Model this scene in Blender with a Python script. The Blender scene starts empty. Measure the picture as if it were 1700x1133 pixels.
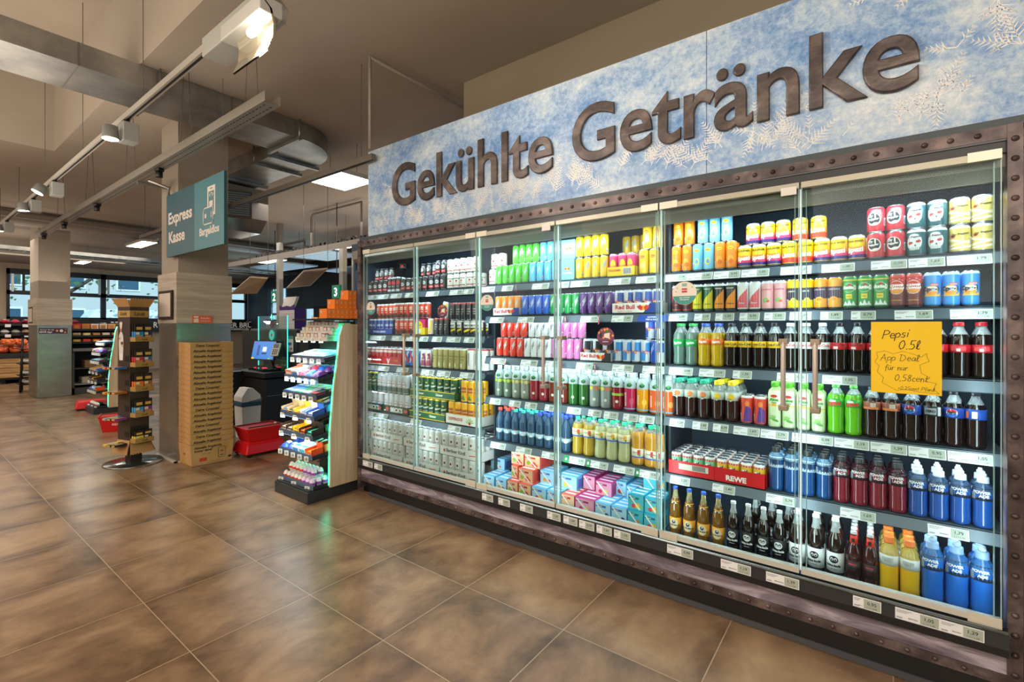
import bpy, bmesh, math, random
from math import pi, sin, cos, radians
from mathutils import Vector, Matrix
random.seed(7)
SC = bpy.context.scene
COL = SC.collection

# ------------------------------------------------------------------ camera, world, sun, large lights, exposure
F, CX, Y0, YAW, EYE = 810.76, 777.6, 543.5, 0.693207, 1.45
cam = bpy.data.cameras.new('camera'); camo = bpy.data.objects.new('camera', cam); COL.objects.link(camo)
camo.location = (0, 0, EYE); camo.rotation_euler = (pi / 2, 0, YAW)
cam.sensor_width = 36; cam.lens = F / 1700 * 36
cam.shift_x = (850 - CX) / 1700; cam.shift_y = -(566.5 - Y0) / 1700
cam.clip_start = 0.02; cam.clip_end = 200
SC.camera = camo
W = bpy.data.worlds.new('world'); SC.world = W; W.use_nodes = True
W.node_tree.nodes['Background'].inputs[0].default_value = (0.42, 0.72, 1.0, 1)
W.node_tree.nodes['Background'].inputs[1].default_value = 1.3
SC.view_settings.view_transform = 'Standard'; SC.view_settings.look = 'None'
SC.view_settings.exposure = 0.0; SC.view_settings.gamma = 1.0; SC.view_settings.use_curve_mapping = False
SC.cycles.use_denoising = True
SC.cycles.max_bounces = 8; SC.cycles.diffuse_bounces = 4; SC.cycles.glossy_bounces = 3
SC.cycles.transmission_bounces = 4; SC.cycles.transparent_max_bounces = 16
SC.cycles.caustics_reflective = False; SC.cycles.caustics_refractive = False
SC.cycles.sample_clamp_indirect = 6.0

def lamp(kind, name, loc, energy, color, rot=(0, 0, 0), size=0.1, size_y=None, target=None, spot=None):
    l = bpy.data.lights.new(name, kind); l.energy = energy; l.color = color
    if kind == 'AREA':
        l.shape = 'RECTANGLE'; l.size = size; l.size_y = size_y or size
    elif kind == 'SUN': l.angle = radians(1.5)
    else: l.shadow_soft_size = size
    if spot: l.spot_size = radians(spot); l.spot_blend = 0.6
    o = bpy.data.objects.new(name, l); COL.objects.link(o); o.location = loc; o.rotation_euler = rot
    if target is not None:
        o.rotation_euler = (Vector(target) - Vector(loc)).to_track_quat('-Z', 'Y').to_euler()
    return o
WARM = (1.0, 0.88, 0.76); NEUT = (1.0, 0.93, 0.85); COOL = (0.80, 0.93, 1.0)
lamp('SUN', 'sun', (5, 0, 20), 5.0, (0.75, 0.9, 1.0), target=(-25, 6, 0))
lamp('AREA', 'shop_light_near', (0.5, -1.2, 3.4), 75, WARM, size=3.5, size_y=3.0)
lamp('AREA', 'shop_light_mid', (-3.5, -1.8, 3.4), 85, WARM, size=4, size_y=3.0)
lamp('AREA', 'shop_light_left', (-9.5, -1.5, 3.4), 170, WARM, size=6, size_y=3.5)
lamp('AREA', 'shop_light_aisle', (-9.0, 4.6, 3.3), 95, NEUT, size=5, size_y=2.0)
lamp('AREA', 'shop_light_far', (-15.5, 2.0, 3.3), 160, WARM, size=4, size_y=5)
lamp('AREA', 'front_fill', (1.5, -4.5, 2.9), 190, WARM, size=5, size_y=2.2, target=(-1.5, 2.7, 1.8))  # this and the next: added unseen fill lamps brightening upright fronts
lamp('AREA', 'front_fill_left', (-5.5, -4.5, 3.0), 130, WARM, size=5, size_y=2.2, target=(-5.5, 2.7, 1.5))
lamp('AREA', 'ceiling_fill_near', (-1.5, -.6, 2.0), 62, WARM, rot=(pi, 0, 0), size=4, size_y=3)  # this and the next three: added upward fill for the ceiling, no fixtures
lamp('AREA', 'ceiling_fill_mid', (-6.0, .2, 2.5), 45, WARM, rot=(pi, 0, 0), size=3, size_y=2)
lamp('AREA', 'ceiling_fill_back', (-7.5, 5.8, 2.5), 40, WARM, rot=(pi, 0, 0), size=5, size_y=2.5)
lamp('AREA', 'ceiling_fill_far', (-14.5, .5, 2.4), 60, WARM, rot=(pi, 0, 0), size=4, size_y=4)

# ------------------------------------------------------------------ materials
def lin(h, a=1.0):
    h = h.lstrip('#'); out = []
    for i in (0, 2, 4):
        c = int(h[i:i + 2], 16) / 255
        out.append(c / 12.92 if c <= 0.04045 else ((c + 0.055) / 1.055) ** 2.4)
    return (*out, a)
_M = {}
def ramp(cr, stops):
    e = cr.color_ramp.elements
    while len(e) > 1: e.remove(e[-1])
    e[0].position = stops[0][0]
    for p, c in stops[1:]: e.new(p)
    for i, (p, c) in enumerate(stops): e[i].position = p; e[i].color = lin(c)
def P(col, r=0.5, m=0.0, e=0.0, coat=0.0, spec=0.5):
    key = ('P', col, r, m, e, coat, spec)
    if key not in _M:
        k = bpy.data.materials.new('paint_' + col.strip('#')); k.use_nodes = True
        b = k.node_tree.nodes['Principled BSDF']; c = lin(col)
        b.inputs['Base Color'].default_value = c; b.inputs['Roughness'].default_value = r
        b.inputs['Metallic'].default_value = m; b.inputs['Specular IOR Level'].default_value = spec
        b.inputs['Coat Weight'].default_value = coat; b.inputs['Coat Roughness'].default_value = 0.08
        if e: b.inputs['Emission Color'].default_value = c; b.inputs['Emission Strength'].default_value = e
        k.diffuse_color = c; _M[key] = k
    return _M[key]
def glassy(col, opacity=0.25, rough=0.05, tint='#ffffff'):
    """thin clear plastic or glass: part see-through, part glossy"""
    key = ('G', col, opacity, rough, tint)
    if key not in _M:
        k = bpy.data.materials.new('clear_' + col.strip('#')); k.use_nodes = True; nt = k.node_tree; N = nt.nodes
        b = N['Principled BSDF']; b.inputs['Base Color'].default_value = lin(col); b.inputs['Roughness'].default_value = rough
        b.inputs['Specular IOR Level'].default_value = 0.8
        t = N.new('ShaderNodeBsdfTransparent'); t.inputs[0].default_value = lin(tint)
        mx = N.new('ShaderNodeMixShader'); fr = N.new('ShaderNodeFresnel'); fr.inputs[0].default_value = 1.4
        ma = N.new('ShaderNodeMath'); ma.operation = 'MAXIMUM'; ma.inputs[1].default_value = opacity
        nt.links.new(fr.outputs[0], ma.inputs[0]); nt.links.new(ma.outputs[0], mx.inputs[0])
        nt.links.new(t.outputs[0], mx.inputs[1]); nt.links.new(b.outputs[0], mx.inputs[2])
        nt.links.new(mx.outputs[0], N['Material Output'].inputs[0]); _M[key] = k
    return _M[key]
def pane(name='door_glass', tint=(0.90, 0.97, 0.96)):
    if name not in _M:
        k = bpy.data.materials.new(name); k.use_nodes = True; nt = k.node_tree; N = nt.nodes
        N.remove(N['Principled BSDF'])
        t = N.new('ShaderNodeBsdfTransparent'); t.inputs[0].default_value = (*tint, 1)
        g = N.new('ShaderNodeBsdfGlossy'); g.inputs['Roughness'].default_value = 0.01; g.inputs[0].default_value = (.9, .95, 1, 1)
        fr = N.new('ShaderNodeFresnel'); fr.inputs[0].default_value = 1.35
        mu = N.new('ShaderNodeMath'); mu.operation = 'MULTIPLY'; mu.inputs[1].default_value = 0.30
        mx = N.new('ShaderNodeMixShader')
        nt.links.new(fr.outputs[0], mu.inputs[0]); nt.links.new(mu.outputs[0], mx.inputs[0])
        nt.links.new(t.outputs[0], mx.inputs[1]); nt.links.new(g.outputs[0], mx.inputs[2])
        nt.links.new(mx.outputs[0], N['Material Output'].inputs[0]); _M[name] = k
    return _M[name]
def noisy(name, stops, scale=(3, 3, 3), rough=0.6, metal=0.0, bump=0.0, detail=6, dist=0.0, bscale=None, nrough=0.6, coat=0.0):
    """object-space noise through a colour ramp"""
    if name not in _M:
        k = bpy.data.materials.new(name); k.use_nodes = True; nt = k.node_tree; N = nt.nodes; b = N['Principled BSDF']
        tc = N.new('ShaderNodeTexCoord'); mp = N.new('ShaderNodeMapping'); mp.inputs['Scale'].default_value = scale
        no = N.new('ShaderNodeTexNoise'); no.inputs['Scale'].default_value = 1; no.inputs['Detail'].default_value = detail
        no.inputs['Distortion'].default_value = dist; no.inputs['Roughness'].default_value = nrough
        cr = N.new('ShaderNodeValToRGB'); ramp(cr, stops)
        nt.links.new(tc.outputs['Object'], mp.inputs[0]); nt.links.new(mp.outputs[0], no.inputs['Vector'])
        nt.links.new(no.outputs['Fac'], cr.inputs[0]); nt.links.new(cr.outputs[0], b.inputs['Base Color'])
        b.inputs['Roughness'].default_value = rough; b.inputs['Metallic'].default_value = metal; b.inputs['Coat Weight'].default_value = coat
        if bump:
            bu = N.new('ShaderNodeBump'); bu.inputs['Strength'].default_value = bump; bu.inputs['Distance'].default_value = 0.01
            nt.links.new(no.outputs['Fac'], bu.inputs['Height']); nt.links.new(bu.outputs[0], b.inputs['Normal'])
        _M[name] = k
    return _M[name]
def floor_material():
    k = bpy.data.materials.new('floor_tiles'); k.use_nodes = True; nt = k.node_tree; N = nt.nodes; LK = nt.links; b = N['Principled BSDF']
    ge = N.new('ShaderNodeNewGeometry'); sep = N.new('ShaderNodeSeparateXYZ'); LK.new(ge.outputs['Position'], sep.inputs[0])
    S = 0.6026
    def M(op, a, c=None):
        m = N.new('ShaderNodeMath'); m.operation = op
        for i, v in enumerate((a, c)):
            if v is None: continue
            if isinstance(v, (int, float)): m.inputs[i].default_value = v
            else: LK.new(v, m.inputs[i])
        return m.outputs[0]
    u = M('DIVIDE', M('SUBTRACT', sep.outputs[0], -1.747), S); v = M('DIVIDE', M('SUBTRACT', sep.outputs[1], 2.691), S)
    fu, fv = M('FRACT', u), M('FRACT', v); iu, iv = M('FLOOR', u), M('FLOOR', v)
    du = M('MINIMUM', fu, M('SUBTRACT', 1.0, fu)); dv = M('MINIMUM', fv, M('SUBTRACT', 1.0, fv)); d = M('MINIMUM', du, dv)
    grout = M('LESS_THAN', d, 0.0035)
    cb = N.new('ShaderNodeCombineXYZ'); LK.new(iu, cb.inputs[0]); LK.new(iv, cb.inputs[1])
    wn = N.new('ShaderNodeTexWhiteNoise'); wn.noise_dimensions = '2D'; LK.new(cb.outputs[0], wn.inputs['Vector'])
    vm = N.new('ShaderNodeVectorMath'); vm.operation = 'MULTIPLY_ADD'; LK.new(wn.outputs['Color'], vm.inputs[0]); vm.inputs[1].default_value = (40, 40, 40)
    LK.new(ge.outputs['Position'], vm.inputs[2])
    def noise(sc, det, rough, dist=0.0):
        mp = N.new('ShaderNodeMapping'); mp.inputs['Scale'].default_value = sc; LK.new(vm.outputs[0], mp.inputs[0])
        n = N.new('ShaderNodeTexNoise'); n.inputs['Scale'].default_value = 1; n.inputs['Detail'].default_value = det
        n.inputs['Roughness'].default_value = rough; n.inputs['Distortion'].default_value = dist; LK.new(mp.outputs[0], n.inputs['Vector']); return n.outputs['Fac']
    n1 = noise((3.2, 2.2, 3), 5, 0.58, 0.5); n2 = noise((16, 9, 6), 5, 0.7)
    edge = N.new('ShaderNodeMapRange'); LK.new(d, edge.inputs[0]); edge.inputs[1].default_value = 0.0; edge.inputs[2].default_value = 0.17
    edge.inputs[3].default_value = -0.20; edge.inputs[4].default_value = 0.05
    mix = M('ADD', M('ADD', M('ADD', M('MULTIPLY', n1, 0.75), M('MULTIPLY', n2, 0.25)), M('MULTIPLY', edge.outputs[0], n1)), M('MULTIPLY', M('SUBTRACT', wn.outputs['Value'], 0.5), 0.12))
    cr = N.new('ShaderNodeValToRGB'); ramp(cr, [(0.29, '#4f3f2e'), (0.39, '#6e5640'), (0.48, '#83694f'), (0.57, '#94795c'), (0.72, '#a88c6b')])
    LK.new(mix, cr.inputs[0])
    mc = N.new('ShaderNodeMix'); mc.data_type = 'RGBA'; LK.new(grout, mc.inputs[0]); LK.new(cr.outputs[0], mc.inputs[6]); mc.inputs[7].default_value = lin('#ae9a78')
    LK.new(mc.outputs[2], b.inputs['Base Color'])
    rr = N.new('ShaderNodeMapRange'); LK.new(n1, rr.inputs[0]); rr.inputs[3].default_value = 0.20; rr.inputs[4].default_value = 0.36
    b.inputs['Roughness'].default_value = .28
    bu = N.new('ShaderNodeBump'); bu.inputs['Strength'].default_value = 0.12; bu.inputs['Distance'].default_value = 0.004
    h = M('SUBTRACT', n2, M('MULTIPLY', grout, 1.0)); LK.new(h, bu.inputs['Height']); LK.new(bu.outputs[0], b.inputs['Normal'])
    return k
def frost_material():
    """printed frost: blue cloudy ground, white speckle and ice ferns, on object coordinates"""
    k = bpy.data.materials.new('frost_print'); k.use_nodes = True; nt = k.node_tree; N = nt.nodes; LK = nt.links; b = N['Principled BSDF']
    tc = N.new('ShaderNodeTexCoord')
    def noise(sc, det, rough, dist=0):
        mp = N.new('ShaderNodeMapping'); mp.inputs['Scale'].default_value = sc; LK.new(tc.outputs['Object'], mp.inputs[0])
        n = N.new('ShaderNodeTexNoise'); n.inputs['Scale'].default_value = 1; n.inputs['Detail'].default_value = det; n.inputs['Roughness'].default_value = rough
        n.inputs['Distortion'].default_value = dist; LK.new(mp.outputs[0], n.inputs['Vector']); return n.outputs['Fac']
    a = noise((2.2, 2.2, 3.5), 8, 0.72, 0.3); c = noise((38, 38, 38), 3, 0.8)
    m = N.new('ShaderNodeMath'); m.operation = 'MULTIPLY_ADD'; LK.new(c, m.inputs[0]); m.inputs[1].default_value = 0.45; LK.new(a, m.inputs[2])
    cr = N.new('ShaderNodeValToRGB'); ramp(cr, [(0.54, '#5b8cc8'), (0.66, '#8cb0da'), (0.76, '#b3cde4'), (0.85, '#cfdfea'), (0.95, '#e9f2f6')])
    LK.new(m.outputs[0], cr.inputs[0]); LK.new(cr.outputs[0], b.inputs['Base Color']); b.inputs['Roughness'].default_value = 0.5
    return k
METAL = noisy('galvanised_metal', [(0.35, '#8d8f8c'), (0.65, '#b3b4ae')], (3, 3, 3), 0.35, 0.85)
STEEL = noisy('brushed_steel', [(0.3, '#8f8a82'), (0.7, '#b0aaa0')], (1.5, 1.5, 3), 0.32, 0.8)
IRON = noisy('riveted_iron', [(0.35, '#3a3030'), (0.5, '#574a48'), (0.66, '#7b6b66')], (9, 9, 9), 0.42, 0.35, 0.25, coat=0.1)
LETTER = noisy('hammered_letters', [(0.32, '#3b3332'), (0.5, '#584e4b'), (0.70, '#82766f')], (8, 8, 11), 0.38, 0.3, 0.5)
STONE = noisy('violet_stone', [(0.32, '#574d58'), (0.5, '#857a86'), (0.68, '#c9bfca')], (3.0, 3, 16), 0.65, 0, 0.2, 10, 0.8)
WOODP = noisy('pale_wood_panel', [(0.3, '#b39c7c'), (0.5, '#c7b292'), (0.7, '#d8c7a8')], (0.8, 40, 1.2), 0.5, 0, 0, 4)
WOODH = noisy('bleached_wood', [(0.3, '#9d8f7f'), (0.5, '#b3a695'), (0.7, '#c4b9a8')], (1.2, 1.2, 22), 0.55, 0, 0, 4)
CRATE = noisy('crate_wood', [(0.3, '#9a7446'), (0.6, '#c49a63')], (2, 2, 25), 0.6)
CARD = noisy('cardboard', [(0.35, '#b08550'), (0.65, '#c49a62')], (6, 6, 6), 0.8)
CEIL = noisy('ceiling_paint', [(0.3, '#a69b8c'), (0.7, '#b6ab9b')], (0.7, 0.7, 0.7), 0.85)
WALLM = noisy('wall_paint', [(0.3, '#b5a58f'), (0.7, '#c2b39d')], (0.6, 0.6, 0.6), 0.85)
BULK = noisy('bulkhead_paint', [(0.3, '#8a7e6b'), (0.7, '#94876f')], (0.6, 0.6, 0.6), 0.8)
DARK = P('#17191b', 0.5); BLACK = P('#0c0d0e', 0.45); ALU = P('#c9cbc4', 0.3, 0.7); ALUD = P('#7f878c', 0.4, 0.4)
WHITE = P('#eceae4', 0.5); PAPER = P('#e9e7e1', 0.7); INTERIOR = P('#34495c', 0.45, 0.1); RED = P('#c8161d', 0.35)
SHELFG = P('#5a6670', 0.4, 0.3); SILV = P('#c8ccd0', 0.22, 0.85); GLASS = pane()
def IN(c): return P(c, 0.5)

# ------------------------------------------------------------------ geometry helpers
class MB:
    def __init__(s): s.v, s.f, s.m, s.sm, s.mats = [], [], [], [], []
    def mi(s, m):
        if m not in s.mats: s.mats.append(m)
        return s.mats.index(m)
    def add(s, vs, fs, m, smooth=False):
        b = len(s.v); s.v += [tuple(p) for p in vs]; i = s.mi(m)
        for f in fs: s.f.append([b + q for q in f]); s.m.append(i); s.sm.append(smooth)
        return s
    def box(s, x0, y0, z0, x1, y1, z1, m, T=None):
        vs = [(x, y, z) for x in (x0, x1) for y in (y0, y1) for z in (z0, z1)]
        if T: vs = [T(*p) for p in vs]
        return s.add(vs, [(0, 1, 3, 2), (4, 6, 7, 5), (0, 4, 5, 1), (2, 3, 7, 6), (0, 2, 6, 4), (1, 5, 7, 3)], m)
    def quad(s, a, b, c, d, m): return s.add([a, b, c, d], [(0, 1, 2, 3)], m)
    def lathe(s, prof, m, n=16, c=(0, 0, 0), smooth=True, sq=0.0):
        """prof: (r, z) list; m: a material or a list, one per segment"""
        b = len(s.v)
        for r, z in prof:
            for i in range(n):
                a = 2 * pi * i / n; k = r * (1 + sq * (abs(cos(2 * a + pi / 2)) - .5)) if sq else r
                s.v.append((c[0] + k * cos(a), c[1] + k * sin(a), c[2] + z))
        for j in range(len(prof) - 1):
            mm = m[j] if isinstance(m, list) else m
            i_ = s.mi(mm)
            for i in range(n):
                s.f.append([b + j * n + i, b + j * n + (i + 1) % n, b + (j + 1) * n + (i + 1) % n, b + (j + 1) * n + i]); s.m.append(i_); s.sm.append(smooth)
        for j, o in ((0, -1), (len(prof) - 1, 1)):
            if prof[j][0] > 1e-6:
                mm = m[0 if j == 0 else -1] if isinstance(m, list) else m
                ring = [b + j * n + i for i in range(n)]
                s.f.append(ring if o > 0 else ring[::-1]); s.m.append(s.mi(mm)); s.sm.append(False)
        return s
    def tube(s, pts, r, m, n=8):
        pts = [Vector(p) for p in pts]; b = len(s.v); k = len(pts); up = None
        for i, p in enumerate(pts):
            d = (pts[min(i + 1, k - 1)] - pts[max(i - 1, 0)]).normalized()
            if up is None: up = Vector((0, 0, 1)) if abs(d.z) < .9 else Vector((1, 0, 0))
            u = d.cross(up).normalized(); w = u.cross(d)
            up = w
            for q in range(n):
                a = 2 * pi * q / n; s.v.append(tuple(p + (u * cos(a) + w * sin(a)) * r))
        i_ = s.mi(m)
        for i in range(k - 1):
            for q in range(n):
                s.f.append([b + i * n + q, b + i * n + (q + 1) % n, b + (i + 1) * n + (q + 1) % n, b + (i + 1) * n + q]); s.m.append(i_); s.sm.append(True)
        for ring in ([b + q for q in range(n)][::-1], [b + (k - 1) * n + q for q in range(n)]):
            s.f.append(ring); s.m.append(i_); s.sm.append(False)
        return s
    def prism(s, poly, fn, d0, d1, m, me=None):
        """poly: 2-D outline; fn(u, v, d) -> point; between depths d0 and d1"""
        n = len(poly); vs = [fn(u, v, d0) for u, v in poly] + [fn(u, v, d1) for u, v in poly]
        s.add(vs, [list(range(n)), list(range(2 * n - 1, n - 1, -1))], m)
        return s.add(vs, [(i, i + n, (i + 1) % n + n, (i + 1) % n) for i in range(n)], me or m)
    def flat(s, poly, fn, m, step=None):
        """convex outline laid on a surface by fn(u, v), cut into strips when it has to bend"""
        if not step: return s.add([fn(u, v) for u, v in poly], [list(range(len(poly)))], m)
        u0, u1 = min(p[0] for p in poly), max(p[0] for p in poly)
        a = math.floor(u0 / step) * step
        while a < u1 - 1e-9:
            q = clip(clip(poly, 0, a, 1), 0, a + step, -1)
            if len(q) > 2: s.add([fn(u, v) for u, v in q], [list(range(len(q)))], m)
            a += step
        return s
    def text(s, txt, size, fn, m, align='C', bold=0.0, sx=1.0):
        vs, fs = text2d(txt, bold)
        xs = [p[0] for p in vs] or [0]
        o = {'C': (min(xs) + max(xs)) / 2, 'L': min(xs), 'R': max(xs)}[align]
        return s.add([fn((x - o) * size * sx, y * size) for x, y in vs], fs, m)
    def mesh(s, name):
        me = bpy.data.meshes.new(name); me.from_pydata(s.v, [], s.f)
        for m in s.mats: me.materials.append(m)
        me.polygons.foreach_set('material_index', s.m); me.polygons.foreach_set('use_smooth', s.sm); me.update(); return me
    def build(s, name, parent=None, loc=(0, 0, 0), rot=0.0, bevel=0.0):
        o = bpy.data.objects.new(name, s.mesh(name)); COL.objects.link(o); o.location = loc; o.rotation_euler = (0, 0, rot) if not isinstance(rot, tuple) else rot
        if parent: o.parent = parent
        if bevel:
            b = o.modifiers.new('bevel', 'BEVEL'); b.width = bevel; b.segments = 2; b.limit_method = 'ANGLE'
        return o
def clip(poly, ax, c, sgn):
    out = []; n = len(poly)
    for i in range(n):
        a, b = poly[i], poly[(i + 1) % n]; da, db = (a[ax] - c) * sgn, (b[ax] - c) * sgn
        if da >= 0: out.append(a)
        if da * db < 0:
            t = da / (da - db); out.append((a[0] + (b[0] - a[0]) * t, a[1] + (b[1] - a[1]) * t))
    return out
_T = {}
def text2d(txt, bold=0.0):
    key = (txt, bold)
    if key not in _T:
        c = bpy.data.curves.new('t', 'FONT'); c.body = txt; c.size = 1.0; c.fill_mode = 'FRONT'; c.offset = bold; c.resolution_u = 3
        o = bpy.data.objects.new('t', c); me = o.to_mesh()
        _T[key] = ([(v.co.x, v.co.y) for v in me.vertices], [list(p.vertices) for p in me.polygons])
        o.to_mesh_clear(); bpy.data.objects.remove(o); bpy.data.curves.remove(c)
    return _T[key]
def ell(cu, cv, ru, rv, n=20, rot=0.0):
    return [(cu + ru * cos(2 * pi * i / n) * cos(rot) - rv * sin(2 * pi * i / n) * sin(rot), cv + ru * cos(2 * pi * i / n) * sin(rot) + rv * sin(2 * pi * i / n) * cos(rot)) for i in range(n)]
def rect(u0, v0, u1, v1): return [(u0, v0), (u1, v0), (u1, v1), (u0, v1)]
def ray(px, py):
    a = (px - CX) / F; c, s = cos(YAW), sin(YAW); return (-s + c * a, c + s * a, -(py - Y0) / F)
def atY(px, py, Y): r = ray(px, py); t = Y / r[1]; return (r[0] * t, Y, EYE + r[2] * t)
def atX(px, py, X): r = ray(px, py); t = X / r[0]; return (X, r[1] * t, EYE + r[2] * t)
def atZ(px, py, Z): r = ray(px, py); t = (Z - EYE) / r[2]; return (r[0] * t, r[1] * t, Z)
def X_at(px, Y): r = ray(px, Y0); return r[0] * Y / r[1]
def front(x, y, z, eps=0.0):   # a plane facing -Y: u to the right, v up
    return lambda u, v: (x + u, y - eps, z + v)
def side(x, y, z, eps=0.0):    # a plane facing +X: u towards +Y, v up
    return lambda u, v: (x + eps, y + u, z + v)
def empty(name, loc, rot=0.0):
    o = bpy.data.objects.new(name, None); COL.objects.link(o); o.location = loc; o.rotation_euler = (0, 0, rot); o.empty_display_size = .05; return o
_labels = {}
def tag(o, label, cat, group=None):
    w = label.split()
    if len(w) > 16: label = ' '.join(w[:16]); print('LABEL LONG', label)
    if label in _labels: print('LABEL TWICE', label)
    _labels[label] = 1
    o['label'] = label; o['category'] = cat
    if group: o['group'] = group
    return o
def struct(o): o['kind'] = 'structure'; return o
def copy_tree(o, parent=None):
    c = o.copy(); COL.objects.link(c); c.parent = parent
    for ch in list(o.children): copy_tree(ch, c)
    return c
ORD = ['leftmost', 'second', 'third', 'fourth', 'fifth', 'sixth', 'seventh', 'eighth', 'ninth', 'tenth', 'eleventh', 'twelfth', 'thirteenth', 'fourteenth', 'fifteenth', 'sixteenth', 'seventeenth', 'eighteenth', 'nineteenth', 'twentieth']

# ------------------------------------------------------------------ the room
ZC = 3.72
struct(MB().box(-20, -6, -.1, 5.2, 9.7, 0, floor_material()).build('floor'))
c_ = MB()
c_.box(-19.6, 1.43, ZC, 5.2, 9.7, 4.9, CEIL); c_.box(-19.6, -6, ZC, -8.13, 1.43, 4.9, CEIL); c_.box(-8.13, -6, 4.62, 5.2, 1.43, 4.9, CEIL)
c_.box(-19.5, -6, 3.34, -17.2, 9.5, ZC, CEIL)
struct(c_.build('ceiling'))
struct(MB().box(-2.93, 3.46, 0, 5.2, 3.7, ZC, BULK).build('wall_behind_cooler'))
struct(MB().box(5.0, -6, 0, 5.2, 3.46, 4.9, WALLM).build('wall_right'))
struct(MB().box(-19.6, -6.2, 0, 5.2, -6, 4.9, WALLM).build('wall_near'))
SILL, HEAD = 1.70, 3.18
w_ = MB()
w_.box(-19.7, -6, 0, -19.5, 9.5, SILL, WALLM).box(-19.7, -6, HEAD, -19.5, 9.5, ZC, WALLM).box(-19.7, -6, SILL, -19.5, 2.35, HEAD, WALLM)
struct(w_.build('wall_window_side'))
FR = P('#15191d', 0.4)
def window(i, y0, y1, bright=False):
    f = MB(); x0, x1 = -19.56, -19.46; t = .07
    for a, b, c, d in ((y0, y0 + t, SILL, HEAD), (y1 - t, y1, SILL, HEAD), (y0, y1, SILL, SILL + .06), (y0, y1, HEAD - .16, HEAD), (y0, y1, 2.42, 2.54)):
        f.box(x0, a, c, x1, b, d, FR)
    for dy in (.28,) if i % 2 else ():
        f.box(x0, y0 + dy + t, 2.54, x1 + .02, y0 + dy + .12, HEAD, FR)
    o = struct(f.build('window_%d' % i))
    struct(MB().box(-19.52, y0 + t, SILL + .06, -19.51, y1 - t, HEAD - .16, pane('window_glass', (.85, .95, 1))).build('window_pane', o))
    h = MB()
    for yy in (y0 + .12, y1 - .12): h.box(-19.44, yy - .03, 2.5, -19.40, yy + .03, 3.02, ALU)
    struct(h.build('window_stay', o))
for i, (a, b) in enumerate(((2.35, 4.68), (4.68, 7.0), (7.0, 9.45))): window(i + 1, a, b)
# back wall with a glazed entrance
b_ = MB(); BW = P('#1a1d21', .6)
ops = [(-17.9, -16.5, .9, 2.95), (-16.1, -14.75, 0, 2.15), (-13.9, -12.0, .9, 2.15)]
x = -19.6
for a, b, z0, z1 in ops:
    b_.box(x, 9.5, 0, a, 9.7, ZC, BW); b_.box(a, 9.5, z1, b, 9.7, ZC, BW)
    if z0: b_.box(a, 9.5, 0, b, 9.7, z0, BW)
    x = b
b_.box(x, 9.5, 0, 5.2, 9.7, ZC, BW)
struct(b_.build('wall_back'))
for i, (a, b, z0, z1) in enumerate(ops):
    f = MB()
    f.box(a, 9.5, z0, a + .06, 9.6, z1, FR).box(b - .06, 9.5, z0, b, 9.6, z1, FR).box(a, 9.5, z1 - .06, b, 9.6, z1, FR).box((a + b) / 2 - .03, 9.5, z0, (a + b) / 2 + .03, 9.6, z1, FR)
    if z0: f.box(a, 9.5, z0, b, 9.6, z0 + .05, FR)
    if z1 > 2.5: f.box(a, 9.5, 1.9, b, 9.6, 1.98, FR)
    o = struct(f.build('window_%d' % (i + 4) if z0 else 'door_1'))
    struct(MB().box(a + .06, 9.54, z0, b - .06, 9.55, z1 - .06, pane('window_glass')).build('window_pane', o))
# pillars
def pillar(x0, x1, y0, y1):
    o = struct(MB().box(x0 + .02, y0 + .02, 0, x1 - .02, y1, ZC, P('#9f9384', .8)).build('pillar'))
    struct(MB().box(x0 - .01, y0 - .012, 1.49, x1 + .015, y1 + .03, 2.04, WOODH).build('wood_cladding', o, bevel=.004))
    struct(MB().box(x0, y0, 0.012, x1, y1 + .02, 1.47, STEEL).box(x0 - .006, y0 - .006, 1.46, x1 + .006, y1 + .02, 1.49, METAL)
           .box(x1 - .03, y0 - .003, .012, x1 + .003, y0 + .03, 1.46, METAL).build('steel_cladding', o))
    return o
pillar(-6.27, -5.75, 2.03, 2.58); pillar(-13.95, -13.04, 2.03, 2.56)
struct(MB().box(-6.3, 2.0, 0, -5.72, 2.03, .012, P('#cfc8b8', .6)).box(-5.75, 2.0, 0, -5.72, 2.6, .012, P('#cfc8b8', .6)).build('trim_1'))
# outside, seen through the windows
bd = MB(); FAC = P('#b9b4a8', .8)
bd.box(-33, -6, 0, -31, 26, 12, FAC); bo = bd.build('apartment_building')
for k in range(12):
    for zz in (.9, 3.4, 6.2):
        y = -4 + k * 2.4
        MB().box(-31.02, y, zz, -30.95, y + 1.1, zz + 1.5, P('#dfe3e2', .5)).box(-30.96, y + .08, zz + .08, -30.93, y + 1.02, zz + 1.42, P('#39525f', .2)).build('window', bo)
tag(bo, 'pale apartment building with rows of windows across the street', 'building')
struct(MB().box(-60, -20, -.12, -20, 40, -.02, P('#8f8f8c', .9)).box(-20, 9.7, -.12, 30, 40, -.02, P('#8f8f8c', .9)).build('ground_outside'))
def tree(y, x, lab):
    t = MB(); t.tube([(x, y, 0), (x, y + .1, 2), (x, y - .3, 3.4), (x, y + .5, 5)], .13, P('#4d4033', .9)); t.tube([(x, y, 2.3), (x, y + 1.2, 3.3), (x, y + 2, 4)], .07, P('#4d4033', .9)); o = t.build('street_tree')
    lf = MB(); g = P('#4c6b3c', .8); rr = random.Random(3 + int(y))
    for i in range(300):
        cx, cy, cz = x + rr.uniform(-1.2, 1.2), y + rr.gauss(.6, 1.3), 3.9 + rr.gauss(0, .7); a = rr.uniform(0, pi); s_ = rr.uniform(.06, .13)
        lf.add([(cx - s_ * cos(a), cy - s_ * sin(a), cz), (cx, cy, cz - s_ * .6), (cx + s_ * cos(a), cy + s_ * sin(a), cz + .03), (cx, cy, cz + s_ * .6)], [(0, 1, 2, 3)], g)
    lf.build('foliage', o); return tag(o, lab, 'tree')
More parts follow.
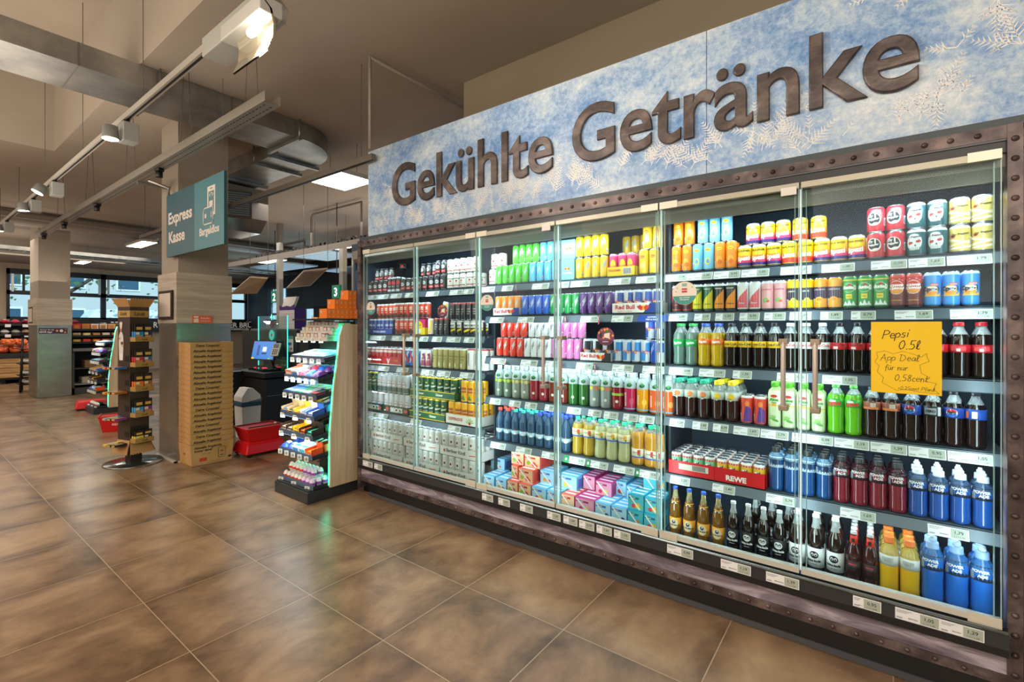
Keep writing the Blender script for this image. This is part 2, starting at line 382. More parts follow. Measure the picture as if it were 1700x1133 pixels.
tree(9.0, -26, 'leafy street tree outside the windows behind the chocolate display')
tree(4.2, -25, 'leafy street tree outside the window left of the far pillar')
van = MB(); van.box(-29.9, 5.2, .35, -28.1, 9.6, 1.1, P('#e7e7ea', .3)).prism([(5.6, 1.1), (9.6, 1.1), (9.5, 2.3), (6.5, 2.3)], lambda u, v, d: (d, u, v), -29.8, -28.2, P('#e7e7ea', .3)); vo = van.build('parked_van', bevel=.05)
for yy in (6.1, 8.8):
    MB().lathe([(.32, -.1), (.34, -.06), (.34, .06), (.2, .1)], P('#15161a', .6), 16).build('wheel', vo, (-28.15, yy, .34), (0, pi / 2, 0))
tag(vo, 'white van parked outside the windows', 'van')

# ------------------------------------------------------------------ the glass-door drinks cooler
XL, XR, YF = -3.49, .421, 2.68
SECT = {'A': (-3.62, -2.20), 'B': (-2.19, -.925), 'C': (-.915, .405)}
SHELF = {'A1': 1.750, 'A2': 1.386, 'A3': 1.118, 'A4': .698, 'A5': .285, 'B1': 1.757, 'B2': 1.533, 'B3': 1.238, 'B4': .948, 'B5': .632, 'B6': .292,
         'C1': 1.757, 'C2': 1.536, 'C3': 1.238, 'C4': .950, 'C5': .632, 'C6': .292}
cooler = empty('drinks_cooler', ((XL + XR) / 2, 3.0, 0)); tag(cooler, 'long six-door glass-front drinks cooler in a riveted dark iron frame along the wall', 'cooler')
def cbuild(mb, name, parent=None, **k):
    o = mb.build(name, None, **k); p = parent or cooler
    o.parent = p; o.matrix_parent_inverse = (p.matrix_world if p is not cooler else Matrix.Translation(cooler.location)).inverted(); return o
sh = MB()
sh.box(-3.66, 3.38, 0, .52, 3.44, 2.2, INTERIOR).box(-3.66, 2.76, .05, -3.63, 3.40, 2.2, INTERIOR).box(.43, 2.76, .05, .46, 3.40, 2.2, INTERIOR)
sh.box(-3.66, 2.74, 2.13, .46, 3.42, 2.2, INTERIOR).box(-3.66, 2.735, .05, .46, 3.40, .24, DARK).box(-3.66, 2.72, .24, .46, 3.40, .283, INTERIOR)
cbuild(sh, 'cabinet_shell')
up = MB()
for x in (-2.195, -.92): up.box(x - .006, 2.95, .29, x + .006, 3.38, 2.1, P('#39444c', .4, .3))
for i in range(80):
    x = -3.58 + i * .05
    up.box(x, 3.372, 1.95, x + .022, 3.381, 1.958, BLACK); up.box(x, 3.372, 1.20, x + .022, 3.381, 1.208, BLACK)
cbuild(up, 'uprights')
va = MB()
va.prism([(2.705, 2.07), (2.705, 2.055), (2.77, 2.018), (2.785, 2.018), (2.785, 2.13), (2.705, 2.13)], lambda u, v, d: (d, u, v), -3.60, .42, P('#85857c', .45, .2)); cbuild(va, 'light_valance')
# riveted frame
fr = MB()
fr.box(XL, YF, 2.155, XR, YF + .03, 2.205, IRON).box(XL, YF - .004, .05, XL + .042, YF + .07, 2.205, IRON).box(.381, YF - .004, 0, XR, YF + .08, 2.205, IRON)
fr.box(XL + .04, YF - .002, .112, .381, YF + .012, .152, IRON)
def rivet(x, y, z, r=.0105): fr.lathe([(r, 0), (r * .92, r * .35), (r * .6, r * .68), (r * .01, r * .8)], IRON, 10, (0, 0, 0))
def rivets(pts, r):
    for x, y, z in pts:
        pr = [(r, 0), (r * .92, r * .4), (r * .62, r * .75), (r * .02, r * .9)]; n = 10; vs = []
        for q, h in pr:
            for i in range(n): a = 2 * pi * i / n; vs.append((x + q * cos(a), y - h, z + q * sin(a)))
        fs = [(j * n + i, j * n + (i + 1) % n, (j + 1) * n + (i + 1) % n, (j + 1) * n + i) for j in range(3) for i in range(n)]
        fr.add(vs, fs, IRON, True)
rivets([(XL + .07 + i * .0745, YF, 2.18) for i in range(51)], .011)
rivets([(.401, YF - .004, .09 + i * .0735) for i in range(29)], .0115)
rivets([(XL + .021, YF - .004, .09 + i * .0735) for i in range(29)], .0105)
rivets([(XL + .09 + i * .0815, YF - .002, .132) for i in range(46)], .0095)
cbuild(fr, 'rivet_frame')
hd = MB(); hd.box(XL + .03, YF + .01, 2.105, .395, YF + .06, 2.156, P('#1b1f21', .4)).box(XL + .04, YF + .003, 2.148, .39, YF + .012, 2.156, P('#586062', .4))
hd.box(XL + .005, YF + .012, 2.205, .43, YF + .06, 2.235, P('#39454a', .45)); cbuild(hd, 'header')
cbuild(MB().box(XL + .042, YF + .004, .150, .381, YF + .02, .232, STONE), 'kick_panel')
pl = MB(); pl.box(XL + .14, YF + .012, .03, .381, YF + .05, .114, BLACK).box(XL + .14, YF + .004, .004, .40, YF + .03, .032, P('#45464a', .45)).box(XL + .01, YF + .06, 0, XL + .16, YF + .1, .12, BLACK)
cbuild(pl, 'plinth')
bm_ = MB()
bm_.box(-3.44, YF - .035, .232, .381, YF + .02, .262, BLACK).box(-3.44, YF - .04, .262, .381, YF + .02, .318, P('#2b2d2f', .4))
bm_.tube([(-3.44, YF - .042, .325), (.378, YF - .042, .325)], .007, P('#a9bcc2', .2, .8)); bm_.box(-3.44, YF - .02, .318, .381, YF + .03, .335, P('#16191b', .4))
bumper = cbuild(bm_, 'bumper_rail')

# price tags -----------------------------------------------------------------------------
LCD = P('#a9b4a6', .3); INK = P('#23262a', .6); INKG = P('#7d8286', .6); TAGW = P('#e8ebec', .45)
_tag = {}
def tag_mesh(w, h, kind, price):
    key = (round(w, 3), h, kind, price)
    if key not in _tag:
        b = MB(); b.box(0, -.002, 0, w, .001, h, TAGW)
        f = lambda u, v: (u, -.0026, v)
        if kind != 'blank':
            s_ = w - h * 1.25 if w > h * 1.9 else w * .5
            b.flat(rect(s_, .003, w - .003, h - .003), f, LCD)
            g = lambda u, v: (u, -.0031, v)
            b.text(price, h * .40, lambda u, v: g(s_ + (w - .004 - s_) / 2 + u, h * .46 + v), INK, bold=.01)
            b.text('1 l = ' + price, h * .2, lambda u, v: g(s_ + (w - .003 - s_) / 2 + u, h * .15 + v), INK)
            for q in range(3): b.flat(rect(.004, h - .008 - q * .004, .004 + s_ * (.62 - .1 * q), h - .0065 - q * .004), f, INKG)
            for q in range(9): b.flat(rect(.004 + q * .0021, .005, .004 + q * .0021 + .0012, .011), f, INKG)
            if s_ > .035: b.text('EINWEG' if kind == 'e' else 'MEHRWEG', min(h * .28, s_ * .1), lambda u, v: f(s_ * .72 + u, h * .22 + v), INK, bold=.01)
        _tag[key] = b.mesh('price_label')
    return _tag[key]
PR = ['0,95', '1,05', '1,29', '1,49', '0,79', '1,69', '1,79', '0,99', '1,19', '1,39']
_pc = [0]
def tags(parent, spans, y, z, h, tilt, kind='e'):
    for a, b in spans:
        x0, x1 = X_at(a, y), X_at(b, y); w = max(.03, x1 - x0 - .002)
        p = PR[_pc[0] % len(PR)]; _pc[0] += 1
        o = bpy.data.objects.new('price_label', tag_mesh(w, h, kind, p)); COL.objects.link(o)
        o.location = (x0, y, z); o.rotation_euler = (tilt, 0, 0); o.parent = parent; o.matrix_parent_inverse = Matrix.Translation(cooler.location).inverted() if parent is cooler else parent.matrix_parent_inverse @ Matrix()
        pass
def flags(parent, pxs, y, z):
    for px in pxs:
        x = X_at(px, y); b = MB(); T = lambda u, v: (u * .55, -.004 - u * .5, v)
        b.add([T(*p) for p in ((-.016, .018), (.010, .024), (.018, -.022), (-.006, -.032))], [(0, 1, 2, 3)], RED)
        b.text('%', .030, lambda u, v: (u * .55, -.0055 - u * .5, v - .008), WHITE, bold=.03)
        o = b.build('discount_flag', None, (x, y, z)); o.parent = parent
SP = {
 'A1': [(610, 627), (628, 645), (649, 667), (673, 688), (708, 729), (747, 769), (770, 787)],
 'A2': [(615, 640), (651, 670), (675, 693), (697, 711), (718, 734), (742, 765), (771, 788)],
 'A3': [(609, 627), (628, 646), (659, 678), (700, 721), (726, 748), (764, 787)],
 'A4': [(611, 627), (628, 644), (682, 700), (744, 765)],
 'B1': [(798, 822), (834, 852), (884, 912), (927, 945), (948, 980), (1011, 1047), (1056, 1090)],
 'B2': [(814, 837), (860, 887), (912, 935), (964, 995), (1016, 1051)],
 'B3': [(815, 840), (865, 893), (906, 930), (957, 985), (1017, 1052), (1067, 1104)],
 'B4': [(814, 832), (846, 865), (872, 892), (905, 920), (942, 965), (977, 999), (1003, 1027), (1035, 1060), (1061, 1087)],
 'B5': [(815, 840), (857, 883), (900, 925), (944, 972), (978, 1010), (1019, 1054), (1060, 1095)],
 'C1': [(1104, 1142), (1142, 1184), (1185, 1230), (1231, 1278), (1296, 1348), (1364, 1420), (1446, 1507), (1508, 1570), (1572, 1648)],
 'C2': [(1111, 1142), (1153, 1180), (1188, 1220), (1228, 1262), (1269, 1305), (1311, 1348), (1362, 1400), (1413, 1455), (1485, 1550), (1577, 1650)],
 'C3': [(1111, 1151), (1161, 1205), (1217, 1249), (1290, 1342), (1365, 1424)],
 'C4': [(1112, 1137), (1150, 1176), (1184, 1210), (1218, 1262), (1263, 1310), (1315, 1384), (1385, 1444), (1445, 1507), (1508, 1572), (1573, 1650)],
 'C5': [(1113, 1146), (1183, 1221), (1272, 1322), (1395, 1455), (1540, 1610)]}
FL = {'A4': (609, 640), 'B1': (857,), 'B2': (835, 939, 994), 'B3': (838, 933, 988)}
NAMES = {'A': 'left bay', 'B': 'middle bay', 'C': 'right bay'}
YS = 2.84
for key, z in SHELF.items():
    s_, n = key[0], int(key[1:]); x0, x1 = SECT[s_]
    if key in ('A5', 'B6', 'C6'): continue
    b = MB(); b.box(x0, YS, z - .018, x1, 3.37, z - .002, SHELFG)
    b.prism([(YS, z - .001), (YS, z - .006), (YS - .020, z - .050), (YS - .014, z - .054), (YS + .02, z - .02), (YS + .02, z - .001)], lambda u, v, d: (d, u, v), x0, x1, P('#56646f', .35, .2))
    for xx in (x0 + .01, x1 - .014): b.prism([(YS + .02, z - .018), (3.37, z - .018), (3.37, z - .09)], lambda u, v, d: (d, u, v), xx, xx + .004, SHELFG)
    led = P('#dff4ff', .5, 0, 6.0)
    b.box(x0 + .03, YS + .03, z - .030, x1 - .03, YS + .045, z - .019, led)
    o = b.build('shelf', cooler); o.location = (-cooler.location.x, -cooler.location.y, 0)
    for a_, b_2 in SP[key]:
        xa, xb = X_at(a_, YS - .01), X_at(b_2, YS - .01); p = PR[_pc[0] % len(PR)]; _pc[0] += 1
        t = bpy.data.objects.new('price_label', tag_mesh(max(.03, xb - xa - .002), .043, 'e', p)); COL.objects.link(t); t.parent = o
        t.location = (xa, YS - .021, z - .053); t.rotation_euler = (-.42, 0, 0)
    for px in FL.get(key, ()):
        x = X_at(px, YS - .03); T = lambda u, v: (u * .55, -.004 - u * .5, v); f = MB()
        f.add([T(*p) for p in ((-.016, .022), (.012, .026), (.018, -.024), (-.008, -.034))], [(0, 1, 2, 3)], RED)
        f.text('%', .030, lambda u, v: (u * .55, -.0055 - u * .5, v - .006), WHITE, bold=.03)
        q = f.build('discount_flag', o, (x, YS - .03, z - .035))
    lamp('AREA', 'shelf_led', ((x0 + x1) / 2, YS + .035, z - .032), 2.2, COOL, rot=(radians(28), 0, 0), size=x1 - x0 - .08, size_y=.02)
    if key == 'B2':
        f = MB(); xa, xb = X_at(1058, YS - .03), X_at(1106, YS - .03)
        f.box(xa, -.001, 0, xb, 0, .042, P('#1446a8', .5)); f.text('KOFFEIN-', .013, lambda u, v: ((xa + xb) / 2 + u, -.002, .024 + v), WHITE, bold=.02); f.text('FREI & KALT', .013, lambda u, v: ((xa + xb) / 2 + u, -.002, .009 + v), WHITE, bold=.02)
        f.build('shelf_banner', o, (0, YS - .026, z - .052), (-.42, 0, 0))
    if key == 'B5':
        for pa, pb in ((934, 943), (972, 978), (1054, 1060)):
            f = MB(); xa, xb = X_at(pa, YS - .03), X_at(pb, YS - .03); f.box(xa, -.001, 0, xb, 0, .043, P('#0f8a45', .5)); f.flat(ell((xa + xb) / 2, .022, .007, .009), lambda u, v: (u, -.002, v), WHITE); f.build('organic_marker', o, (0, YS - .026, z - .052), (-.42, 0, 0))
for s_, (x0, x1) in SECT.items():
    lamp('AREA', 'canopy_led', ((x0 + x1) / 2, 2.80, 2.00), 3.5, COOL, rot=(radians(38), 0, 0), size=x1 - x0 - .06, size_y=.03)
for a_, b_2 in [(603, 619), (622, 635), (801, 819), (828, 847), (864, 885), (909, 931), (936, 959), (962, 987), (991, 1016), (1020, 1047), (1108, 1151), (1197, 1247), (1272, 1327), (1416, 1463), (1486, 1560), (1560, 1634)]:
    xa, xb = X_at(a_, 2.64), X_at(b_2, 2.64); p = PR[_pc[0] % len(PR)]; _pc[0] += 1
    t = bpy.data.objects.new('price_label', tag_mesh(xb - xa, .045, 'b' if a_ > 1100 and a_ < 1400 else 'e', p)); COL.objects.link(t); t.parent = bumper
    t.location = (xa, YF - .043, .268)
# doors
XD = [-3.382 + .625 * i for i in range(7)]
for i, x in enumerate(XD):
    lamp('AREA', 'door_post_led', (x + (.05 if i == 0 else -.03 if i == 6 else 0), 2.695, 1.15), 2.7 if i > 1 else 1.6, COOL, rot=(radians(90), 0, radians(0)), size=.05, size_y=1.5)
po = MB()
for x in XD[1:6]: po.box(x - .004, 2.684, .34, x + .004, 2.69, 2.08, P('#cfe8ee', .3, 0, .6))
o = po.build('door_post', cooler); o.location = (-cooler.location.x, -cooler.location.y, 0)
EDGE = glassy('#c9e8e2', .55, .05)
for i in range(6):
    x0, x1 = XD[i] + .004, XD[i + 1] - .004; y = 2.655
    d = MB(); d.box(x0, y, .345, x1, y + .006, 2.085, GLASS); g = d.build('door', cooler); g.location = (-cooler.location.x, -cooler.location.y, 0)
    e = MB()
    for x in (x0, x1 - .003): e.box(x, y - .001, .345, x + .003, y + .007, 2.085, EDGE)
    for x in (x0 + .016, x1 - .019): e.box(x, y + .016, .36, x + .003, y + .03, 2.07, EDGE)
    e.build('edge_profile', g)
    hx = x0 if i % 2 == 0 else x1 - .09
    MB().box(x0, y - .006, 2.078, x1, y + .024, 2.104, P('#aaa794', .35, .3)).box(hx, y - .009, 2.076, hx + .09, y - .004, 2.112, P('#d6d2c0', .35, .3)).build('top_rail', g)
    MB().box(x0, y - .006, .338, x1, y + .026, .362, P('#cfcfc4', .35, .3)).box(hx, y - .009, .330, hx + .09, y - .004, .368, P('#d6d2c0', .35, .3)).build('bottom_rail', g)
    hh = MB(); hx = x1 - .055 if i % 2 == 0 else x0 + .055
    hh.tube([(hx, y - .05, 1.085), (hx, y - .05, 1.385)], .0105, P('#c4bbb2', .4, .3), 12)
    for z in (1.085, 1.385): hh.box(hx - .018, y - .06, z - .012, hx + .018, y - .001, z + .012, P('#a39684', .4, .5))
    hh.build('handle', g, bevel=.003)
for q_ in (-.33, -1.60): o = MB().box(q_, 2.645, 2.052, q_ + .06, 2.648, 2.088, PAPER).build('door_sticker', cooler); o.location = (-cooler.location.x, -cooler.location.y, 0)
th = MB(); th.box(-3.30, 3.0, 1.98, -3.22, 3.04, 2.02, BLACK).box(-3.29, 2.995, 1.985, -3.23, 3.0, 2.015, P('#0a0a0a', .2)).text('2.4', .022, lambda u, v: (-3.26 + u, 2.992, 1.993 + v), P('#ff2020', .5, 0, 4)); o = th.build('temperature_display', cooler); o.location = (-cooler.location.x, -cooler.location.y, 0)

# ------------------------------------------------------------------ banner above the cooler
banner = MB().box(-3.374, 2.702, 2.238, -.662, 2.73, 2.968, frost_material()).box(-.658, 2.702, 2.238, .95, 2.73, 2.968, frost_material()).build('frost_banner')
bk = MB().box(-3.34, 2.73, 2.24, .95, 2.76, 2.94, DARK).box(-3.3, 2.76, 2.21, .9, 2.80, 2.3, DARK).box(-.662, 2.705, 2.238, -.658, 2.73, 2.968, P('#5b7388', .6)).build('backing_frame', banner)
fe = MB(); ICE = P('#eef3f4', .5); rr = random.Random(11)
def fern(cx, cz, L, ang, depth=0):
    yy_ = 2.7014 - rr.uniform(0, .0012); n = int(L / .016); fn = lambda u, v: (u, yy_, v)
    dx, dz = cos(ang), sin(ang)
    fe.add([fn(cx - dz * .002, cz + dx * .002), fn(cx + dz * .002, cz - dx * .002), fn(cx + dx * L, cz + dz * L)], [(0, 1, 2)], ICE)
    for i in range(2, n):
        t = i / n; px, pz = cx + dx * L * t, cz + dz * L * t; l = (1 - t) * L * .42 * rr.uniform(.7, 1.1) + .008
        for sg in (1, -1):
            a2 = ang + sg * rr.uniform(.75, 1.0); ex, ez = px + cos(a2) * l, pz + sin(a2) * l
            ez = min(max(ez, 2.242), 2.964); ex = min(max(ex, -3.37), .94)
            fe.add([fn(px - sin(a2) * .0034, pz + cos(a2) * .0034), fn(px + sin(a2) * .0034, pz - cos(a2) * .0034), fn(ex, ez)], [(0, 1, 2)], ICE)
            if depth and l > .05:
                for q in (.4, .65, .85):
                    mx, mz = px + cos(a2) * l * q, pz + sin(a2) * l * q; l2 = l * .3 * (1.1 - q)
                    for s2 in (1, -1):
                        a3 = a2 + s2 * .8
                        fe.add([fn(mx - sin(a3) * .0022, mz + cos(a3) * .0022), fn(mx + sin(a3) * .0022, mz - cos(a3) * .0022), fn(min(mx + cos(a3) * l2, .94), min(max(mz + sin(a3) * l2, 2.242), 2.964))], [(0, 1, 2)], ICE)
for i in range(95):
    x = rr.uniform(-3.34, .9); fern(x, rr.uniform(2.245, 2.36), rr.uniform(.08, .21) * (1 if x < 0 else 1.2), rr.uniform(.6, 2.5), 1)
for x, z in ((-3.25, 2.86), (-3.1, 2.62), (-1.05, 2.50), (-.45, 2.40), (-.28, 2.45), (.0, 2.88), (.13, 2.84), (.25, 2.55), (.28, 2.86), (.36, 2.7), (.2, 2.38), (.42, 2.5), (.5, 2.8), (.62, 2.6)):
    for k in range(rr.choice((3, 5, 6))): fern(x, z, rr.uniform(.06, .12) if z > 2.8 else rr.uniform(.08, .17), rr.uniform(0, 2 * pi), 1)
fe.build('ice_fern_print', banner)
def letters(txt, x0, x1, zb, cap):
    vs, _ = text2d(txt, .017); xs = [p[0] for p in vs]; w = max(xs) - min(xs)
    gv = [p[1] for p in text2d('k', .017)[0]]; sz = cap / (max(gv) - min(gv)); sx = (x1 - x0) / (w * sz)
    c = bpy.data.curves.new('l', 'FONT'); c.body = txt; c.offset = .004; c.extrude = .008; c.bevel_depth = .015; c.bevel_resolution = 2; c.resolution_u = 6
    o = bpy.data.objects.new('l', c); me = o.to_mesh().copy() if False else bpy.data.meshes.new_from_object(o); bpy.data.objects.remove(o)
    for v in me.vertices:
        x, y, z = v.co; v.co = (x0 + (x - min(xs)) * sz * sx, 2.6895 - z * .5 + .004, zb + (y - min(gv)) * sz)
    me.materials.clear(); me.materials.append(LETTER); me.name = 'letters'
    o = bpy.data.objects.new('letters', me); COL.objects.link(o); o.parent = banner
    return o
letters('Gekühlte', -3.05, -1.546, 2.433, .335); letters('Getränke', -1.413, .144, 2.433, .335)
tag(banner, 'blue frost banner with large dark letters above the drinks cooler', 'sign')

# ------------------------------------------------------------------ drinks: one set of meshes per kind, a thing of its own for every can, bottle, box
PROTO = {}
def cyl(R, eps=0.0, z0=0.0, T=None):
    def fn(u, v):
        a = -pi / 2 + u / R; return ((R + eps) * cos(a), (R + eps) * sin(a), z0 + v)
    return fn
def square(R, eps=0.0, T=None):
    """a rounded-square wall for carton-like bottles: front face flat"""
    return lambda u, v: (u, -R * .90 - eps, v)
def draw(mb, R, ops, fnmaker=None):
    e = .00035
    for op in ops:
        fn = (fnmaker or cyl)(R, e); k = op[0]
        if k == 'text':
            _, t, u, v, s_, c = op[:6]; rot = op[6] if len(op) > 6 else 0; b = op[7] if len(op) > 7 else .02; c0, s0 = cos(rot), sin(rot)
            mb.text(t, s_, lambda a, b_: fn(u + a * c0 - b_ * s0, v + a * s0 + b_ * c0), P(c, .4), bold=b)
        elif k == 'ell': mb.flat(ell(op[1], op[2], op[3], op[4], 18, op[6] if len(op) > 6 else 0), fn, P(op[5], .4), R * .35)
        elif k == 'rect': mb.flat(rect(*op[1:5]), fn, P(op[5], .4), R * .35)
        elif k == 'poly': mb.flat(op[1], fn, P(op[2], .4), R * .35)
        e += .00025
def barcode(u, v, w=.012, h=.022): 
    return [('rect', u, v, u + w, v + h, '#eeeeee')] + [('rect', u + .0015 + i * .0022, v + .002, u + .0027 + i * .0022, v + h - .006, '#333333') for i in range(4)]
def can(key, R, H, base, ops=(), zones=(), rim=None, name='soda_can', look='', cat='can', met=0.0):
    b = MB(); bc = P(base, .3, met, 0, .3); t = rim and P(rim, .3, 0, 0, .3) or bc
    prof = [(R * .72, 0), (R * .80, .002), (R * .98, .008), (R, .012)]; ms = [SILV, SILV, bc]
    zs = sorted([z for z in zones], key=lambda q: q[0])
    lastc = bc
    for z, c in zs:
        zz = .012 + z * (H - .026); prof.append((R, zz)); ms.append(lastc); lastc = P(c, .3, met, 0, .3)
    prof += [(R, H - .013), (R * .97, H - .009), (R * .86, H - .0025), (R * .87, H)]; ms += [lastc, rim and t or lastc, rim and t or lastc, SILV]
    b.lathe(prof, ms, 18)
    draw(b, R, ops)
    l = MB(); l.lathe([(R * .88, H - .001), (R * .89, H + .001), (R * .84, H + .0008), (R * .80, H - .003), (.0001, H - .003)], SILV, 18)
    l.flat(ell(0, -.003, R * .22, R * .34, 10), lambda u, v: (u, v, H - .0012), P('#9a9fa4', .3, .8))
    PROTO[key] = (name, b.mesh(name), [('lid', l.mesh('lid'))], R, look, cat)
def bottle(key, prof, mats, capd=None, label=None, name='bottle', look='', cat='bottle', n=18, ops=(), capn='cap', sq=0.0, extra=None):
    """prof (r, z) outline; mats one per segment; capd (r, z0, z1, colour); label (r, z0, z1, colour, ops)"""
    b = MB(); b.lathe(prof, mats, n, sq=sq); R = max(p[0] for p in prof)
    if ops: draw(b, R, ops)
    kids = []
    if capd:
        r, z0, z1, c = capd[:4]; m = MB(); h = z1 - z0
        m.lathe([(r * 1.04, z0), (r * 1.04, z0 + h * .18), (r, z0 + h * .22), (r, z1 - h * .12), (r * .92, z1), (.0001, z1)], P(c, .35), 16)
        if len(capd) > 4: m.lathe([(r * .62, z1), (r * .62, z1 + .012), (r * .38, z1 + .016), (r * .38, z1 + .022), (.0001, z1 + .022)], P(capd[4], .3), 12)
        kids.append((capn, m.mesh(capn)))
    if label:
        r, z0, z1, c, o = label; m = MB()
        if isinstance(r, tuple): ra, rb = r
        else: ra = rb = r
        m.lathe([(ra - .0006, z0), (ra, z0), (rb, z1), (rb - .0006, z1)], P(c, .4), 20); draw(m, max(ra, rb), o); kids.append(('label', m.mesh('label')))
    if extra:
        m = MB(); extra(m); kids.append(('neck_label', m.mesh('neck_label')))
    PROTO[key] = (name, b.mesh(name), kids, R, look, cat)
def put(key, x, y, z, label, group=None, rot=0.0, tilt=None, s=1.0):
    name, me, kids, R, look, cat = PROTO[key]
    o = bpy.data.objects.new(name, me); COL.objects.link(o); o.location = (x, y, z); o.rotation_euler = tilt or (0, 0, rot)
    if s != 1: o.scale = (s, s, s)
    for kn, km in kids:
        k = bpy.data.objects.new(kn, km); COL.objects.link(k); k.parent = o
    return tag(o, label, cat, group)
NTH = ['first', 'second', 'third', 'fourth', 'fifth', 'sixth', 'seventh']
SHN = {'A': ['top', 'second', 'third', 'fourth', 'bottom'], 'B': ['top', 'second', 'third', 'fourth', 'fifth', 'bottom'], 'C': ['top', 'second', 'third', 'fourth', 'fifth', 'bottom']}
def shelf_name(key):
    return '%s shelf, %s' % (SHN[key[0]][int(key[1:]) - 1], NAMES[key[0]])
rj = random.Random(5)
_gi = {}
def row(key, shelf, x0, n, pitch, rows=1, tier=0, rp=None, y0=None, base=0.0, face=None, jit=.35, skip=0, what=None, sub=''):
    """n things side by side from x0, ROWS deep, standing TIER cans up"""
    R = PROTO[key][3]; look = what or PROTO[key][4]; H = max(v.co.z for v in PROTO[key][1].vertices)
    z = SHELF[shelf] + base + tier * (H + .0015) + .0005; yy = (YS + .012 + R) if y0 is None else y0; rp = rp or (2 * R + .0025)
    gk = (look, shelf, round(x0, 3), tier, base)
    tname = {0: '', 1: ' upper layer'}.get(tier, ' top layer')
    if sub: tname = ' ' + sub + tname
    for r in range(rows):
        for i in range(n):
            x = x0 + pitch * (i + .5) if n > 1 or pitch else x0
            a = face if face is not None else -.25 + rj.uniform(-jit, jit) + (.35 if x < -1 else 0)
            rn = '' if rows == 1 else (', front row' if r == 0 else ', %s row' % NTH[r])
            pos = (ORD[i] if i < len(ORD) else str(i + 1)) if n > 1 else ''
            lab = '%s %s%s%s, %s' % (pos, look, rn, tname, shelf_name(shelf))
            put(key, x, yy + r * rp, z, ' '.join(lab.split()), '%ss on the %s' % (look, shelf_name(shelf).replace(',', '')), a)
TX = lambda t, u, v, s, c, rot=0, b=.02: ('text', t, u, v, s, c, rot, b)
BOLT = lambda c: ('poly', [(-.006, .085), (.014, .115), (.006, .09), (.012, .092), (-.010, .055), (-.001, .082)], c)
# cans
S25, K33, D33, L50 = (.0262, .135), (.0271, .147), (.0325, .115), (.0325, .168)
for k, c, c2, lk in (('e_green', '#4fc62e', '#b8c4cc', 'slim green can'), ('e_lblue', '#5fbfe6', '#b9cfe2', 'slim light blue can'), ('e_yellow', '#f2c60f', '#9fb0c4', 'slim yellow can'), ('e_orange', '#f29a1f', '#c9ced6', 'slim orange can'), ('e_blue', '#1f5fcf', '#b9c6da', 'slim blue can'),
                     ('e_dgreen', '#14994a', '#c9d2d2', 'slim dark green can'), ('e_purple', '#5b2a7c', '#bdb4cc', 'slim purple can'), ('e_red', '#e2402b', '#c9ced4', 'slim red can'), ('e_white', '#dfe0e2', '#85898f', 'slim white can'), ('e_pink', '#dd77b8', '#f0c8e0', 'slim pink can'), ('e_navy', '#1a3f9e', '#8da6d0', 'slim navy can')):
    can(k, *S25, c, [('poly', [(-.012, .075), (.016, .120), (.010, .088), (.018, .094), (-.006, .048), (-.003, .078)], c2), TX('Red Bull', -.018, .05, .012, c2, pi / 2, .02)] + barcode(.028, .02), name='energy_drink_can', look=lk)
for k, a, c in (('rb', '#2b4fa6', '#c9ccd3'), ('rb_black', '#272b30', '#c9ccd3'), ('rb_free', '#2f86cc', '#c5ccd6')):
    ops = []
    for q in range(4):
        u = (q - 2) * .0412; z0, z1 = (.014, .066) if q % 2 else (.066, .121); ops.append(('poly', [(u - .003, z0), (u + .0382, z0), (u + .0412, z1), (u, z1)], a))
    ops += [TX('Red Bull', 0, .066, .0135, '#d5202f'), ('ell', 0, .062, .006, .006, '#f3b51b'), ('poly', [(-.012, .056), (-.003, .064), (-.002, .056)], '#d5202f'), ('poly', [(.012, .056), (.003, .064), (.002, .056)], '#d5202f')]
    can(k, *S25, c, ops, name='energy_drink_can', look={'rb': 'blue and silver energy can', 'rb_black': 'black and silver energy can', 'rb_free': 'bright blue and silver can'}[k])
can('jim', *D33, '#e9e6df', [('rect', -.03, .022, .03, .030, '#b03a2e'), TX('JIM BEAM', 0, .074, .013, '#2b2b2b'), ('ell', 0, .060, .008, .008, '#c0392b'), TX('COLA', 0, .040, .008, '#666666')], name='whiskey_mix_can', look='white whiskey mix can')
can('jack', *D33, '#1b1c1f', [('ell', 0, .066, .018, .015, '#c9ced2'), TX("JACK", 0, .062, .012, '#111111', 0, .03), ('rect', -.024, .020, .024, .042, '#b4202c'), TX('& Cola', 0, .027, .011, '#eeeeee')], name='whiskey_mix_can', look='black whiskey mix can')
can('darkslim', *S25, '#24262b', [('rect', -.02, .07, .02, .10, '#c3323a'), TX('No.7', 0, .05, .013, '#d8d8d8'), ('rect', -.024, .012, .024, .03, '#c9cdd0')], rim='#b4babf', name='whiskey_mix_can', look='dark slim spirits can')
can('orangered', *S25, '#dc4a33', [('poly', [(-.03, .03), (.0, .05), (.03, .03), (.03, .012), (-.03, .012)], '#2b2a2e'), ('rect', -.015, .075, .015, .10, '#f3e4d2'), TX('HAZE', 0, .082, .013, '#c9311e'), TX('9.0%', 0, .055, .012, '#f6efe6')], rim='#d8d8d8', name='mixed_drink_can', look='slim orange-red can')
can('bluecan', *S25, '#1d4296', [TX('10%', 0, .07, .024, '#d5dbe4', 0, .04), ('rect', -.02, .045, .02, .05, '#f0d23c')], rim='#d8d8d8', name='mixed_drink_can', look='slim royal blue can')
can('blackdot', *S25, '#26272b', [TX('RUM', 0, .08, .013, '#b9bcc0'), TX('COLA', 0, .062, .013, '#b9bcc0'), TX('MIX', 0, .044, .013, '#b9bcc0'), ('ell', -.012, .055, .003, .003, '#d42a2a'), ('ell', .014, .09, .003, .003, '#d42a2a')], rim='#c23a40', name='mixed_drink_can', look='slim black can')
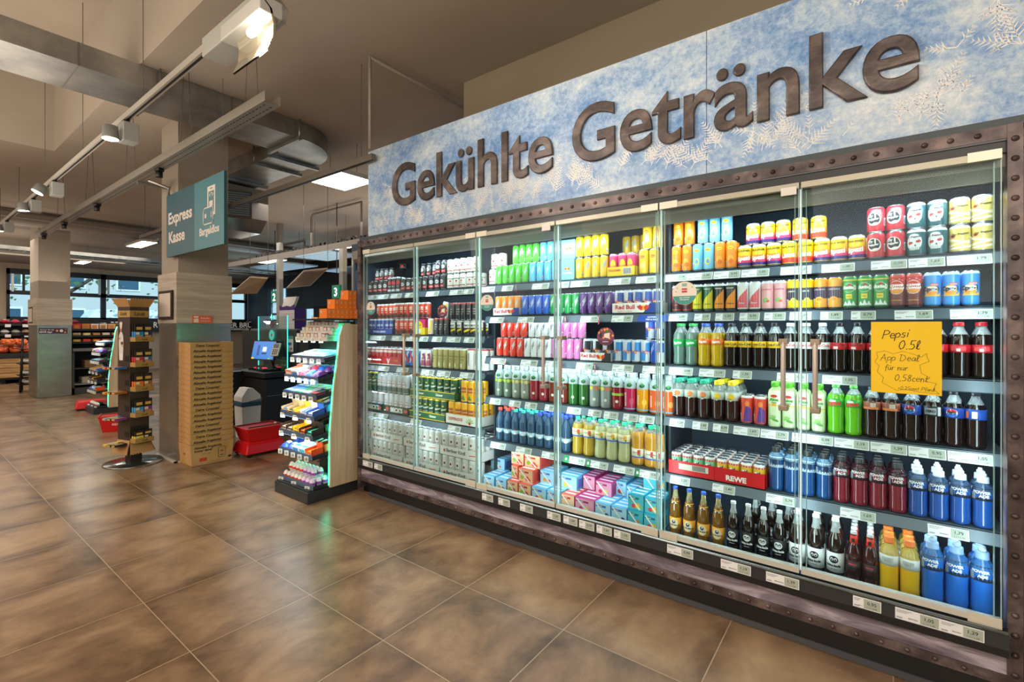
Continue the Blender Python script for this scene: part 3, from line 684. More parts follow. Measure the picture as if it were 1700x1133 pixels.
can('bw', *D33, '#23252a', [('poly', [(-.03, .02), (.03, .04), (.03, .055), (-.03, .035)], '#f0d52a'), ('poly', [(-.03, .06), (.03, .06), (.03, .1), (-.03, .1)], '#e9e9e6'), TX('9MIX', 0, .068, .022, '#16181c', 0, .04)], rim='#c9cccf', name='mixed_drink_can', look='black, white and yellow can')
can('whiteyel', *S25, '#e9e6dc', [('poly', [(-.01, .012), (.02, .012), (.028, .12), (.012, .12), (.004, .06)], '#e9b72d'), TX('Radler', -.01, .06, .012, '#c08a1a', pi / 2)], name='mixed_drink_can', look='white and yellow slim can')
can('vodkared', *K33, '#c8343a', [('rect', -.03, .105, .03, .125, '#e9ddd6'), TX('V', 0, .03, .05, '#efe6df', 0, .05), ('rect', -.03, .015, .03, .028, '#e9ddd6')], rim='#dfe2e4', name='vodka_mix_can', look='red vodka mix can')
can('xblue', *K33, '#2f6fc4', [('poly', [(-.03, .03), (-.012, .03), (.03, .13), (.012, .13)], '#c9d6e6'), ('poly', [(.03, .03), (.012, .03), (-.03, .13), (-.012, .13)], '#d7433c')], rim='#dfe2e4', name='vodka_mix_can', look='blue can with red cross')
can('xred', *K33, '#e3e0dc', [('poly', [(-.02, .014), (.035, .014), (.02, .125), (.0, .08)], '#9d1f4b'), TX('MIXERY', 0, .06, .013, '#f2f2f2', 0, .03), ('ell', .012, .105, .012, .012, '#9d1f4b')], rim='#dfe2e4', name='beer_mix_can', look='white can with crimson figure')
can('gold', .0275, .165, '#a59a5c', [TX('Prosecco', 0, .10, .013, '#4a431f'), TX('Secco', 0, .075, .011, '#4a431f'), ('rect', -.015, .02, .0, .05, '#d8d4b8')], rim='#d6d3be', name='sparkling_wine_can', look='tall gold wine can')
can('limonade', *L50, '#e6e3df', [TX('Limonade', 0, .085, .024, '#3b3b3d', pi / 2, .03)], rim='#c0474a', name='lemonade_can', look='tall white lemonade can')
can('becks', *L50, '#c4c8cb', [('ell', 0, .085, .024, .026, '#c0313a'), ('ell', 0, .085, .021, .023, '#c4c8cb'), TX("BECK'S", 0, .079, .013, '#1c3a2c', 0, .04)], zones=(), name='beer_can', look='silver and green beer can')
PROTO['becks'][1]
b_g = [('rect', -.1, .012, .1, .055, '#1e4a3a')]
can('becksg', *L50, '#c4c8cb', b_g + [('ell', 0, .085, .024, .026, '#c0313a'), ('ell', 0, .085, .021, .023, '#dcdfe0'), TX("BECK'S", 0, .079, .013, '#1c3a2c', 0, .04)], name='beer_can', look='silver beer can')
can('goesser', *L50, '#1f5336', [TX('Gösser', 0, .085, .021, '#e6ead9', .15, .03), TX('NaturRadler', 0, .058, .010, '#dfe6c8'), ('ell', -.0, .118, .01, .006, '#d9c23a')], rim='#eacb1e', name='beer_can', look='green beer can with yellow rim')
can('desp', *L50, '#eeb01c', [('rect', -.026, .075, .026, .115, '#a8402e'), TX('DESPERADOS', 0, .09, .0085, '#f6e2b0', 0, .03), ('poly', [(-.02, .02), (0, .06), (.02, .02)], '#3f8f3a'), ('ell', -.012, .03, .007, .007, '#c92a2a')], rim='#f2c21e', name='beer_can', look='yellow and red beer can')
can('kindl', *L50, '#c4c4bd', [('rect', -.017, .03, .017, .135, '#868884'), ('rect', -.0155, .0315, .0155, .1335, '#cfcfc8'), ('ell', .0, .105, .0085, .010, '#7e2a24'), TX('Berliner', 0, .075, .010, '#3a3a3a', .1, .02), TX('Kindl', 0, .062, .011, '#3a3a3a', .1, .02)], rim='#d8dad9', name='beer_can', look='white beer can')
can('lip_y', *K33, '#edc51a', [('ell', 0, .105, .014, .009, '#d73a32'), TX('Lipton', 0, .102, .008, '#f7e04a', 0, .03), ('ell', .004, .055, .014, .016, '#f6e57c')] + barcode(-.03, .015, .012, .03), name='iced_tea_can', look='yellow iced tea can')
can('lip_o', *K33, '#ef8a20', [('ell', 0, .112, .015, .009, '#f5d42f'), TX('Lipton', 0, .109, .008, '#c92a25', 0, .03), ('ell', 0, .055, .016, .018, '#f7a63a'), ('ell', .004, .04, .012, .012, '#e26a18')] + barcode(-.03, .015, .011, .03), name='iced_tea_can', look='orange iced tea can')
can('lip_b', *K33, '#7fc8ea', [('ell', 0, .112, .015, .009, '#f5d42f'), TX('Lipton', 0, .109, .008, '#c92a25', 0, .03), ('ell', 0, .05, .013, .018, '#f1d23e'), ('ell', 0, .05, .008, .012, '#5aa8d8')] + barcode(-.03, .015, .011, .03), name='iced_tea_can', look='light blue iced tea can')
can('proseccopink', *S25, '#d83673', [('ell', 0, .065, .018, .035, '#f2d21e'), TX('PALOMA', 0, .055, .013, '#d83673', 0, .03)], rim='#e889ab', name='mixed_drink_can', look='pink can with yellow oval')
can('spezi', *D33, '#f3c81a', [('rect', -.1, .045, .1, .062, '#f08a2a'), ('rect', -.1, .026, .1, .045, '#e8386e'), ('rect', -.1, .011, .1, .026, '#3a2c7a'), TX('PAULANER', 0, .083, .0135, '#4a3a10', 0, .02), TX('Spezi', 0, .038, .031, '#fdf6ee', .08, .05)], rim='#d9dbdc', name='soda_can', look='yellow and pink cola-mix can')
can('limo', *D33, '#f5cd18', [('rect', -.1, .034, .1, .058, '#f29a22'), ('rect', -.1, .011, .1, .034, '#e2422a'), TX('PAULANER', 0, .083, .0135, '#4a3a10', 0, .02), TX('Limo', 0, .038, .031, '#fdf6ee', .08, .05)], rim='#e8d15c', name='soda_can', look='yellow and red lemonade can')
can('dp_red', *D33, '#c72f3f', [('ell', 0, .062, .026, .030, '#e9e4e2', .3), ('ell', 0, .064, .022, .025, '#26272b', .3), TX('Dr', -.010, .072, .015, '#f2f2f2', 0, .03), TX('Pepper', 0, .058, .013, '#f2f2f2', .1, .03), ('ell', .004, .040, .012, .006, '#e9e4e2', .3)] + barcode(.038, .03, .014, .035), rim='#c72f3f', name='soda_can', look='dark red monster-face can')
can('dp_green', *D33, '#1e5a63', [('ell', 0, .060, .027, .036, '#dfe3e2'), ('ell', -.012, .056, .0085, .006, '#b83a36', .3), ('ell', .014, .062, .0085, .006, '#b83a36', .3), ('poly', [(0, .042), (.004, .05), (.008, .042)], '#26272b'), ('poly', [(-.016, .026), (.018, .026), (.016, .036), (-.014, .036)], '#dfe3e2')] + [('rect', -.014 + i * .005, .024, -.013 + i * .005, .037, '#26272b') for i in range(7)] + [TX('Dr Pepper', 0, .078, .012, '#26272b', .1, .03)], rim='#c9cfd0', name='soda_can', look='teal skull-face can')
can('dp_gold', *D33, '#d3bd62', [('poly', [(-.05, .02), (.05, .045), (.05, .055), (-.05, .03)], '#efe6c4'), ('poly', [(-.05, .055), (.05, .035), (.05, .043), (-.05, .065)], '#efe6c4'), ('poly', [(-.05, .012), (.05, .022), (.05, .032), (-.05, .018)], '#f1ead0'), ('ell', -.016, .070, .008, .006, '#b5302a'), ('ell', -.016, .070, .003, .003, '#26170f'), TX('Dr Pepper', .010, .074, .0125, '#3a2d1c', .12, .03)] + barcode(.04, .03, .014, .035), rim='#dcd8c6', name='soda_can', look='gold bandaged-face can')
for k, c1, c2, c3, lk, t in (('s_red', '#c0392e', '#23262a', '#d84a3a', 'red and black soda can', 'Cola'), ('s_gy', '#1e5a38', '#e0cf1c', '#1e5a38', 'green and yellow soda can', 'Lemon'), ('s_bo', '#1f2226', '#f0941c', '#23262a', 'black and orange soda can', 'Orange'), ('s_wr', '#dcdfe2', '#d9505a', '#c9ced2', 'white and red soda can', 'Bitter')):
    can(k, *K33, c1, [('poly', [(-.035, .014), (.03, .014), (.03, .115), (-.005, .075), (-.035, .03)], c2), TX('Schweppes', 0, .118, .009, '#e9e4d4'), TX(t, .004, .035, .012, c3)], rim='#d9dbdc', name='soda_can', look=lk)
can('s_pk', *K33, '#e6a9ad', [('ell', 0, .05, .015, .012, '#8fbf7a'), ('ell', .01, .045, .007, .007, '#e4683f'), TX('SCHWEPPES', 0, .10, .009, '#c2566a')], rim='#d9dbdc', name='soda_can', look='pale pink soda can')
can('s_yn', *K33, '#f0cd1c', [('rect', -.1, .045, .1, .105, '#1c2a55'), ('ell', .008, .045, .012, .012, '#f6de58'), TX('LEMON', 0, .085, .010, '#e9e4d4')] + barcode(-.028, .02, .012, .03), name='soda_can', look='yellow and navy lemon can')
can('s_on', *K33, '#f0a01f', [('rect', -.1, .050, .1, .105, '#1c2a55'), ('ell', .0, .045, .016, .013, '#f6b84a'), ('ell', .0, .045, .012, .009, '#ee8a1a'), TX('SANPELLEGRINO', 0, .09, .0068, '#e9e4d4'), ('ell', 0, .1, .003, .003, '#d2442c')] + barcode(-.034, .02, .012, .03), name='soda_can', look='orange and navy orange can')
can('uludag', *K33, '#259a43', [('rect', -.1, .128, .1, .133, '#e8d53a'), ('ell', 0, .095, .022, .022, '#e4ede2'), ('ell', 0, .095, .0205, .0205, '#259a43'), TX('uludağ', 0, .090, .021, '#f4f7f2', 0, .05), ('ell', .003, .108, .007, .005, '#c92d38'), ('rect', -.010, .045, .012, .066, '#e6d023'), TX('NEU', 0, .052, .008, '#2d4a1c')] + [('poly', [(-.02 + i * .014, .014), (-.012 + i * .014, .034 + .006 * (i % 2)), (-.002 + i * .014, .014)], '#dfe8ec') for i in range(3)], name='soda_can', look='green lemonade can with white name')
can('schwip', *K33, '#6a1e22', [('rect', -.1, .105, .1, .134, '#d83a36'), ('ell', 0, .088, .027, .030, '#f1ece6'), ('ell', 0, .088, .0255, .028, '#d23a30'), ('poly', [(-.024, .078), (.024, .078), (.017, .066), (0, .061), (-.017, .066)], '#ef9a1e'), TX('SCHWIP', 0, .092, .0135, '#ffffff', 0, .06), TX('SCHWAP', 0, .079, .0135, '#ffffff', 0, .06), TX('cola & orange', 0, .030, .006, '#f0b02c', 0, .03)] + [('ell', -.04 + .01 * i, .118 + .006 * (i % 2), .0022, .0022, '#f3c9c4') for i in range(9)], rim='#e2574f', name='soda_can', look='brown-red cola-mix can')
can('spezib', *K33, '#2f8fdc', [('ell', 0, .070, .024, .020, '#f3b32a'), ('poly', [(-.026, .045), (.03, .045), (.034, .062), (.02, .052), (.01, .058), (-.02, .056)], '#f3b32a'), ('ell', 0, .060, .017, .009, '#ee8d22'), ('ell', .001, .075, .021, .010, '#eef2f4'), TX('Spezi', 0, .068, .024, '#20242c', .04, .07), ('rect', -.002, .090, .022, .099, '#cf2f2f'), TX('ORIGINAL', .010, .092, .0048, '#ffffff', 0, .03)] + barcode(-.045, .02, .014, .034), rim='#cfe2f2', name='soda_can', look='blue can with orange splash')
can('kirsch', *K33, '#d8442c', [('poly', [(-.01, .014), (.03, .014), (.03, .075), (.004, .1)], '#4b3a92'), ('ell', .008, .105, .01, .014, '#ef8a3a'), TX('SUN', -.016, .085, .014, '#2b1f4d', pi / 2)] + barcode(-.03, .02, .011, .034), rim='#e8e2e2', name='soda_can', look='red and purple juice can')
for k, c, lk in (('c_mint', '#86cfa2', 'mint green canned drink'), ('c_gold', '#e2b921', 'golden yellow canned drink')):
    can(k, .0265, .115, c, [('rect', -.1, .092, .1, .101, '#e9b0b2'), ('ell', -.004, .062, .015, .017, '#f3f1ea'), ('poly', [(-.006, .046), (.010, .046), (.012, .068), (.010, .084), (.006, .074), (0, .074), (-.002, .082), (-.004, .066)], '#25396e')] + [('rect', -.08 + .012 * i, .092, -.074 + .012 * i, .101, '#c9353a') for i in range(14)], rim='#e6e2e0', name='small_drink_can', look=lk)
# soft plastic bottles
CLR = glassy('#dfe8ea', .30, .04)
def pet(R, H, liquid, clear=None, waist=True, fill=.78):
    L_ = P(liquid, .12, 0, 0, .6); K_ = clear or CLR; n = R * .40
    pr = [(R * .72, 0), (R * .95, .006), (R * 1.0, .02), (R * .93, .055) if waist else (R, .055), (R, H * .42), (R, H * .56), (R * .96, H * fill * .93), (R * .80, H * fill), (R * .52, H * .86), (n, H * .90), (n, H * .93)]
    return pr, [L_, L_, L_, L_, L_, L_, L_, K_, K_, K_]
def mkpet(key, R, H, liq, capc, lab, look, name='soda_bottle', fill=.78, ops=None, clear=None, waist=True):
    pr, ms = pet(R, H, liq, clear, waist, fill)
    bottle(key, pr, ms, (R * .44, H * .93, H, capc), lab, name, look)
PH = .232; PR_ = .0325
co = lambda bg, fg, t='Coca-Cola', s=.0165: (PR_ + .0006, PH * .46, PH * .60, bg, [TX(t, 0, PH * .51, s, fg, .0, .03)])
mkpet('coke', PR_, PH, '#1a0e0c', '#c8202a', (PR_ + .0006, PH * .46, PH * .60, '#c8202a', [('rect', -.024, PH * .49, .024, PH * .57, '#d84a4e'), ('rect', -.006, PH * .48, .006, PH * .53, '#e9dcd8')]), 'cola bottle with red cap and label', 'cola_bottle')
mkpet('cokezero', PR_, PH, '#150c0b', '#16181b', (PR_ + .0006, PH * .46, PH * .60, '#c32029', [('rect', -.018, PH * .475, .0, PH * .52, '#e3c9c2'), TX('Coca-Cola', .0, PH * .54, .012, '#3b1013')]), 'cola bottle with black cap and red label', 'cola_bottle')
mkpet('cokelight', PR_, PH, '#160d0b', '#dfe3e6', co('#dcdcd8', '#c8202a'), 'cola bottle with pale silver label', 'cola_bottle')
mkpet('cokelem', PR_, PH, '#160d0b', '#1a1c20', co('#f0c322', '#1d1b18'), 'cola bottle with yellow label', 'cola_bottle')
mkpet('sprite', PR_, PH, '#5f7a70', '#3aa655', (PR_ + .0006, PH * .46, PH * .62, '#1fa04e', [TX('Sprite', 0, PH * .51, .018, '#f2f6f2', .1, .04)]), 'clear lemonade bottle with green label', clear=CLR)
mkpet('fanta', PR_, PH, '#c8a012', '#3a56b4', (PR_ + .0006, PH * .50, PH * .64, '#f07a28', [TX('Fanta', 0, PH * .545, .019, '#fdf3e6', .1, .05)]), 'golden orangeade bottle with orange label')
mkpet('dew', PR_, PH, '#62b820', '#5fc452', (PR_ + .0006, PH * .55, PH * .71, '#3fae3c', [TX('Mtn', -.006, PH * .645, .016, '#f4f6ee', .1, .05), TX('DEW', .002, PH * .575, .022, '#d92d33', .1, .06)]), 'bright green soda bottle', fill=.80)
mkpet('pepmax', PR_, PH, '#22110e', '#26282c', (PR_ + .0006, PH * .55, PH * .70, '#a05a44', [('rect', -.03, PH * .56, .03, PH * .60, '#e98a4a'), ('rect', .0, PH * .60, .02, PH * .68, '#d8c8bc')]), 'cola bottle with orange-brown label', 'cola_bottle')
mkpet('pepsi', PR_, PH, '#1c1010', '#26282c', (PR_ + .0006, PH * .52, PH * .70, '#20439c', [('ell', 0, PH * .61, .018, .017, '#f3f3f3'), ('poly', [(-.017, PH * .625), (.017, PH * .625), (.011, PH * .67), (0, PH * .683), (-.011, PH * .67)], '#cf2433'), ('poly', [(-.017, PH * .595), (.017, PH * .595), (.011, PH * .55), (0, PH * .537), (-.011, PH * .55)], '#2b62c4'), TX('PEPSI', 0, PH * .595, .012, '#101218', 0, .06)]), 'cola bottle with blue label and round badge', 'cola_bottle')
mkpet('pepsiblk', PR_, PH, '#1c1010', '#26282c', (PR_ + .0006, PH * .52, PH * .70, '#23262c', [('rect', -.02, PH * .55, .02, PH * .67, '#8d9298'), TX('ZERO', 0, PH * .59, .013, '#16181b', 0, .05), ('rect', .024, PH * .53, .036, PH * .69, '#c9ccd2')]), 'cola bottle with black label', 'cola_bottle')
mkpet('pepsib', PR_, PH, '#1c1010', '#26282c', (PR_ + .0006, PH * .52, PH * .70, '#2b52b0', [('rect', -.007, PH * .54, .009, PH * .66, '#dcd6c2'), ('rect', -.028, PH * .54, -.018, PH * .66, '#e8743a')]), 'cola bottle with blue label and barcode', 'cola_bottle')
# sports drinks
def sport(key, liq, lab, txt, capc, capc2, look, H=.215, R=.0324, upper='#3a2830'):
    L_ = P(liq, .10, 0, 0, .7); U = glassy(upper, .55, .06)
    pr = [(R * .8, 0), (R * .96, .005), (R, .02), (R * .97, .045), (R * .95, .085), (R, .115), (R, .155), (R * .86, .178), (R * .58, .188), (R * .56, .192)]
    sc_ = H / .215; pr = [(r, z * sc_) for r, z in pr]
    bottle(key, pr, [L_] * 6 + [U] * 3, (R * .57, .190 * sc_, .215 * sc_, capc) + ((capc2,) if capc2 else ()), ((R + .0007, R * .9 + .0008), .118 * sc_, .170 * sc_, lab, [TX('POWER', .0, .147 * sc_, .0155, txt, 0, .05), TX('ADE', .006, .132 * sc_, .0155, txt, 0, .05), ('rect', -.034, .122 * sc_, -.020, .150 * sc_, '#8d9aa4')]), 'sports_drink_bottle', look)
sport('ade_b', '#0d4680', '#bcd2e0', '#1c2b3c', '#1e2226', None, 'blue sports drink with black cap', upper='#6a98bc')
sport('ade_r', '#7c1a2c', '#28262b', '#e6e2e4', '#1e2226', None, 'dark red sports drink with black cap', upper='#4a1c2a')
sport('ade_s', '#1c4f9e', '#24282f', '#e6e9ee', '#dfe4ea', '#eef2f6', 'deep blue sports drink with white cap', H=.205, upper='#4d6f9e')
sport('ade_big', '#1d66c4', '#2b3a4c', '#e6e9ee', '#8fb2dc', '#b9d0ec', 'large blue sports drink with clear cap', H=.250, R=.0360, upper='#3f86d6')
def orange_cap():
    R, H = .0333, .235; L_ = P('#e2b21c', .12, 0, 0, .6); U = glassy('#dcc45a', .6)
    pr = [(R * .85, 0), (R, .01), (R * .97, .06), (R, .10), (R, .16), (R * .8, .19), (R * .5, .2), (R * .48, .21)]
    bottle('orcap', pr, [L_] * 4 + [U] * 3, (R * .55, .208, H, '#f0792c'), ((R + .0006), .115, .16, '#dfe4e2', [('rect', -.02, .125, .02, .15, '#b9c2c2'), TX('ISO', 0, .13, .014, '#8b8f92')]), 'sports_drink_bottle', 'yellow drink with orange cap')
orange_cap()
# teas with white shrink tops
def shrink(key, liq, look, deco=None, dk='#3f9a50', seal=True):
    R, H = .035, .225; L_ = P(liq, .12, 0, 0, .5); WT = P('#b4c2c0', .35)
    pr = [(R * .85, 0), (R, .008), (R, .06), (R, .135), (R, .137), (R * .93, .165), (R * .62, .190), (R * .5, .196), (R * .5, .20)]
    ops = [('ell', 0, .155, .016, .011, '#215c3c', .15), ('ell', .002, .162, .008, .008, dk)]
    if seal: ops.append(('ell', 0, .05, .009, .009, '#e3e6d2'))
    bottle(key, pr, [L_] * 3 + [WT] * 5, (R * .50, .198, H, '#c3d0d2'), None, 'iced_tea_bottle', look, ops=ops + list(deco or []))
slices = lambda c, c2: [('ell', -.02, .12, .013, .012, c), ('ell', .012, .118, .014, .012, c2), ('ell', .038, .121, .012, .011, c)]
shrink('t_lime', '#6d7f70', 'tea bottle with lime slices', slices('#a9c92a', '#c4da4a')); shrink('t_lem', '#8f978a', 'tea bottle with lemon slices', slices('#d6c95a', '#e4d98c'))
shrink('t_red', '#9a2a38', 'raspberry red tea bottle'); shrink('t_brn', '#7c2f24', 'reddish brown tea bottle'); shrink('t_grn', '#2f6a2c', 'dark green tea bottle')
shrink('t_grp', '#8f9a98', 'clear tea bottle with grapefruit slices', slices('#d9c83a', '#e07a60')); shrink('t_dred', '#8c1f2a', 'dark red tea bottle with green band', [('rect', -.1, .085, .1, .1, '#9cc23a')])
shrink('t_pnk', '#c22a5a', 'pink white-top bottle', [TX('RECHARGE', -.018, .07, .016, '#f6dbe4', pi / 2, .03), ('ell', .014, .06, .014, .02, '#d2506f'), ('rect', -.1, .012, .1, .018, '#5ab0dc')], seal=False)
shrink('t_org', '#e89a1a', 'orange-yellow white-top bottle', [TX('AWAKE', -.018, .07, .017, '#f9e4b4', pi / 2, .03), ('ell', .014, .06, .014, .018, '#f4bf3a'), ('rect', -.1, .012, .1, .018, '#5ab0dc')], seal=False)
shrink('t_or2', '#e2602a', 'orange-red white-top bottle', [TX('DEFENCE', -.018, .07, .016, '#f9e4d4', pi / 2, .03), ('ell', .014, .06, .014, .018, '#f09a4a'), ('rect', -.1, .012, .1, .018, '#5ab0dc')], seal=False)
# waters, juices
def water(key, capc, look):
    R, H = .0315, .235; Wt = glassy('#3d6a8e', .62, .05, '#8fb7d0')
    pr = [(R * .8, 0), (R, .006), (R * .97, .03), (R, .05), (R * .94, .09), (R, .13), (R * .93, .16), (R * .6, .19), (R * .42, .205), (R * .42, .217)]
    bottle(key, pr, [Wt] * 9, (R * .5, .215, H, capc), (R * .975, .055, .088, '#b9dcea', [('ell', 0, .094, .004, .004, '#e0484a'), ('ell', .002, .068, .014, .008, '#e9f4f8')]), 'water_bottle', look)
water('w_red', '#e2463a', 'water bottle with red cap'); water('w_teal', '#35c3ac', 'water bottle with turquoise cap'); water('w_blue', '#2a50c8', 'water bottle with blue cap')
def juice(key, liq, look, top=True, lab='#e4dab2', acc='#e0522c'):
    R, H = .0375, .24; L_ = P(liq, .15, 0, 0, .5)
    pr = [(R * .82, 0), (R, .01), (R, .04), (R * .9, .10), (R, .14), (R, .17), (R * .8, .198), (R * .4, .216), (R * .38, .222)]
    z = (.118, .168) if top else (.045, .098)
    bottle(key, pr, [L_] * 6 + [CLR] * 2, (R * .42, .219, H, '#2fc08a'), (R + .0006 if top else R * .985, z[0], z[1], lab, [('rect', .006, z[0] + .016, .024, z[1] - .006, acc), ('rect', -.05, z[0], .05, z[0] + .008, '#3a66c0'), TX('Schorle', -.008, z[0] + .028, .010, '#4a4434'), ('ell', .018, z[0] + .016, .006, .007, '#3f8f3c')]), 'juice_bottle', look)
juice('j_apple', '#b8962a', 'golden juice spritzer bottle'); juice('j_lem', '#b4b684', 'cloudy pale juice spritzer bottle', acc='#e8a42c'); juice('j_amb', '#c98f2a', 'amber juice bottle with low label', False, '#e9e2cc', '#c2322c')
def tea2(key, capc, fruit, look):
    R, H = .0325, .212; L_ = P('#2e1713', .12, 0, 0, .5); U = glassy('#bfc9c4', .35)
    pr = [(R * .8, 0), (R, .008), (R * .97, .05), (R, .10), (R, .112), (R, .15), (R * .78, .175), (R * .52, .185), (R * .5, .19)]
    bottle(key, pr, [L_] * 4 + [U] * 4, (R * .58, .188, H, capc), (R + .0006, .112, .152, '#c9d2c8', [('ell', .004, .132, .016, .015, fruit), ('ell', .002, .112, .006, .005, '#a9c2a8'), TX('organic', -.004, .118, .007, '#3c4a38')]), 'iced_tea_bottle', look)
tea2('tea_g', '#28a584', '#e8874a', 'brown peach tea bottle, green cap'); tea2('tea_y', '#e9c91c', '#eec81e', 'brown lemon tea bottle, yellow cap')
def aloe():
    R, H = .0282, .225; b = MB(); A_, B_ = P('#e3ebc8', .3, 0, 0, .4), P('#c9dcae', .3, 0, 0, .4)
    b.lathe([(R * .9, 0), (R * 1.02, .008), (R * 1.02, .105), (R * 1.02, .112), (R * 1.02, .165), (R * .9, .182), (R * .5, .195), (R * .5, .2)], [B_, B_, P('#e0c95a', .4), A_, A_, P('#b8d48c', .3), P('#b8d48c', .3)], 20, sq=.16)
    draw(b, R * .985, [('ell', 0, .155, .015, .007, '#c8352c'), TX('Aloe', 0, .131, .019, '#3f8f34', 0, .06), TX('Vera', 0, .119, .012, '#3f8f34', 0, .04), ('ell', 0, .112, .010, .007, '#e8a42c'), ('ell', -.006, .045, .014, .006, '#7fb45c', .3), ('ell', .006, .035, .015, .006, '#5f9a44', -.3), ('ell', -.002, .055, .012, .004, '#8fc26a', -.2)], lambda r, e: (lambda u, v: (u, -r - e - .0026, v)))
    m = MB(); m.lathe([(R * .56, .198), (R * .56, .222), (R * .5, H), (.0001, H)], P('#68c63c', .35), 16)
    PROTO['aloe'] = ('aloe_drink_bottle', b.mesh('aloe_drink_bottle'), [('cap', m.mesh('cap'))], R, 'square pale aloe drink bottle', 'bottle')
aloe()
# glass bottles
def glass_b(key, R, H, liq, top, capc, label, look, neck=None, name='glass_bottle', sh_=.60):
    L_ = P(liq, .06, 0, 0, 1.0); U = glassy(top, .45, .03)
    pr = [(R * .95, 0), (R, .004), (R, H * .25), (R, H * .48), (R * .94, H * sh_), (R * .55, H * .76), (R * .40, H * .84), (R * .36, H * .95)]
    bottle(key, pr, [L_] * 5 + [U] * 2, (R * .42, H * .945, H, capc), label, name, look, extra=neck)
glass_b('mate', .031, .262, '#7a4f12', '#c9c08a', '#2a58c8', (.0316, .03, .095, '#e8a22c', [('ell', 0, .062, .024, .028, '#f0dcae'), ('ell', 0, .072, .009, .010, '#2a3a78'), ('ell', .001, .076, .004, .005, '#f0dcae'), TX('CLUB-MATE', 0, .050, .0105, '#2a2f4a', 0, .04)]), 'mate bottle with blue cap', name='mate_bottle',
        neck=lambda m: (m.lathe([(.0262, .158), (.0215, .185)], P('#e8a22c', .4), 18), draw(m, .0245, [('ell', 0, .172, .015, .010, '#f0dcae'), ('ell', 0, .175, .005, .005, '#2a3a78')])))
fz = lambda fg: [('ell', 0, .078, .018, .017, fg), ('ell', -.007, .079, .006, .008, '#101112' if fg != '#101112' else '#e4e6e6'), ('ell', .007, .079, .006, .008, '#101112' if fg != '#101112' else '#e4e6e6'), ('ell', -.007, .077, .003, .005, fg), ('ell', .007, .077, .003, .005, fg), TX('fritz-kola', 0, .046, .0145, fg, .05, .05), ('rect', -.012, .034, .012, .036, fg)]
glass_b('fritzb', .0305, .245, '#120a08', '#c9d2d2', '#c9cccd', (.0311, .022, .105, '#101112', fz('#e4e6e6')), 'cola glass bottle with black label', name='cola_glass_bottle', sh_=.66)
glass_b('fritzw', .0335, .262, '#1c0c0a', '#c9d2d2', '#e6e8ea', (.0341, .02, .11, '#dfe3e2', fz('#101112')), 'cola glass bottle with white label', name='cola_glass_bottle', sh_=.66)
glass_b('redsm', .0285, .225, '#3a0d10', '#3a0d10', '#c9cccd', (.029, .03, .095, '#241012', [('rect', -.016, .078, .016, .083, '#d8323a'), TX('V+', 0, .05, .016, '#6a2a2c')]), 'small dark red beer-mix bottle', name='beer_mix_bottle',
        neck=lambda m: (m.lathe([(.0165, .163), (.0118, .205)], P('#e23a2a', .4), 16), draw(m, .0145, [('rect', -.006, .17, .006, .195, '#2a1012')])))

# cartons, trays, packs ------------------------------------------------------------------
def tray(x0, x1, y0, y1, z, h, m, label, name='cardboard_tray', deco=None, group=None, t=.003):
    b = MB(); w, d = x1 - x0, y1 - y0
    b.box(0, 0, 0, w, d, .003, m).box(0, 0, 0, w, t, h, m).box(0, d - t, 0, w, d, h, m).box(0, 0, 0, t, d, h, m).box(w - t, 0, 0, w, d, h, m)
    if deco: deco(b, w, h)
    o = b.build(name, None, (x0, y0, z + .0005)); return tag(o, label, 'tray', group)
pf = lambda e=.0006: (lambda u, v: (u, -e, v))

# ---- left bay
row('jack', 'A1', -3.58, 4, .066, 2, what='black whiskey mix can at far left'); row('darkslim', 'A1', -3.31, 3, .054, 2); row('jack', 'A1', -3.145, 8, .0665, 2); row('jim', 'A1', -2.605, 5, .066, 2)
row('jack', 'A1', -3.58, 4, .066, 1, tier=1, y0=2.96); row('darkslim', 'A1', -2.98, 1, .0001, 1, tier=0, y0=3.06, base=.12, sub='back'); row('jack', 'A1', -2.97, 4, .0665, 1, tier=1, y0=2.955, what='black whiskey mix can by handle')
row('jack', 'A1', -2.735, 2, .0665, 1, tier=1, what='black whiskey mix can beside white'); row('jim', 'A1', -2.605, 5, .066, 1, tier=1)
tray(-3.575, -3.225, YS + .006, YS + .13, SHELF['A2'], .05, P('#1d4296', .5), 'royal blue tray of blue cans on the second shelf, left bay', deco=lambda b, w, h: (b.text('WODKA LEMON', .022, lambda u, v: pf()(w * .5 + u, .016 + v), WHITE, bold=.03), b.flat([(.01, .02), (.05, .028), (.05, .034), (.01, .026)], pf(), P('#f0d23c'))))
row('bluecan', 'A2', -3.57, 6, .0562, 2, base=.003, y0=YS + .006 + .032)
row('orangered', 'A2', -3.215, 4, .058, 2); row('orangered', 'A2', -3.215, 4, .058, 2, tier=1); row('orangered', 'A2', -3.52, 5, .055, 1, tier=1, y0=2.93, what='slim orange-red can above blue tray')
yp = MB(); yp.box(0, 0, 0, .13, .12, .06, P('#f2cf17', .5)).box(0, 0, .06, .13, .12, .13, P('#d8306e', .5)); yp.flat(ell(.06, .075, .045, .04), pf(), P('#f2cf17', .5)); yp.flat(rect(.045, .015, .09, .05), pf(.0012), WHITE); yp.text('6 CANS', .016, lambda u, v: pf(.0018)(.062 + u, .075 + v), P('#c2255e'), bold=.03)
tag(yp.build('drink_multipack', None, (-2.963, YS + .01, SHELF['A2'] + .0005), bevel=.003), 'pink and yellow six-can pack on the second shelf, left bay', 'multipack')
row('orangered', 'A2', -2.965, 3, .055, 1, base=.134, y0=YS + .045, what='slim orange-red can on pink pack')
row('whiteyel', 'A2', -2.822, 1, .07, 2, face=0); row('blackdot', 'A2', -2.745, 3, .0545, 2); row('bw', 'A2', -2.57, 5, .067, 2)
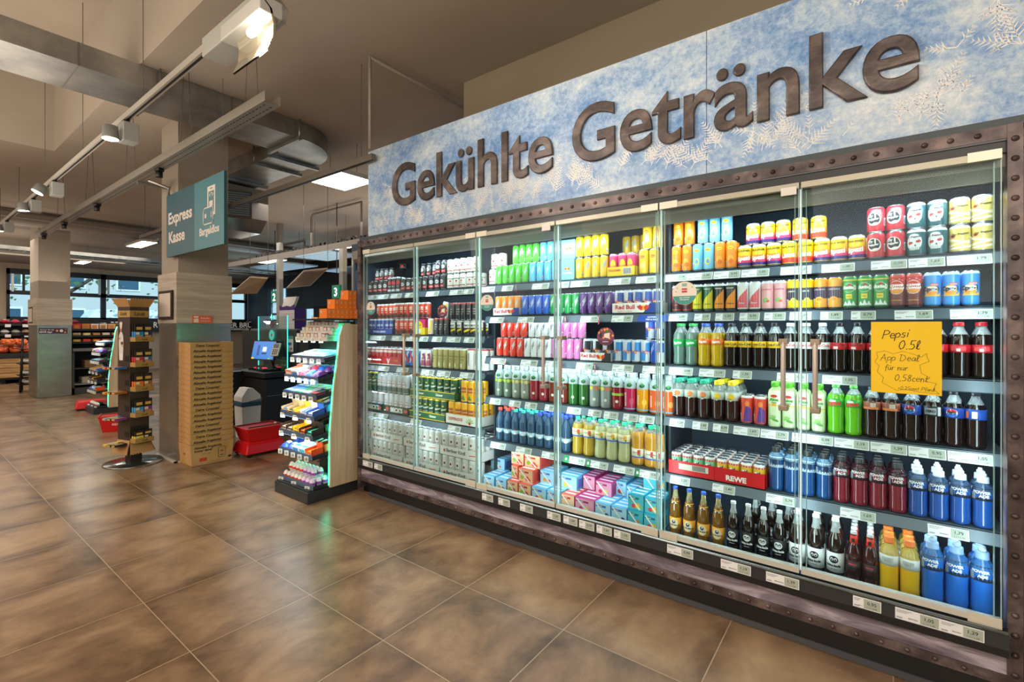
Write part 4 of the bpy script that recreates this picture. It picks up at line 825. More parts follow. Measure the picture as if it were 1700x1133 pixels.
put('whiteyel', -2.70, 2.95, SHELF['A2'] + .1375, 'leaning white and yellow can above the black cans, second shelf, left bay', tilt=(0, .12, 0)); row('blackdot', 'A2', -2.57, 5, .056, 1, base=.117, y0=2.875, what='slim black can on striped cans')
for i, (a, b) in enumerate(((-3.615, -3.375), (-3.37, -3.11))):
    tray(a, b, YS + .006, YS + .26, SHELF['A3'], .072, P('#c8242f', .45), '%s red tray of vodka mix cans, third shelf, left bay' % ('left-hand', 'right-hand')[i], deco=lambda b_, w, h: (b_.text('V', .06, lambda u, v: pf()(w * .35 + u, .012 + v), WHITE, bold=.05), b_.flat(rect(.0, .0, w, .008), pf(.001), P('#eadccc')), b_.text('POWER', .018, lambda u, v: pf()(w * .72 + u, .035 + v), P('#f08a2a'), bold=.03)), group='red trays on the third shelf, left bay')
    row('vodkared', 'A3', a + .004, 4, .0595, 4, base=.003, y0=YS + .006 + .034, rp=.06, sub='in %s tray' % ('left', 'right')[i], what='red vodka mix can')
row('xblue', 'A3', -3.095, 3, .0615, 3); row('xred', 'A3', -2.905, 2, .0615, 3); row('gold', 'A3', -2.76, 6, .0575, 3); row('limonade', 'A3', -2.40, 3, .0665, 2)
row('goesser', 'A4', -3.60, 2, .066, 1, base=.178); row('becksg', 'A4', -3.455, 6, .067, 2, base=.1735, what='silver beer can on top'); 
for i, (a, b) in enumerate(((-3.615, -3.365), (-3.36, -3.025))):
    tray(a, b, YS + .006, YS + .29, SHELF['A4'], .066, P('#1f3d30', .5), '%s dark green beer tray, fourth shelf, left bay' % ('left-hand', 'right-hand')[i], deco=lambda b_, w, h: (b_.text("BECK'S", .05, lambda u, v: pf()(w * .56 + u, .016 + v), WHITE, bold=.05), b_.flat(ell(w * .2, .034, .018, .02), pf(), P('#c2524a')), b_.flat(rect(w * .84, .02, w * .96, .045), pf(), P('#d8524a'))), group='dark green trays, fourth shelf, left bay')
    row('becksg', 'A4', a + .003, 3 + 2 * i, .0665 if i else .08, 4, base=.003, y0=YS + .006 + .037, rp=.067, sub='in %s tray' % ('left', 'right')[i])
GO = P('#2a6442', .5); GY = P('#ecc922', .5)
def godeco(b_, w, h):
    b_.flat(rect(0, h - .006, w, h), pf(), GY); b_.flat(rect(0, 0, w, .006), pf(), GY)
    for q in range(2): b_.text('Gösser', .026, lambda u, v: pf()(w * (.25 + .42 * q) + u, .022 + v), P('#e8ecd8'), bold=.03)
for i, (a, b, n, zz) in enumerate(((-3.012, -2.605, 6, 0), (-3.005, -2.50, 7, .178))):
    tray(a, b, YS + .006, YS + .22, SHELF['A4'] + zz, .058, GO, '%s green and yellow beer tray, fourth shelf, left bay' % ('lower', 'upper')[i], deco=godeco, group='green beer trays, fourth shelf, left bay')
    row('goesser', 'A4', a + .004, n, .0668 if not i else .0713, 3 if i else 1, base=zz + .003, y0=YS + .006 + .038, rp=.0675, sub='in %s tray' % ('lower', 'upper')[i])
for i in (0,):
    tray(-2.595, -2.255, YS + .004, YS + .22, SHELF['A4'], .075, P('#e9e6dc', .5), 'white tray of yellow beer cans, fourth shelf, left bay', deco=lambda b_, w, h: (b_.text('DESPERADOS', .030, lambda u, v: pf()(w * .30 + u, .03 + v), P('#b4342c'), bold=.04, sx=.8), [b_.flat([(w * .72, .02), (w * .72 + cos(t) * .05, .02 + sin(t) * .05), (w * .72 + cos(t + .25) * .03, .02 + sin(t + .25) * .03)], pf(.001), P('#58a838')) for t in (.2, .7, 1.2, 1.7, 2.3, 2.8)], b_.flat(ell(w * .72, .02, .011, .011), pf(.0016), P('#c92a2a'))))
row('desp', 'A4', -2.59, 5, .0667, 3, base=.003, y0=YS + .006 + .038, sub='in white tray'); row('desp', 'A4', -2.46, 3, .0667, 2, base=.174, what='yellow and red beer can on top')
def kdeco(b_, w, h):
    b_.text('Berliner Kindl', .038, lambda u, v: pf()(w * .40 + u, .028 + v), P('#2d2b29'), bold=.02, sx=.9); b_.flat(ell(w * .12, .038, .011, .014), pf(), P('#c8843a')); b_.flat(ell(w * .12, .036, .007, .009), pf(.0012), P('#7e2a24'))
    b_.flat([(w * .72, .028), (w * .9, .034), (w * .9, .040), (w * .72, .034)], pf(), P('#c8322c'))
for ti in (0, 1):
    for i, (a, n) in enumerate(((-3.61, 2), (-3.462, 6), (-3.035, 6), (-2.618, 6))):
        w = n * .0675 + .010
        tray(a, a + w, YS - .04, YS + .24, SHELF['A5'] + ti * .1725, .07, P('#cfccc4', .5), '%s white beer tray, %s layer, bottom shelf, left bay' % (ORD[i], ('lower', 'upper')[ti]), deco=kdeco if n > 2 else (lambda b_, w, h: b_.flat(ell(w * .3, .04, .012, .015), pf(), P('#b06a3a'))), group='white beer trays on the bottom shelf, left bay')
        row('kindl', 'A5', a + .005, n, .0675, 4 if ti else 1, base=.003 + ti * .1725, y0=YS - .04 + .038, rp=.067, sub='%s %s tray' % (('lower', 'upper')[ti], ORD[i]), jit=.15)
# ---- middle bay
row('jim', 'B1', -2.188, 1, .066, 2); row('jim', 'B1', -2.188, 2, .066, 1, tier=1, y0=2.91); row('jim', 'B1', -1.985, 1, .066, 1, y0=3.05, base=.117, what='white whiskey mix can behind green')
row('e_green', 'B1', -2.12, 5, .0555, 1); row('e_green', 'B1', -1.995, 4, .056, 1, tier=1, y0=2.905)
row('e_lblue', 'B1', -1.84, 4, .0590, 1); row('e_lblue', 'B1', -1.768, 3, .056, 1, tier=1, y0=2.905)
for i in (0, 1):
    lb = MB(); lb.box(0, 0, 0, .104, .12, .132, P('#7fd0ea', .45)); lb.flat([(.03, .07), (.05, .085), (.056, .07), (.062, .085), (.082, .07), (.062, .065), (.05, .065)], pf(), P('#d8323a')); lb.flat(ell(.056, .074, .008, .008), pf(.0012), P('#f3b51b')); lb.text('Red Bull', .018, lambda u, v: pf()(.056 + u, .04 + v), WHITE, bold=.02)
    tag(lb.build('drink_multipack', None, (-1.592 + .0 * i, YS + .015 + .02 * i, SHELF['B1'] + .0005 + .134 * i), bevel=.004), 'light blue four-can pack, %s of two, top shelf, middle bay' % ('lower', 'upper')[i], 'multipack', 'light blue packs')
row('e_yellow', 'B1', -1.483, 4, .0548, 1); row('e_yellow', 'B1', -1.483, 4, .0548, 1, tier=1); row('e_yellow', 'B1', -1.25, 4, .058, 1, tier=1, y0=3.06, what='slim yellow can at back'); row('e_yellow', 'B1', -1.25, 4, .058, 1, y0=3.06, what='slim yellow can at back')
tray(-1.262, -1.085, YS + .008, YS + .12, SHELF['B1'], .058, P('#f2cf17', .45), 'yellow tray with pink cans on the top shelf, middle bay', deco=lambda b_, w, h: (b_.text('PALOMA', .02, lambda u, v: pf()(.05 + u, .03 + v), P('#d2324a'), bold=.03), b_.flat(rect(.10, .01, .155, .05), pf(), WHITE), [b_.flat(rect(.104 + q * .005, .013, .1065 + q * .005, .047), pf(.001), INK) for q in range(10)]))
row('proseccopink', 'B1', -1.258, 3, .056, 2, base=.003, y0=YS + .038)
row('lip_y', 'B1', -1.075, 2, .060, 1, face=0); row('lip_y', 'B1', -1.06, 2, .060, 1, tier=1, face=0, y0=2.9)
tray(-2.13, -1.905, YS + .004, YS + .12, SHELF['B2'], .052, P('#e6e3de', .5), 'white tray of orange energy cans, second shelf, middle bay', deco=lambda b_, w, h: (b_.text('Red Bull', .032, lambda u, v: pf()(w * .30 + u, .018 + v), P('#c8202e'), bold=.03), b_.flat([(w * .72, .0), (w, .0), (w, .052), (w * .80, .052)], pf(), P('#1d3a86')), b_.flat(ell(w * .70, .026, .013, .014), pf(.0012), P('#f3b51b')), b_.flat([(w * .55, .035), (w * .63, .042), (w * .69, .03), (w * .66, .012), (w * .60, .02)], pf(.0018), P('#d8362c')), b_.flat([(w * .85, .035), (w * .77, .042), (w * .71, .03), (w * .74, .012), (w * .80, .02)], pf(.0018), P('#d8362c'))))
row('e_orange', 'B2', -2.127, 4, .0555, 2, base=.003, y0=YS + .036); row('e_blue', 'B2', -1.90, 4, .0565, 2); row('e_dgreen', 'B2', -1.674, 4, .0545, 2); row('e_purple', 'B2', -1.456, 4, .0555, 2)
tray(-1.225, -.935, YS - .002, YS + .13, SHELF['B2'], .06, P('#e6e3de', .5), 'white tray of blue and silver cans, second shelf, middle bay', deco=lambda b_, w, h: (b_.text('Red Bull', .036, lambda u, v: pf()(w * .28 + u, .024 + v), P('#c8202e'), bold=.03), b_.text('ENERGY DRINK', .013, lambda u, v: pf()(w * .28 + u, .007 + v), P('#d86a6a')), b_.flat([(w * .66, .0), (w, .0), (w, .06), (w * .80, .06)], pf(), P('#1d3a86')), b_.flat(ell(w * .66, .03, .014, .015), pf(.0012), P('#f3b51b')), b_.flat([(w * .53, .038), (w * .60, .048), (w * .65, .034), (w * .63, .014), (w * .57, .022)], pf(.0018), P('#d8362c')), b_.flat([(w * .79, .038), (w * .72, .048), (w * .67, .034), (w * .69, .014), (w * .75, .022)], pf(.0018), P('#d8362c'))))
row('rb', 'B2', -1.221, 5, .0565, 2, base=.003, y0=YS + .032)
for k, a, n, pt in (('e_red', -2.12, 4, .059), ('e_white', -1.88, 4, .0545), ('e_pink', -1.66, 4, .0545)): row(k, 'B3', a, n, pt, 2); row(k, 'B3', a + .02, n, pt * .97, 1, tier=1, y0=2.905)
tray(-1.44, -1.235, YS + .004, YS + .12, SHELF['B3'], .052, P('#e6e3de', .5), 'white tray of black and silver cans, third shelf, middle bay', deco=lambda b_, w, h: (b_.text('Red Bull', .030, lambda u, v: pf()(w * .28 + u, .022 + v), P('#c8202e'), bold=.03), b_.flat([(w * .70, .0), (w, .0), (w, .052), (w * .82, .052)], pf(), P('#23262b')), b_.flat(ell(w * .68, .026, .012, .013), pf(.0012), P('#f3b51b')), b_.flat([(w * .53, .035), (w * .60, .042), (w * .66, .03), (w * .64, .012), (w * .57, .02)], pf(.0018), P('#d8362c')), b_.flat([(w * .83, .035), (w * .76, .042), (w * .70, .03), (w * .72, .012), (w * .79, .02)], pf(.0018), P('#d8362c'))))
row('rb_black', 'B3', -1.437, 3, .066, 2, base=.003, y0=YS + .036); row('rb_free', 'B3', -1.228, 4, .055, 2); row('e_navy', 'B3', -1.005, 1, .054, 2); row('rb', 'B3', -.95, 1, .001, 1)
row('rb', 'B3', -1.06, 2, .055, 1, tier=1, y0=2.95)
xx = -2.135
for k, n in (('t_lime', 2), ('t_lem', 2), ('t_red', 2), ('t_brn', 2), ('t_grn', 2), ('t_grp', 2), ('t_dred', 1), ('t_pnk', 1), ('t_org', 1), ('t_or2', 2)):
    row(k, 'B4', xx, n, .0738, 3, face=.25 if n > 1 else .2, rp=.075) if k not in ('t_pnk', 't_org', 't_or2') else row(k, 'B4', xx, n, .0755 if n == 1 else .074, 2, face=.2, rp=.076); xx += n * .0742 + (.002 if n == 1 else 0)
xx = -2.125
for k, n in (('w_red', 2), ('w_teal', 3), ('w_blue', 4)): row(k, 'B5', xx, n, .0665, 3, rp=.068, face=.3); xx += n * .067
row('j_apple', 'B5', -1.513, 2, .0765, 2, face=.1); row('j_lem', 'B5', -1.358, 3, .0765, 3, face=.1); row('j_amb', 'B5', -1.122, 2, .0765, 2, face=.1); row('j_amb', 'B5', -.965, 1, .001, 1, face=.1, what='rightmost amber juice bottle')
# juice cartons on the cooler floor
def carton(pa, pb, y, lvl, top, frontc, acc, lab, deco, depth=.2, h=.088, straw=True):
    x0, x1 = X_at(pa, y), X_at(pb, y) - .002; w = x1 - x0; z = SHELF['B6'] + lvl * (.0885)
    b = MB(); b.box(0, 0, 0, w, depth, h, P(top, .4)); f = pf()
    b.flat(rect(.002, .002, w - .002, h - .002), f, P(frontc, .4)); b.flat(rect(.004, h - .026, w * .7, h - .014), pf(.0011), P(acc, .4)); b.text('SAFT', .010, lambda u, v: pf(.0015)(w * .34 + u, h - .0245 + v), WHITE, bold=.03)
    for i, (c, cu, cv, r) in enumerate(deco): b.flat(ell(w * cu, h * cv, r, r), pf(.0011 + .0002 * i), P(c, .4))
    if straw: b.flat([(w * .06, h * .86), (w * .13, h * .92), (w * .80, h * .10), (w * .73, h * .04)], pf(.002), WHITE)
    for q in range(3): b.flat([(.01, .03 + q * .055), (w - .01, .03 + q * .055), (w - .01, .05 + q * .055), (.01, .05 + q * .055)], lambda u, v: (u, v, h + .0006), P('#e6e6ea', .5))
    b.flat(rect(.02, .01, depth * .6, h - .02), lambda u, v: (w + .0006, u, v), P(acc, .4))
    tag(b.build('juice_carton', None, (x0, y, z + .0005), bevel=.002), lab, 'juice carton')
sb = [('#d8362c', .6, .3, .016), ('#8ab83a', .25, .35, .014), ('#e65a48', .75, .2, .012)]; pch = [('#e8a03a', .35, .3, .014), ('#d85a3a', .65, .25, .012)]; lm = [('#f0c828', .4, .32, .016), ('#f6e07a', .65, .25, .01)]; mixd = [('#d8404a', .35, .25, .012), ('#f0b030', .62, .3, .016), ('#88b83a', .8, .22, .009)]
pk = [('#c82a4a', .3, .28, .012), ('#f0cf2a', .6, .3, .014)]
LB, SR, MG, TL = ('#5cb4e0', '#a9d4ea', '#3a66c0'), ('#d84a38', '#e8b890', '#c8322c'), ('#c2327e', '#e29ab4', '#a01f5a'), ('#1f9cb8', '#4cb0bc', '#12687c')
cl = [
 (803, 821, 2.80, 0, LB, pch, 'light blue juice carton, far left on the cooler floor'), (823, 841, 2.80, 0, LB, pch, 'light blue juice carton left of the strawberry cartons, lower layer'),
 (815, 838, 2.98, 0.9, LB, pch, 'light blue juice carton leaning at the back left, cooler floor'),
 (842, 860, 2.80, 0, SR, sb, 'strawberry juice carton, front left of the lower layer'), (861, 882, 2.80, 0, SR, sb, 'strawberry juice carton beside the blue one, lower layer'),
 (849, 860, 2.87, 1, SR, sb, 'narrow strawberry carton, left end of the second layer'), (861, 885, 2.84, 1, SR, sb, 'wide strawberry carton, second layer in front'),
 (849, 870, 2.90, 2, SR, sb, 'left strawberry carton of the topmost layer'), (871, 897, 2.90, 2, SR, sb, 'right strawberry carton of the topmost layer'),
 (883, 907, 2.80, 0, LB, mixd, 'light blue multifruit carton in front below the peach carton'), (908, 930, 2.80, 0, LB, mixd, 'light blue multifruit carton left of the red carton'),
 (897, 920, 2.90, 1, LB, pch, 'peach juice carton, second layer behind the door joint'), (927, 958, 2.90, 1, LB, lm, 'lemon juice carton, second layer right of door joint'),
 (932, 954, 2.80, 0, SR, [], 'plain red juice carton lying in the front row'), (955, 987, 2.80, 0, MG, pk, 'magenta juice carton with straw in the front row'),
 (968, 988, 2.98, 1, MG, [], 'magenta juice carton at the back, second layer'), (989, 1016, 2.93, 1, MG, pk, 'pink cherry carton, second layer above magenta one'),
 (988, 1014, 2.80, 0, LB, [('#2a4a9a', .75, .25, .012), ('#e8b030', .6, .5, .006)], 'pale blue milk drink carton, front row left'), (1015, 1041, 2.80, 0, LB, [('#2a4a9a', .75, .25, .012)], 'pale blue milk drink carton, front row right'),
 (1022, 1040, 3.00, 1, LB, [('#c83a3a', .4, .3, .014), ('#3f8f3c', .6, .2, .008)], 'pale blue berry carton at the back, second layer'), (1040, 1065, 2.95, 1, LB, [('#2a4a9a', .75, .25, .012)], 'pale blue carton with badge, second layer'),
 (1042, 1068, 2.80, 0, TL, [('#d87a3a', .65, .35, .01)], 'teal juice carton, front row left of two'), (1069, 1096, 2.80, 0, TL, mixd, 'teal juice carton, front row right of two'),
 (1043, 1069, 2.82, 1, TL, mixd, 'teal multifruit carton, second layer left'), (1070, 1098, 2.82, 1, TL, mixd, 'teal multifruit carton, second layer right'), (1068, 1091, 2.98, 2, TL, [('#e07a4a', .3, .7, .008)], 'teal juice carton, topmost at the back'), (1091, 1106, 3.0, 2, TL, mixd, 'narrow teal carton at the section end, topmost layer')]
for pa, pb, y, lvl, sch, dc, lab in cl: carton(pa, pb, y, lvl, sch[0], sch[1], sch[2], lab, dc)
# ---- right bay
for k, a, n, pt in (('lip_o', -.886, 2, .0557), ('lip_b', -.774, 2, .0557), ('lip_o', -.662, 2, .055)):
    row(k, 'C1', a, n, pt, 2, face=-.05, what='orange iced tea can right of blue ones' if a == -.662 else None)
row('lip_o', 'C1', -.884, 2, .0595, 1, tier=1, face=-.05, y0=2.9); row('lip_b', 'C1', -.755, 3, .0595, 1, tier=1, face=-.05, y0=2.9)
row('spezi', 'C1', -.552, 3, .0655, 2, face=-.08); row('limo', 'C1', -.3555, 2, .0655, 2, face=-.08); row('spezi', 'C1', -.2245, 3, .0655, 1, face=-.22, what='cola-mix can left of monster-face cans'); row('spezi', 'C1', -.520, 3, .0665, 1, tier=1, face=-.08, y0=2.92); row('limo', 'C1', -.32, 2, .075, 1, tier=1, face=-.08, y0=2.92)
put('spezi', -.02, 3.02, SHELF['C1'] + .0005 + .0, 'cola-mix can standing behind the red monster-face cans, top shelf', rot=-.1)
for k, a in (('dp_red', -.026), ('dp_green', .108), ('dp_gold', .242)): row(k, 'C1', a, 2 if k != 'dp_gold' else 2, .0662, 1, face=-.28, y0=2.878); row(k, 'C1', a, 2, .0662, 1, tier=1, face=-.28, y0=2.885)
for k, a, n, pt in (('s_red', -.884, 2, .0549), ('s_gy', -.774, 2, .0549), ('s_bo', -.664, 2, .0549), ('s_wr', -.554, 2, .0549), ('s_pk', -.444, 2, .0549), ('s_yn', -.334, 2, .0549), ('s_on', -.224, 2, .0549), ('uludag', -.113, 3, .0549), ('schwip', .052, 2, .0549), ('spezib', .163, 3, .0575)): row(k, 'C2', a, n, pt, 2, face=-.18)
row('sprite', 'C3', -.878, 2, .0653, 2, face=-.05); row('fanta', 'C3', -.747, 2, .0653, 2, face=-.05); row('cokelem', 'C3', -.616, 4, .0653, 2, face=-.1); row('cokelight', 'C3', -.3545, 3, .0653, 2, face=-.12); row('cokezero', 'C3', -.158, 3, .0653, 2, face=-.15); row('coke', 'C3', .108, 4, .0668, 2, face=-.2)
row('tea_g', 'C4', -.885, 3, .0668, 4, face=-.05, rp=.068); row('tea_y', 'C4', -.68, 2, .0668, 4, face=-.05, rp=.068); row('kirsch', 'C4', -.54, 2, .0605, 2, face=-.1); row('aloe', 'C4', -.415, 4, .0600, 2, face=0, jit=0, rp=.062)
row('dew', 'C4', -.172, 2, .0655, 2, face=-.15); row('pepmax', 'C4', -.040, 2, .0655, 2, face=-.2, what='cola bottle with orange-brown label')
xx = .094
for i, k in enumerate(('pepsi', 'pepsiblk', 'pepsi', 'pepsib')):
    row(k, 'C4', xx, 1, .064, 1, face=-.25, y0=2.885, what=PROTO[k][4] + (' right of black label' if i == 2 else '')); xx += .0655
row('pepsiblk', 'C4', .100, 3, .0665, 1, y0=2.97, what='cola bottle behind blue-label bottles', face=0)
RW = P('#c8171e', .4)
def rwd(b_, w, h):
    b_.flat(rect(w * .12, .03, w * .44, .062), pf(), P('#cfc6b8')); [b_.flat(rect(w * .27 + q * .0045, .033, w * .27 + q * .0045 + .0028, .060), pf(.001), INK) for q in range(15)]
    b_.text('REWE', .036, lambda u, v: pf()(w * .72 + u, .016 + v), P('#efe2dc'), bold=.05); b_.box(w * .5 - .001, -.002, 0, w * .5 + .001, 0, h, P('#a81218', .5))
tray(-.892, -.418, YS - .006, YS + .31, SHELF['C5'], .075, RW, 'wide red tray of mint and yellow cans, fifth shelf, right bay', deco=rwd)
row('c_mint', 'C5', -.886, 4, .058, 5, base=.003, y0=YS + .03, rp=.0565, face=-.1, jit=.5); row('c_gold', 'C5', -.652, 4, .0572, 5, base=.003, y0=YS + .03, rp=.0565, face=-.1, jit=.5)
row('ade_b', 'C5', -.413, 4, .0656, 3, face=-.15, rp=.067); row('ade_r', 'C5', -.150, 4, .0656, 3, face=-.15, rp=.067); row('ade_s', 'C5', .113, 4, .0656, 2, face=-.2, rp=.067);
row('mate', 'C6', -.897, 4, .0735, 1, face=-.02, y0=2.86, jit=.08); row('fritzb', 'C6', -.602, 4, .0685, 1, face=-.08, y0=2.86, jit=.12); row('fritzb', 'C6', -.53, 3, .075, 2, y0=3.02, what='cola glass bottle behind black-label row'); row('fritzw', 'C6', -.326, 3, .0745, 2, face=-.15, y0=2.86); row('fritzw', 'C6', -.26, 2, .0735, 1, y0=3.08, what='white-label cola bottle at back')
row('redsm', 'C6', -.101, 2, .0585, 4, face=-.15, y0=2.845, rp=.0585); row('orcap', 'C6', .017, 2, .0675, 4, face=-.2, y0=2.845, rp=.0675); row('ade_big', 'C6', .153, 3, .0735, 2, face=-.25, y0=2.85, rp=.0735)


# ------------------------------------------------------------------ signs and stickers on the cooler doors
STROKE = {'P': (.7, [[(0, 0), (.12, 1), (.45, 1), (.62, .8), (.5, .58), (.08, .48)]]), 'e': (.5, [[(.02, .3), (.4, .34), (.3, .58), (.12, .58), (0, .3), (.12, .04), (.4, .08)]]),
 'p': (.5, [[(.02, .55), (-.06, -.35)], [(.02, .45), (.25, .6), (.42, .4), (.28, .08), (.0, .1)]]), 's': (.5, [[(.36, .55), (.14, .56), (.08, .38), (.34, .24), (.26, .02), (0, .05)]]),
 'i': (.3, [[(.1, .5), (.06, .02)], [(.16, .78), (.18, .84)]]), '0': (.62, [[(.3, 1), (.08, .75), (.02, .3), (.18, .02), (.4, .15), (.5, .6), (.38, .95), (.3, 1)]]), '.': (.25, [[(.06, .0), (.1, .05)]]), ',': (.25, [[(.08, .08), (.02, -.12)]]),
 '5': (.58, [[(.5, 1), (.16, .98), (.1, .58), (.36, .56), (.46, .3), (.3, .04), (.02, .06)]]), 'l': (.35, [[(.04, .1), (.28, .8), (.22, 1), (.1, .85), (.06, .2), (.2, .02), (.3, .12)]]), 'A': (.8, [[(0, 0), (.38, 1), (.58, 0)], [(.08, .38), (.55, .4)]]),
 'D': (.85, [[(.12, .98), (.06, 0), (.4, .04), (.68, .4), (.5, .85), (-.05, .98)]]), 'a': (.5, [[(.38, .5), (.2, .6), (.02, .35), (.1, .05), (.3, .15), (.38, .52), (.38, .15), (.48, .03)]]), 'f': (.42, [[(.42, .9), (.28, 1), (.16, .8), (.1, -.2)], [(0, .5), (.34, .52)]]),
 'ü': (.52, [[(.05, .55), (.04, .15), (.2, .03), (.36, .2), (.38, .55), (.4, .05)], [(.12, .78), (.13, .84)], [(.3, .78), (.31, .84)]]), 'u': (.52, [[(.05, .55), (.04, .15), (.2, .03), (.36, .2), (.38, .55), (.4, .05)]]), 'r': (.42, [[(.06, .55), (.06, 0), (.1, .4), (.22, .56), (.36, .52)]]),
 'n': (.52, [[(.05, .55), (.05, 0), (.08, .38), (.24, .56), (.36, .42), (.38, 0)]]), '8': (.58, [[(.3, .55), (.1, .72), (.2, .98), (.42, .92), (.36, .68), (.1, .38), (.1, .1), (.3, .02), (.45, .2), (.36, .45), (.28, .56)]]), 'c': (.45, [[(.36, .5), (.18, .58), (.02, .32), (.12, .04), (.36, .1)]]),
 't': (.4, [[(.16, .9), (.12, .1), (.26, .02)], [(0, .56), (.34, .58)]]), '+': (.55, [[(.2, .15), (.2, .6)], [(0, .38), (.4, .38)]]), '2': (.58, [[(.04, .78), (.2, .98), (.42, .84), (.36, .5), (.02, .02), (.46, .05)]]), 'd': (.52, [[(.36, .5), (.18, .55), (.02, .3), (.1, .04), (.3, .12), (.42, 1), (.4, .04)]]), ' ': (.4, [])}
def ribbon(mb, pts, w, fn, m):
    for (a, b), (c, d) in zip(pts[:-1], pts[1:]):
        L = math.hypot(c - a, d - b) or 1; nx, ny = -(d - b) / L * w / 2, (c - a) / L * w / 2; ex, ey = (c - a) / L * w * .4, (d - b) / L * w * .4
        mb.add([fn(a + nx - ex, b + ny - ey), fn(a - nx - ex, b - ny - ey), fn(c - nx + ex, d - ny + ey), fn(c + nx + ex, d + ny + ey)], [(0, 1, 2, 3)], m)
def hand(mb, txt, x, y, s, fn, m, w=.0022, sh_=.12, rise=0.0):
    for ch in txt:
        wd, ls = STROKE[ch]
        for l in ls:
            q = []
            for i, (a, b) in enumerate(l):
                q.append((x + (a + b * sh_) * s, y + b * s))
            ribbon(mb, q, w, fn, m)
        x += wd * s; y += rise * s
ye = MB(); YW, YH = .214, .292
ye.box(0, -.0008, 0, YW, .0004, YH, P('#f6cc10', .6, 0, .0)); yf = lambda u, v: (u, -.0012, v); PEN = P('#1d1a14', .5)
hand(ye, 'Pepsi', .036, .222, .034, yf, PEN, .0028, .12, .06); hand(ye, '0.5l', .086, .180, .036, yf, PEN, .0028)
hand(ye, 'App Deal', .030, .132, .027, yf, PEN, .0017); hand(ye, 'für nur', .044, .094, .022, yf, PEN, .0017); hand(ye, '0,58cent', .074, .051, .026, yf, PEN, .0018); hand(ye, '+0.25cent Pfand', .084, .0155, .0145, yf, PEN, .0012)
star = [(.018, .165), (.045, .172), (.07, .160), (.10, .172), (.135, .160), (.155, .150), (.17, .166), (.172, .148), (.178, .135), (.150, .118), (.155, .085), (.180, .070), (.165, .055), (.198, .048), (.190, .025), (.206, .008), (.150, .010), (.11, .018), (.080, .012), (.055, .028), (.035, .04), (.040, .062), (.020, .085), (.026, .11), (.012, .125), (.022, .145), (.018, .165)]
ribbon(ye, star, .0011, yf, PEN)
tag(ye.build('paper_sign', None, (-.010, 2.6528, 1.180)), 'yellow handwritten deal sheet on the rightmost glass door', 'sign')
def sticker(px, py, r, kind, lab):
    b = MB(); x, _, z = atY(px, py, 2.65); b.prism(ell(0, 0, r, r, 32), lambda u, v, d: (u, d, v), -.0008, .0006, P('#e6e1d2' if kind == 'g' else '#7a3f5e', .5)); f = lambda e: (lambda u, v: (u, -.0008 - e, v))
    if kind == 'g':
        pts = [(r * .985 * cos(t), r * .985 * sin(t)) for t in [pi + .25 + i * (pi - .5) / 12 for i in range(13)]]; b.flat(pts, f(.0003), P('#3f9a90', .5))
        b.flat(rect(-r * .22, r * .05, r * .22, r * .42), f(.0003), P('#c8202a', .5)); b.text('REWE', r * .15, lambda u, v: f(.0007)(u, r * .19 + v), WHITE, bold=.03); b.flat(rect(-r * .2, r * .58, r * .2, r * .85), f(.0003), P('#8fb8b0', .5))
        for a, t in ((-.42, 'app scannen'), (-.6, 'und sparen')): b.text(t, r * .17, lambda u, v: f(.0007)(u, r * a + v), WHITE, bold=.02)
        for u, v in ((-.6, .45), (.62, .5), (-.7, .15)): b.flat(ell(u * r, v * r, r * .05, r * .05, 8), f(.0003), P('#5a8f88', .5))
    else:
        for u, v, q in ((-.1, .75, .14), (.2, .82, .12), (-.75, .4, .13), (.82, .1, .13), (-.25, -.15, .12), (.45, -.2, .12), (-.45, .68, .08)): b.flat(ell(u * r, v * r, q * r, q * r, 10), f(.0003), P('#e8963a', .5))
        b.flat([(-.2 * r, -.1 * r), (.45 * r, -.22 * r), (.5 * r, .42 * r), (-.15 * r, .3 * r)], f(.0006), P('#e6dcc8', .5)); b.flat(rect(-.7 * r, -.15 * r, -.42 * r, .4 * r), f(.0006), P('#2c2a28', .5)); b.flat([(.0, .35 * r), (.5 * r, .5 * r), (.35 * r, .75 * r), (.05 * r, .6 * r)], f(.0006), P('#3f7a34', .5))
        b.flat([(r * .98 * cos(t), r * .98 * sin(t)) for t in [pi + .45 + i * (pi - .9) / 10 for i in range(11)]], f(.0003), P('#5c2a4a', .5)); b.text('Payback', r * .2, lambda u, v: f(.0009)(u, -.62 * r + v), WHITE, bold=.02) if False else b.text('punkten', r * .2, lambda u, v: f(.0009)(u, -.62 * r + v), WHITE, bold=.02)
    tag(b.build('round_sticker', None, (x, 2.6535, z)), lab, 'sticker', 'round stickers on the cooler doors')
sticker(1136, 487, .060, 'g', 'round cream and green sticker on the fifth glass door'); sticker(808, 503, .055, 'g', 'round cream and green sticker on the third glass door')
sticker(615, 512, .055, 'g', 'round cream and green sticker on the leftmost glass door'); sticker(1005, 559, .052, 'p', 'round purple sticker on the fourth glass door'); sticker(734, 517, .050, 'p', 'round purple sticker on the second glass door')

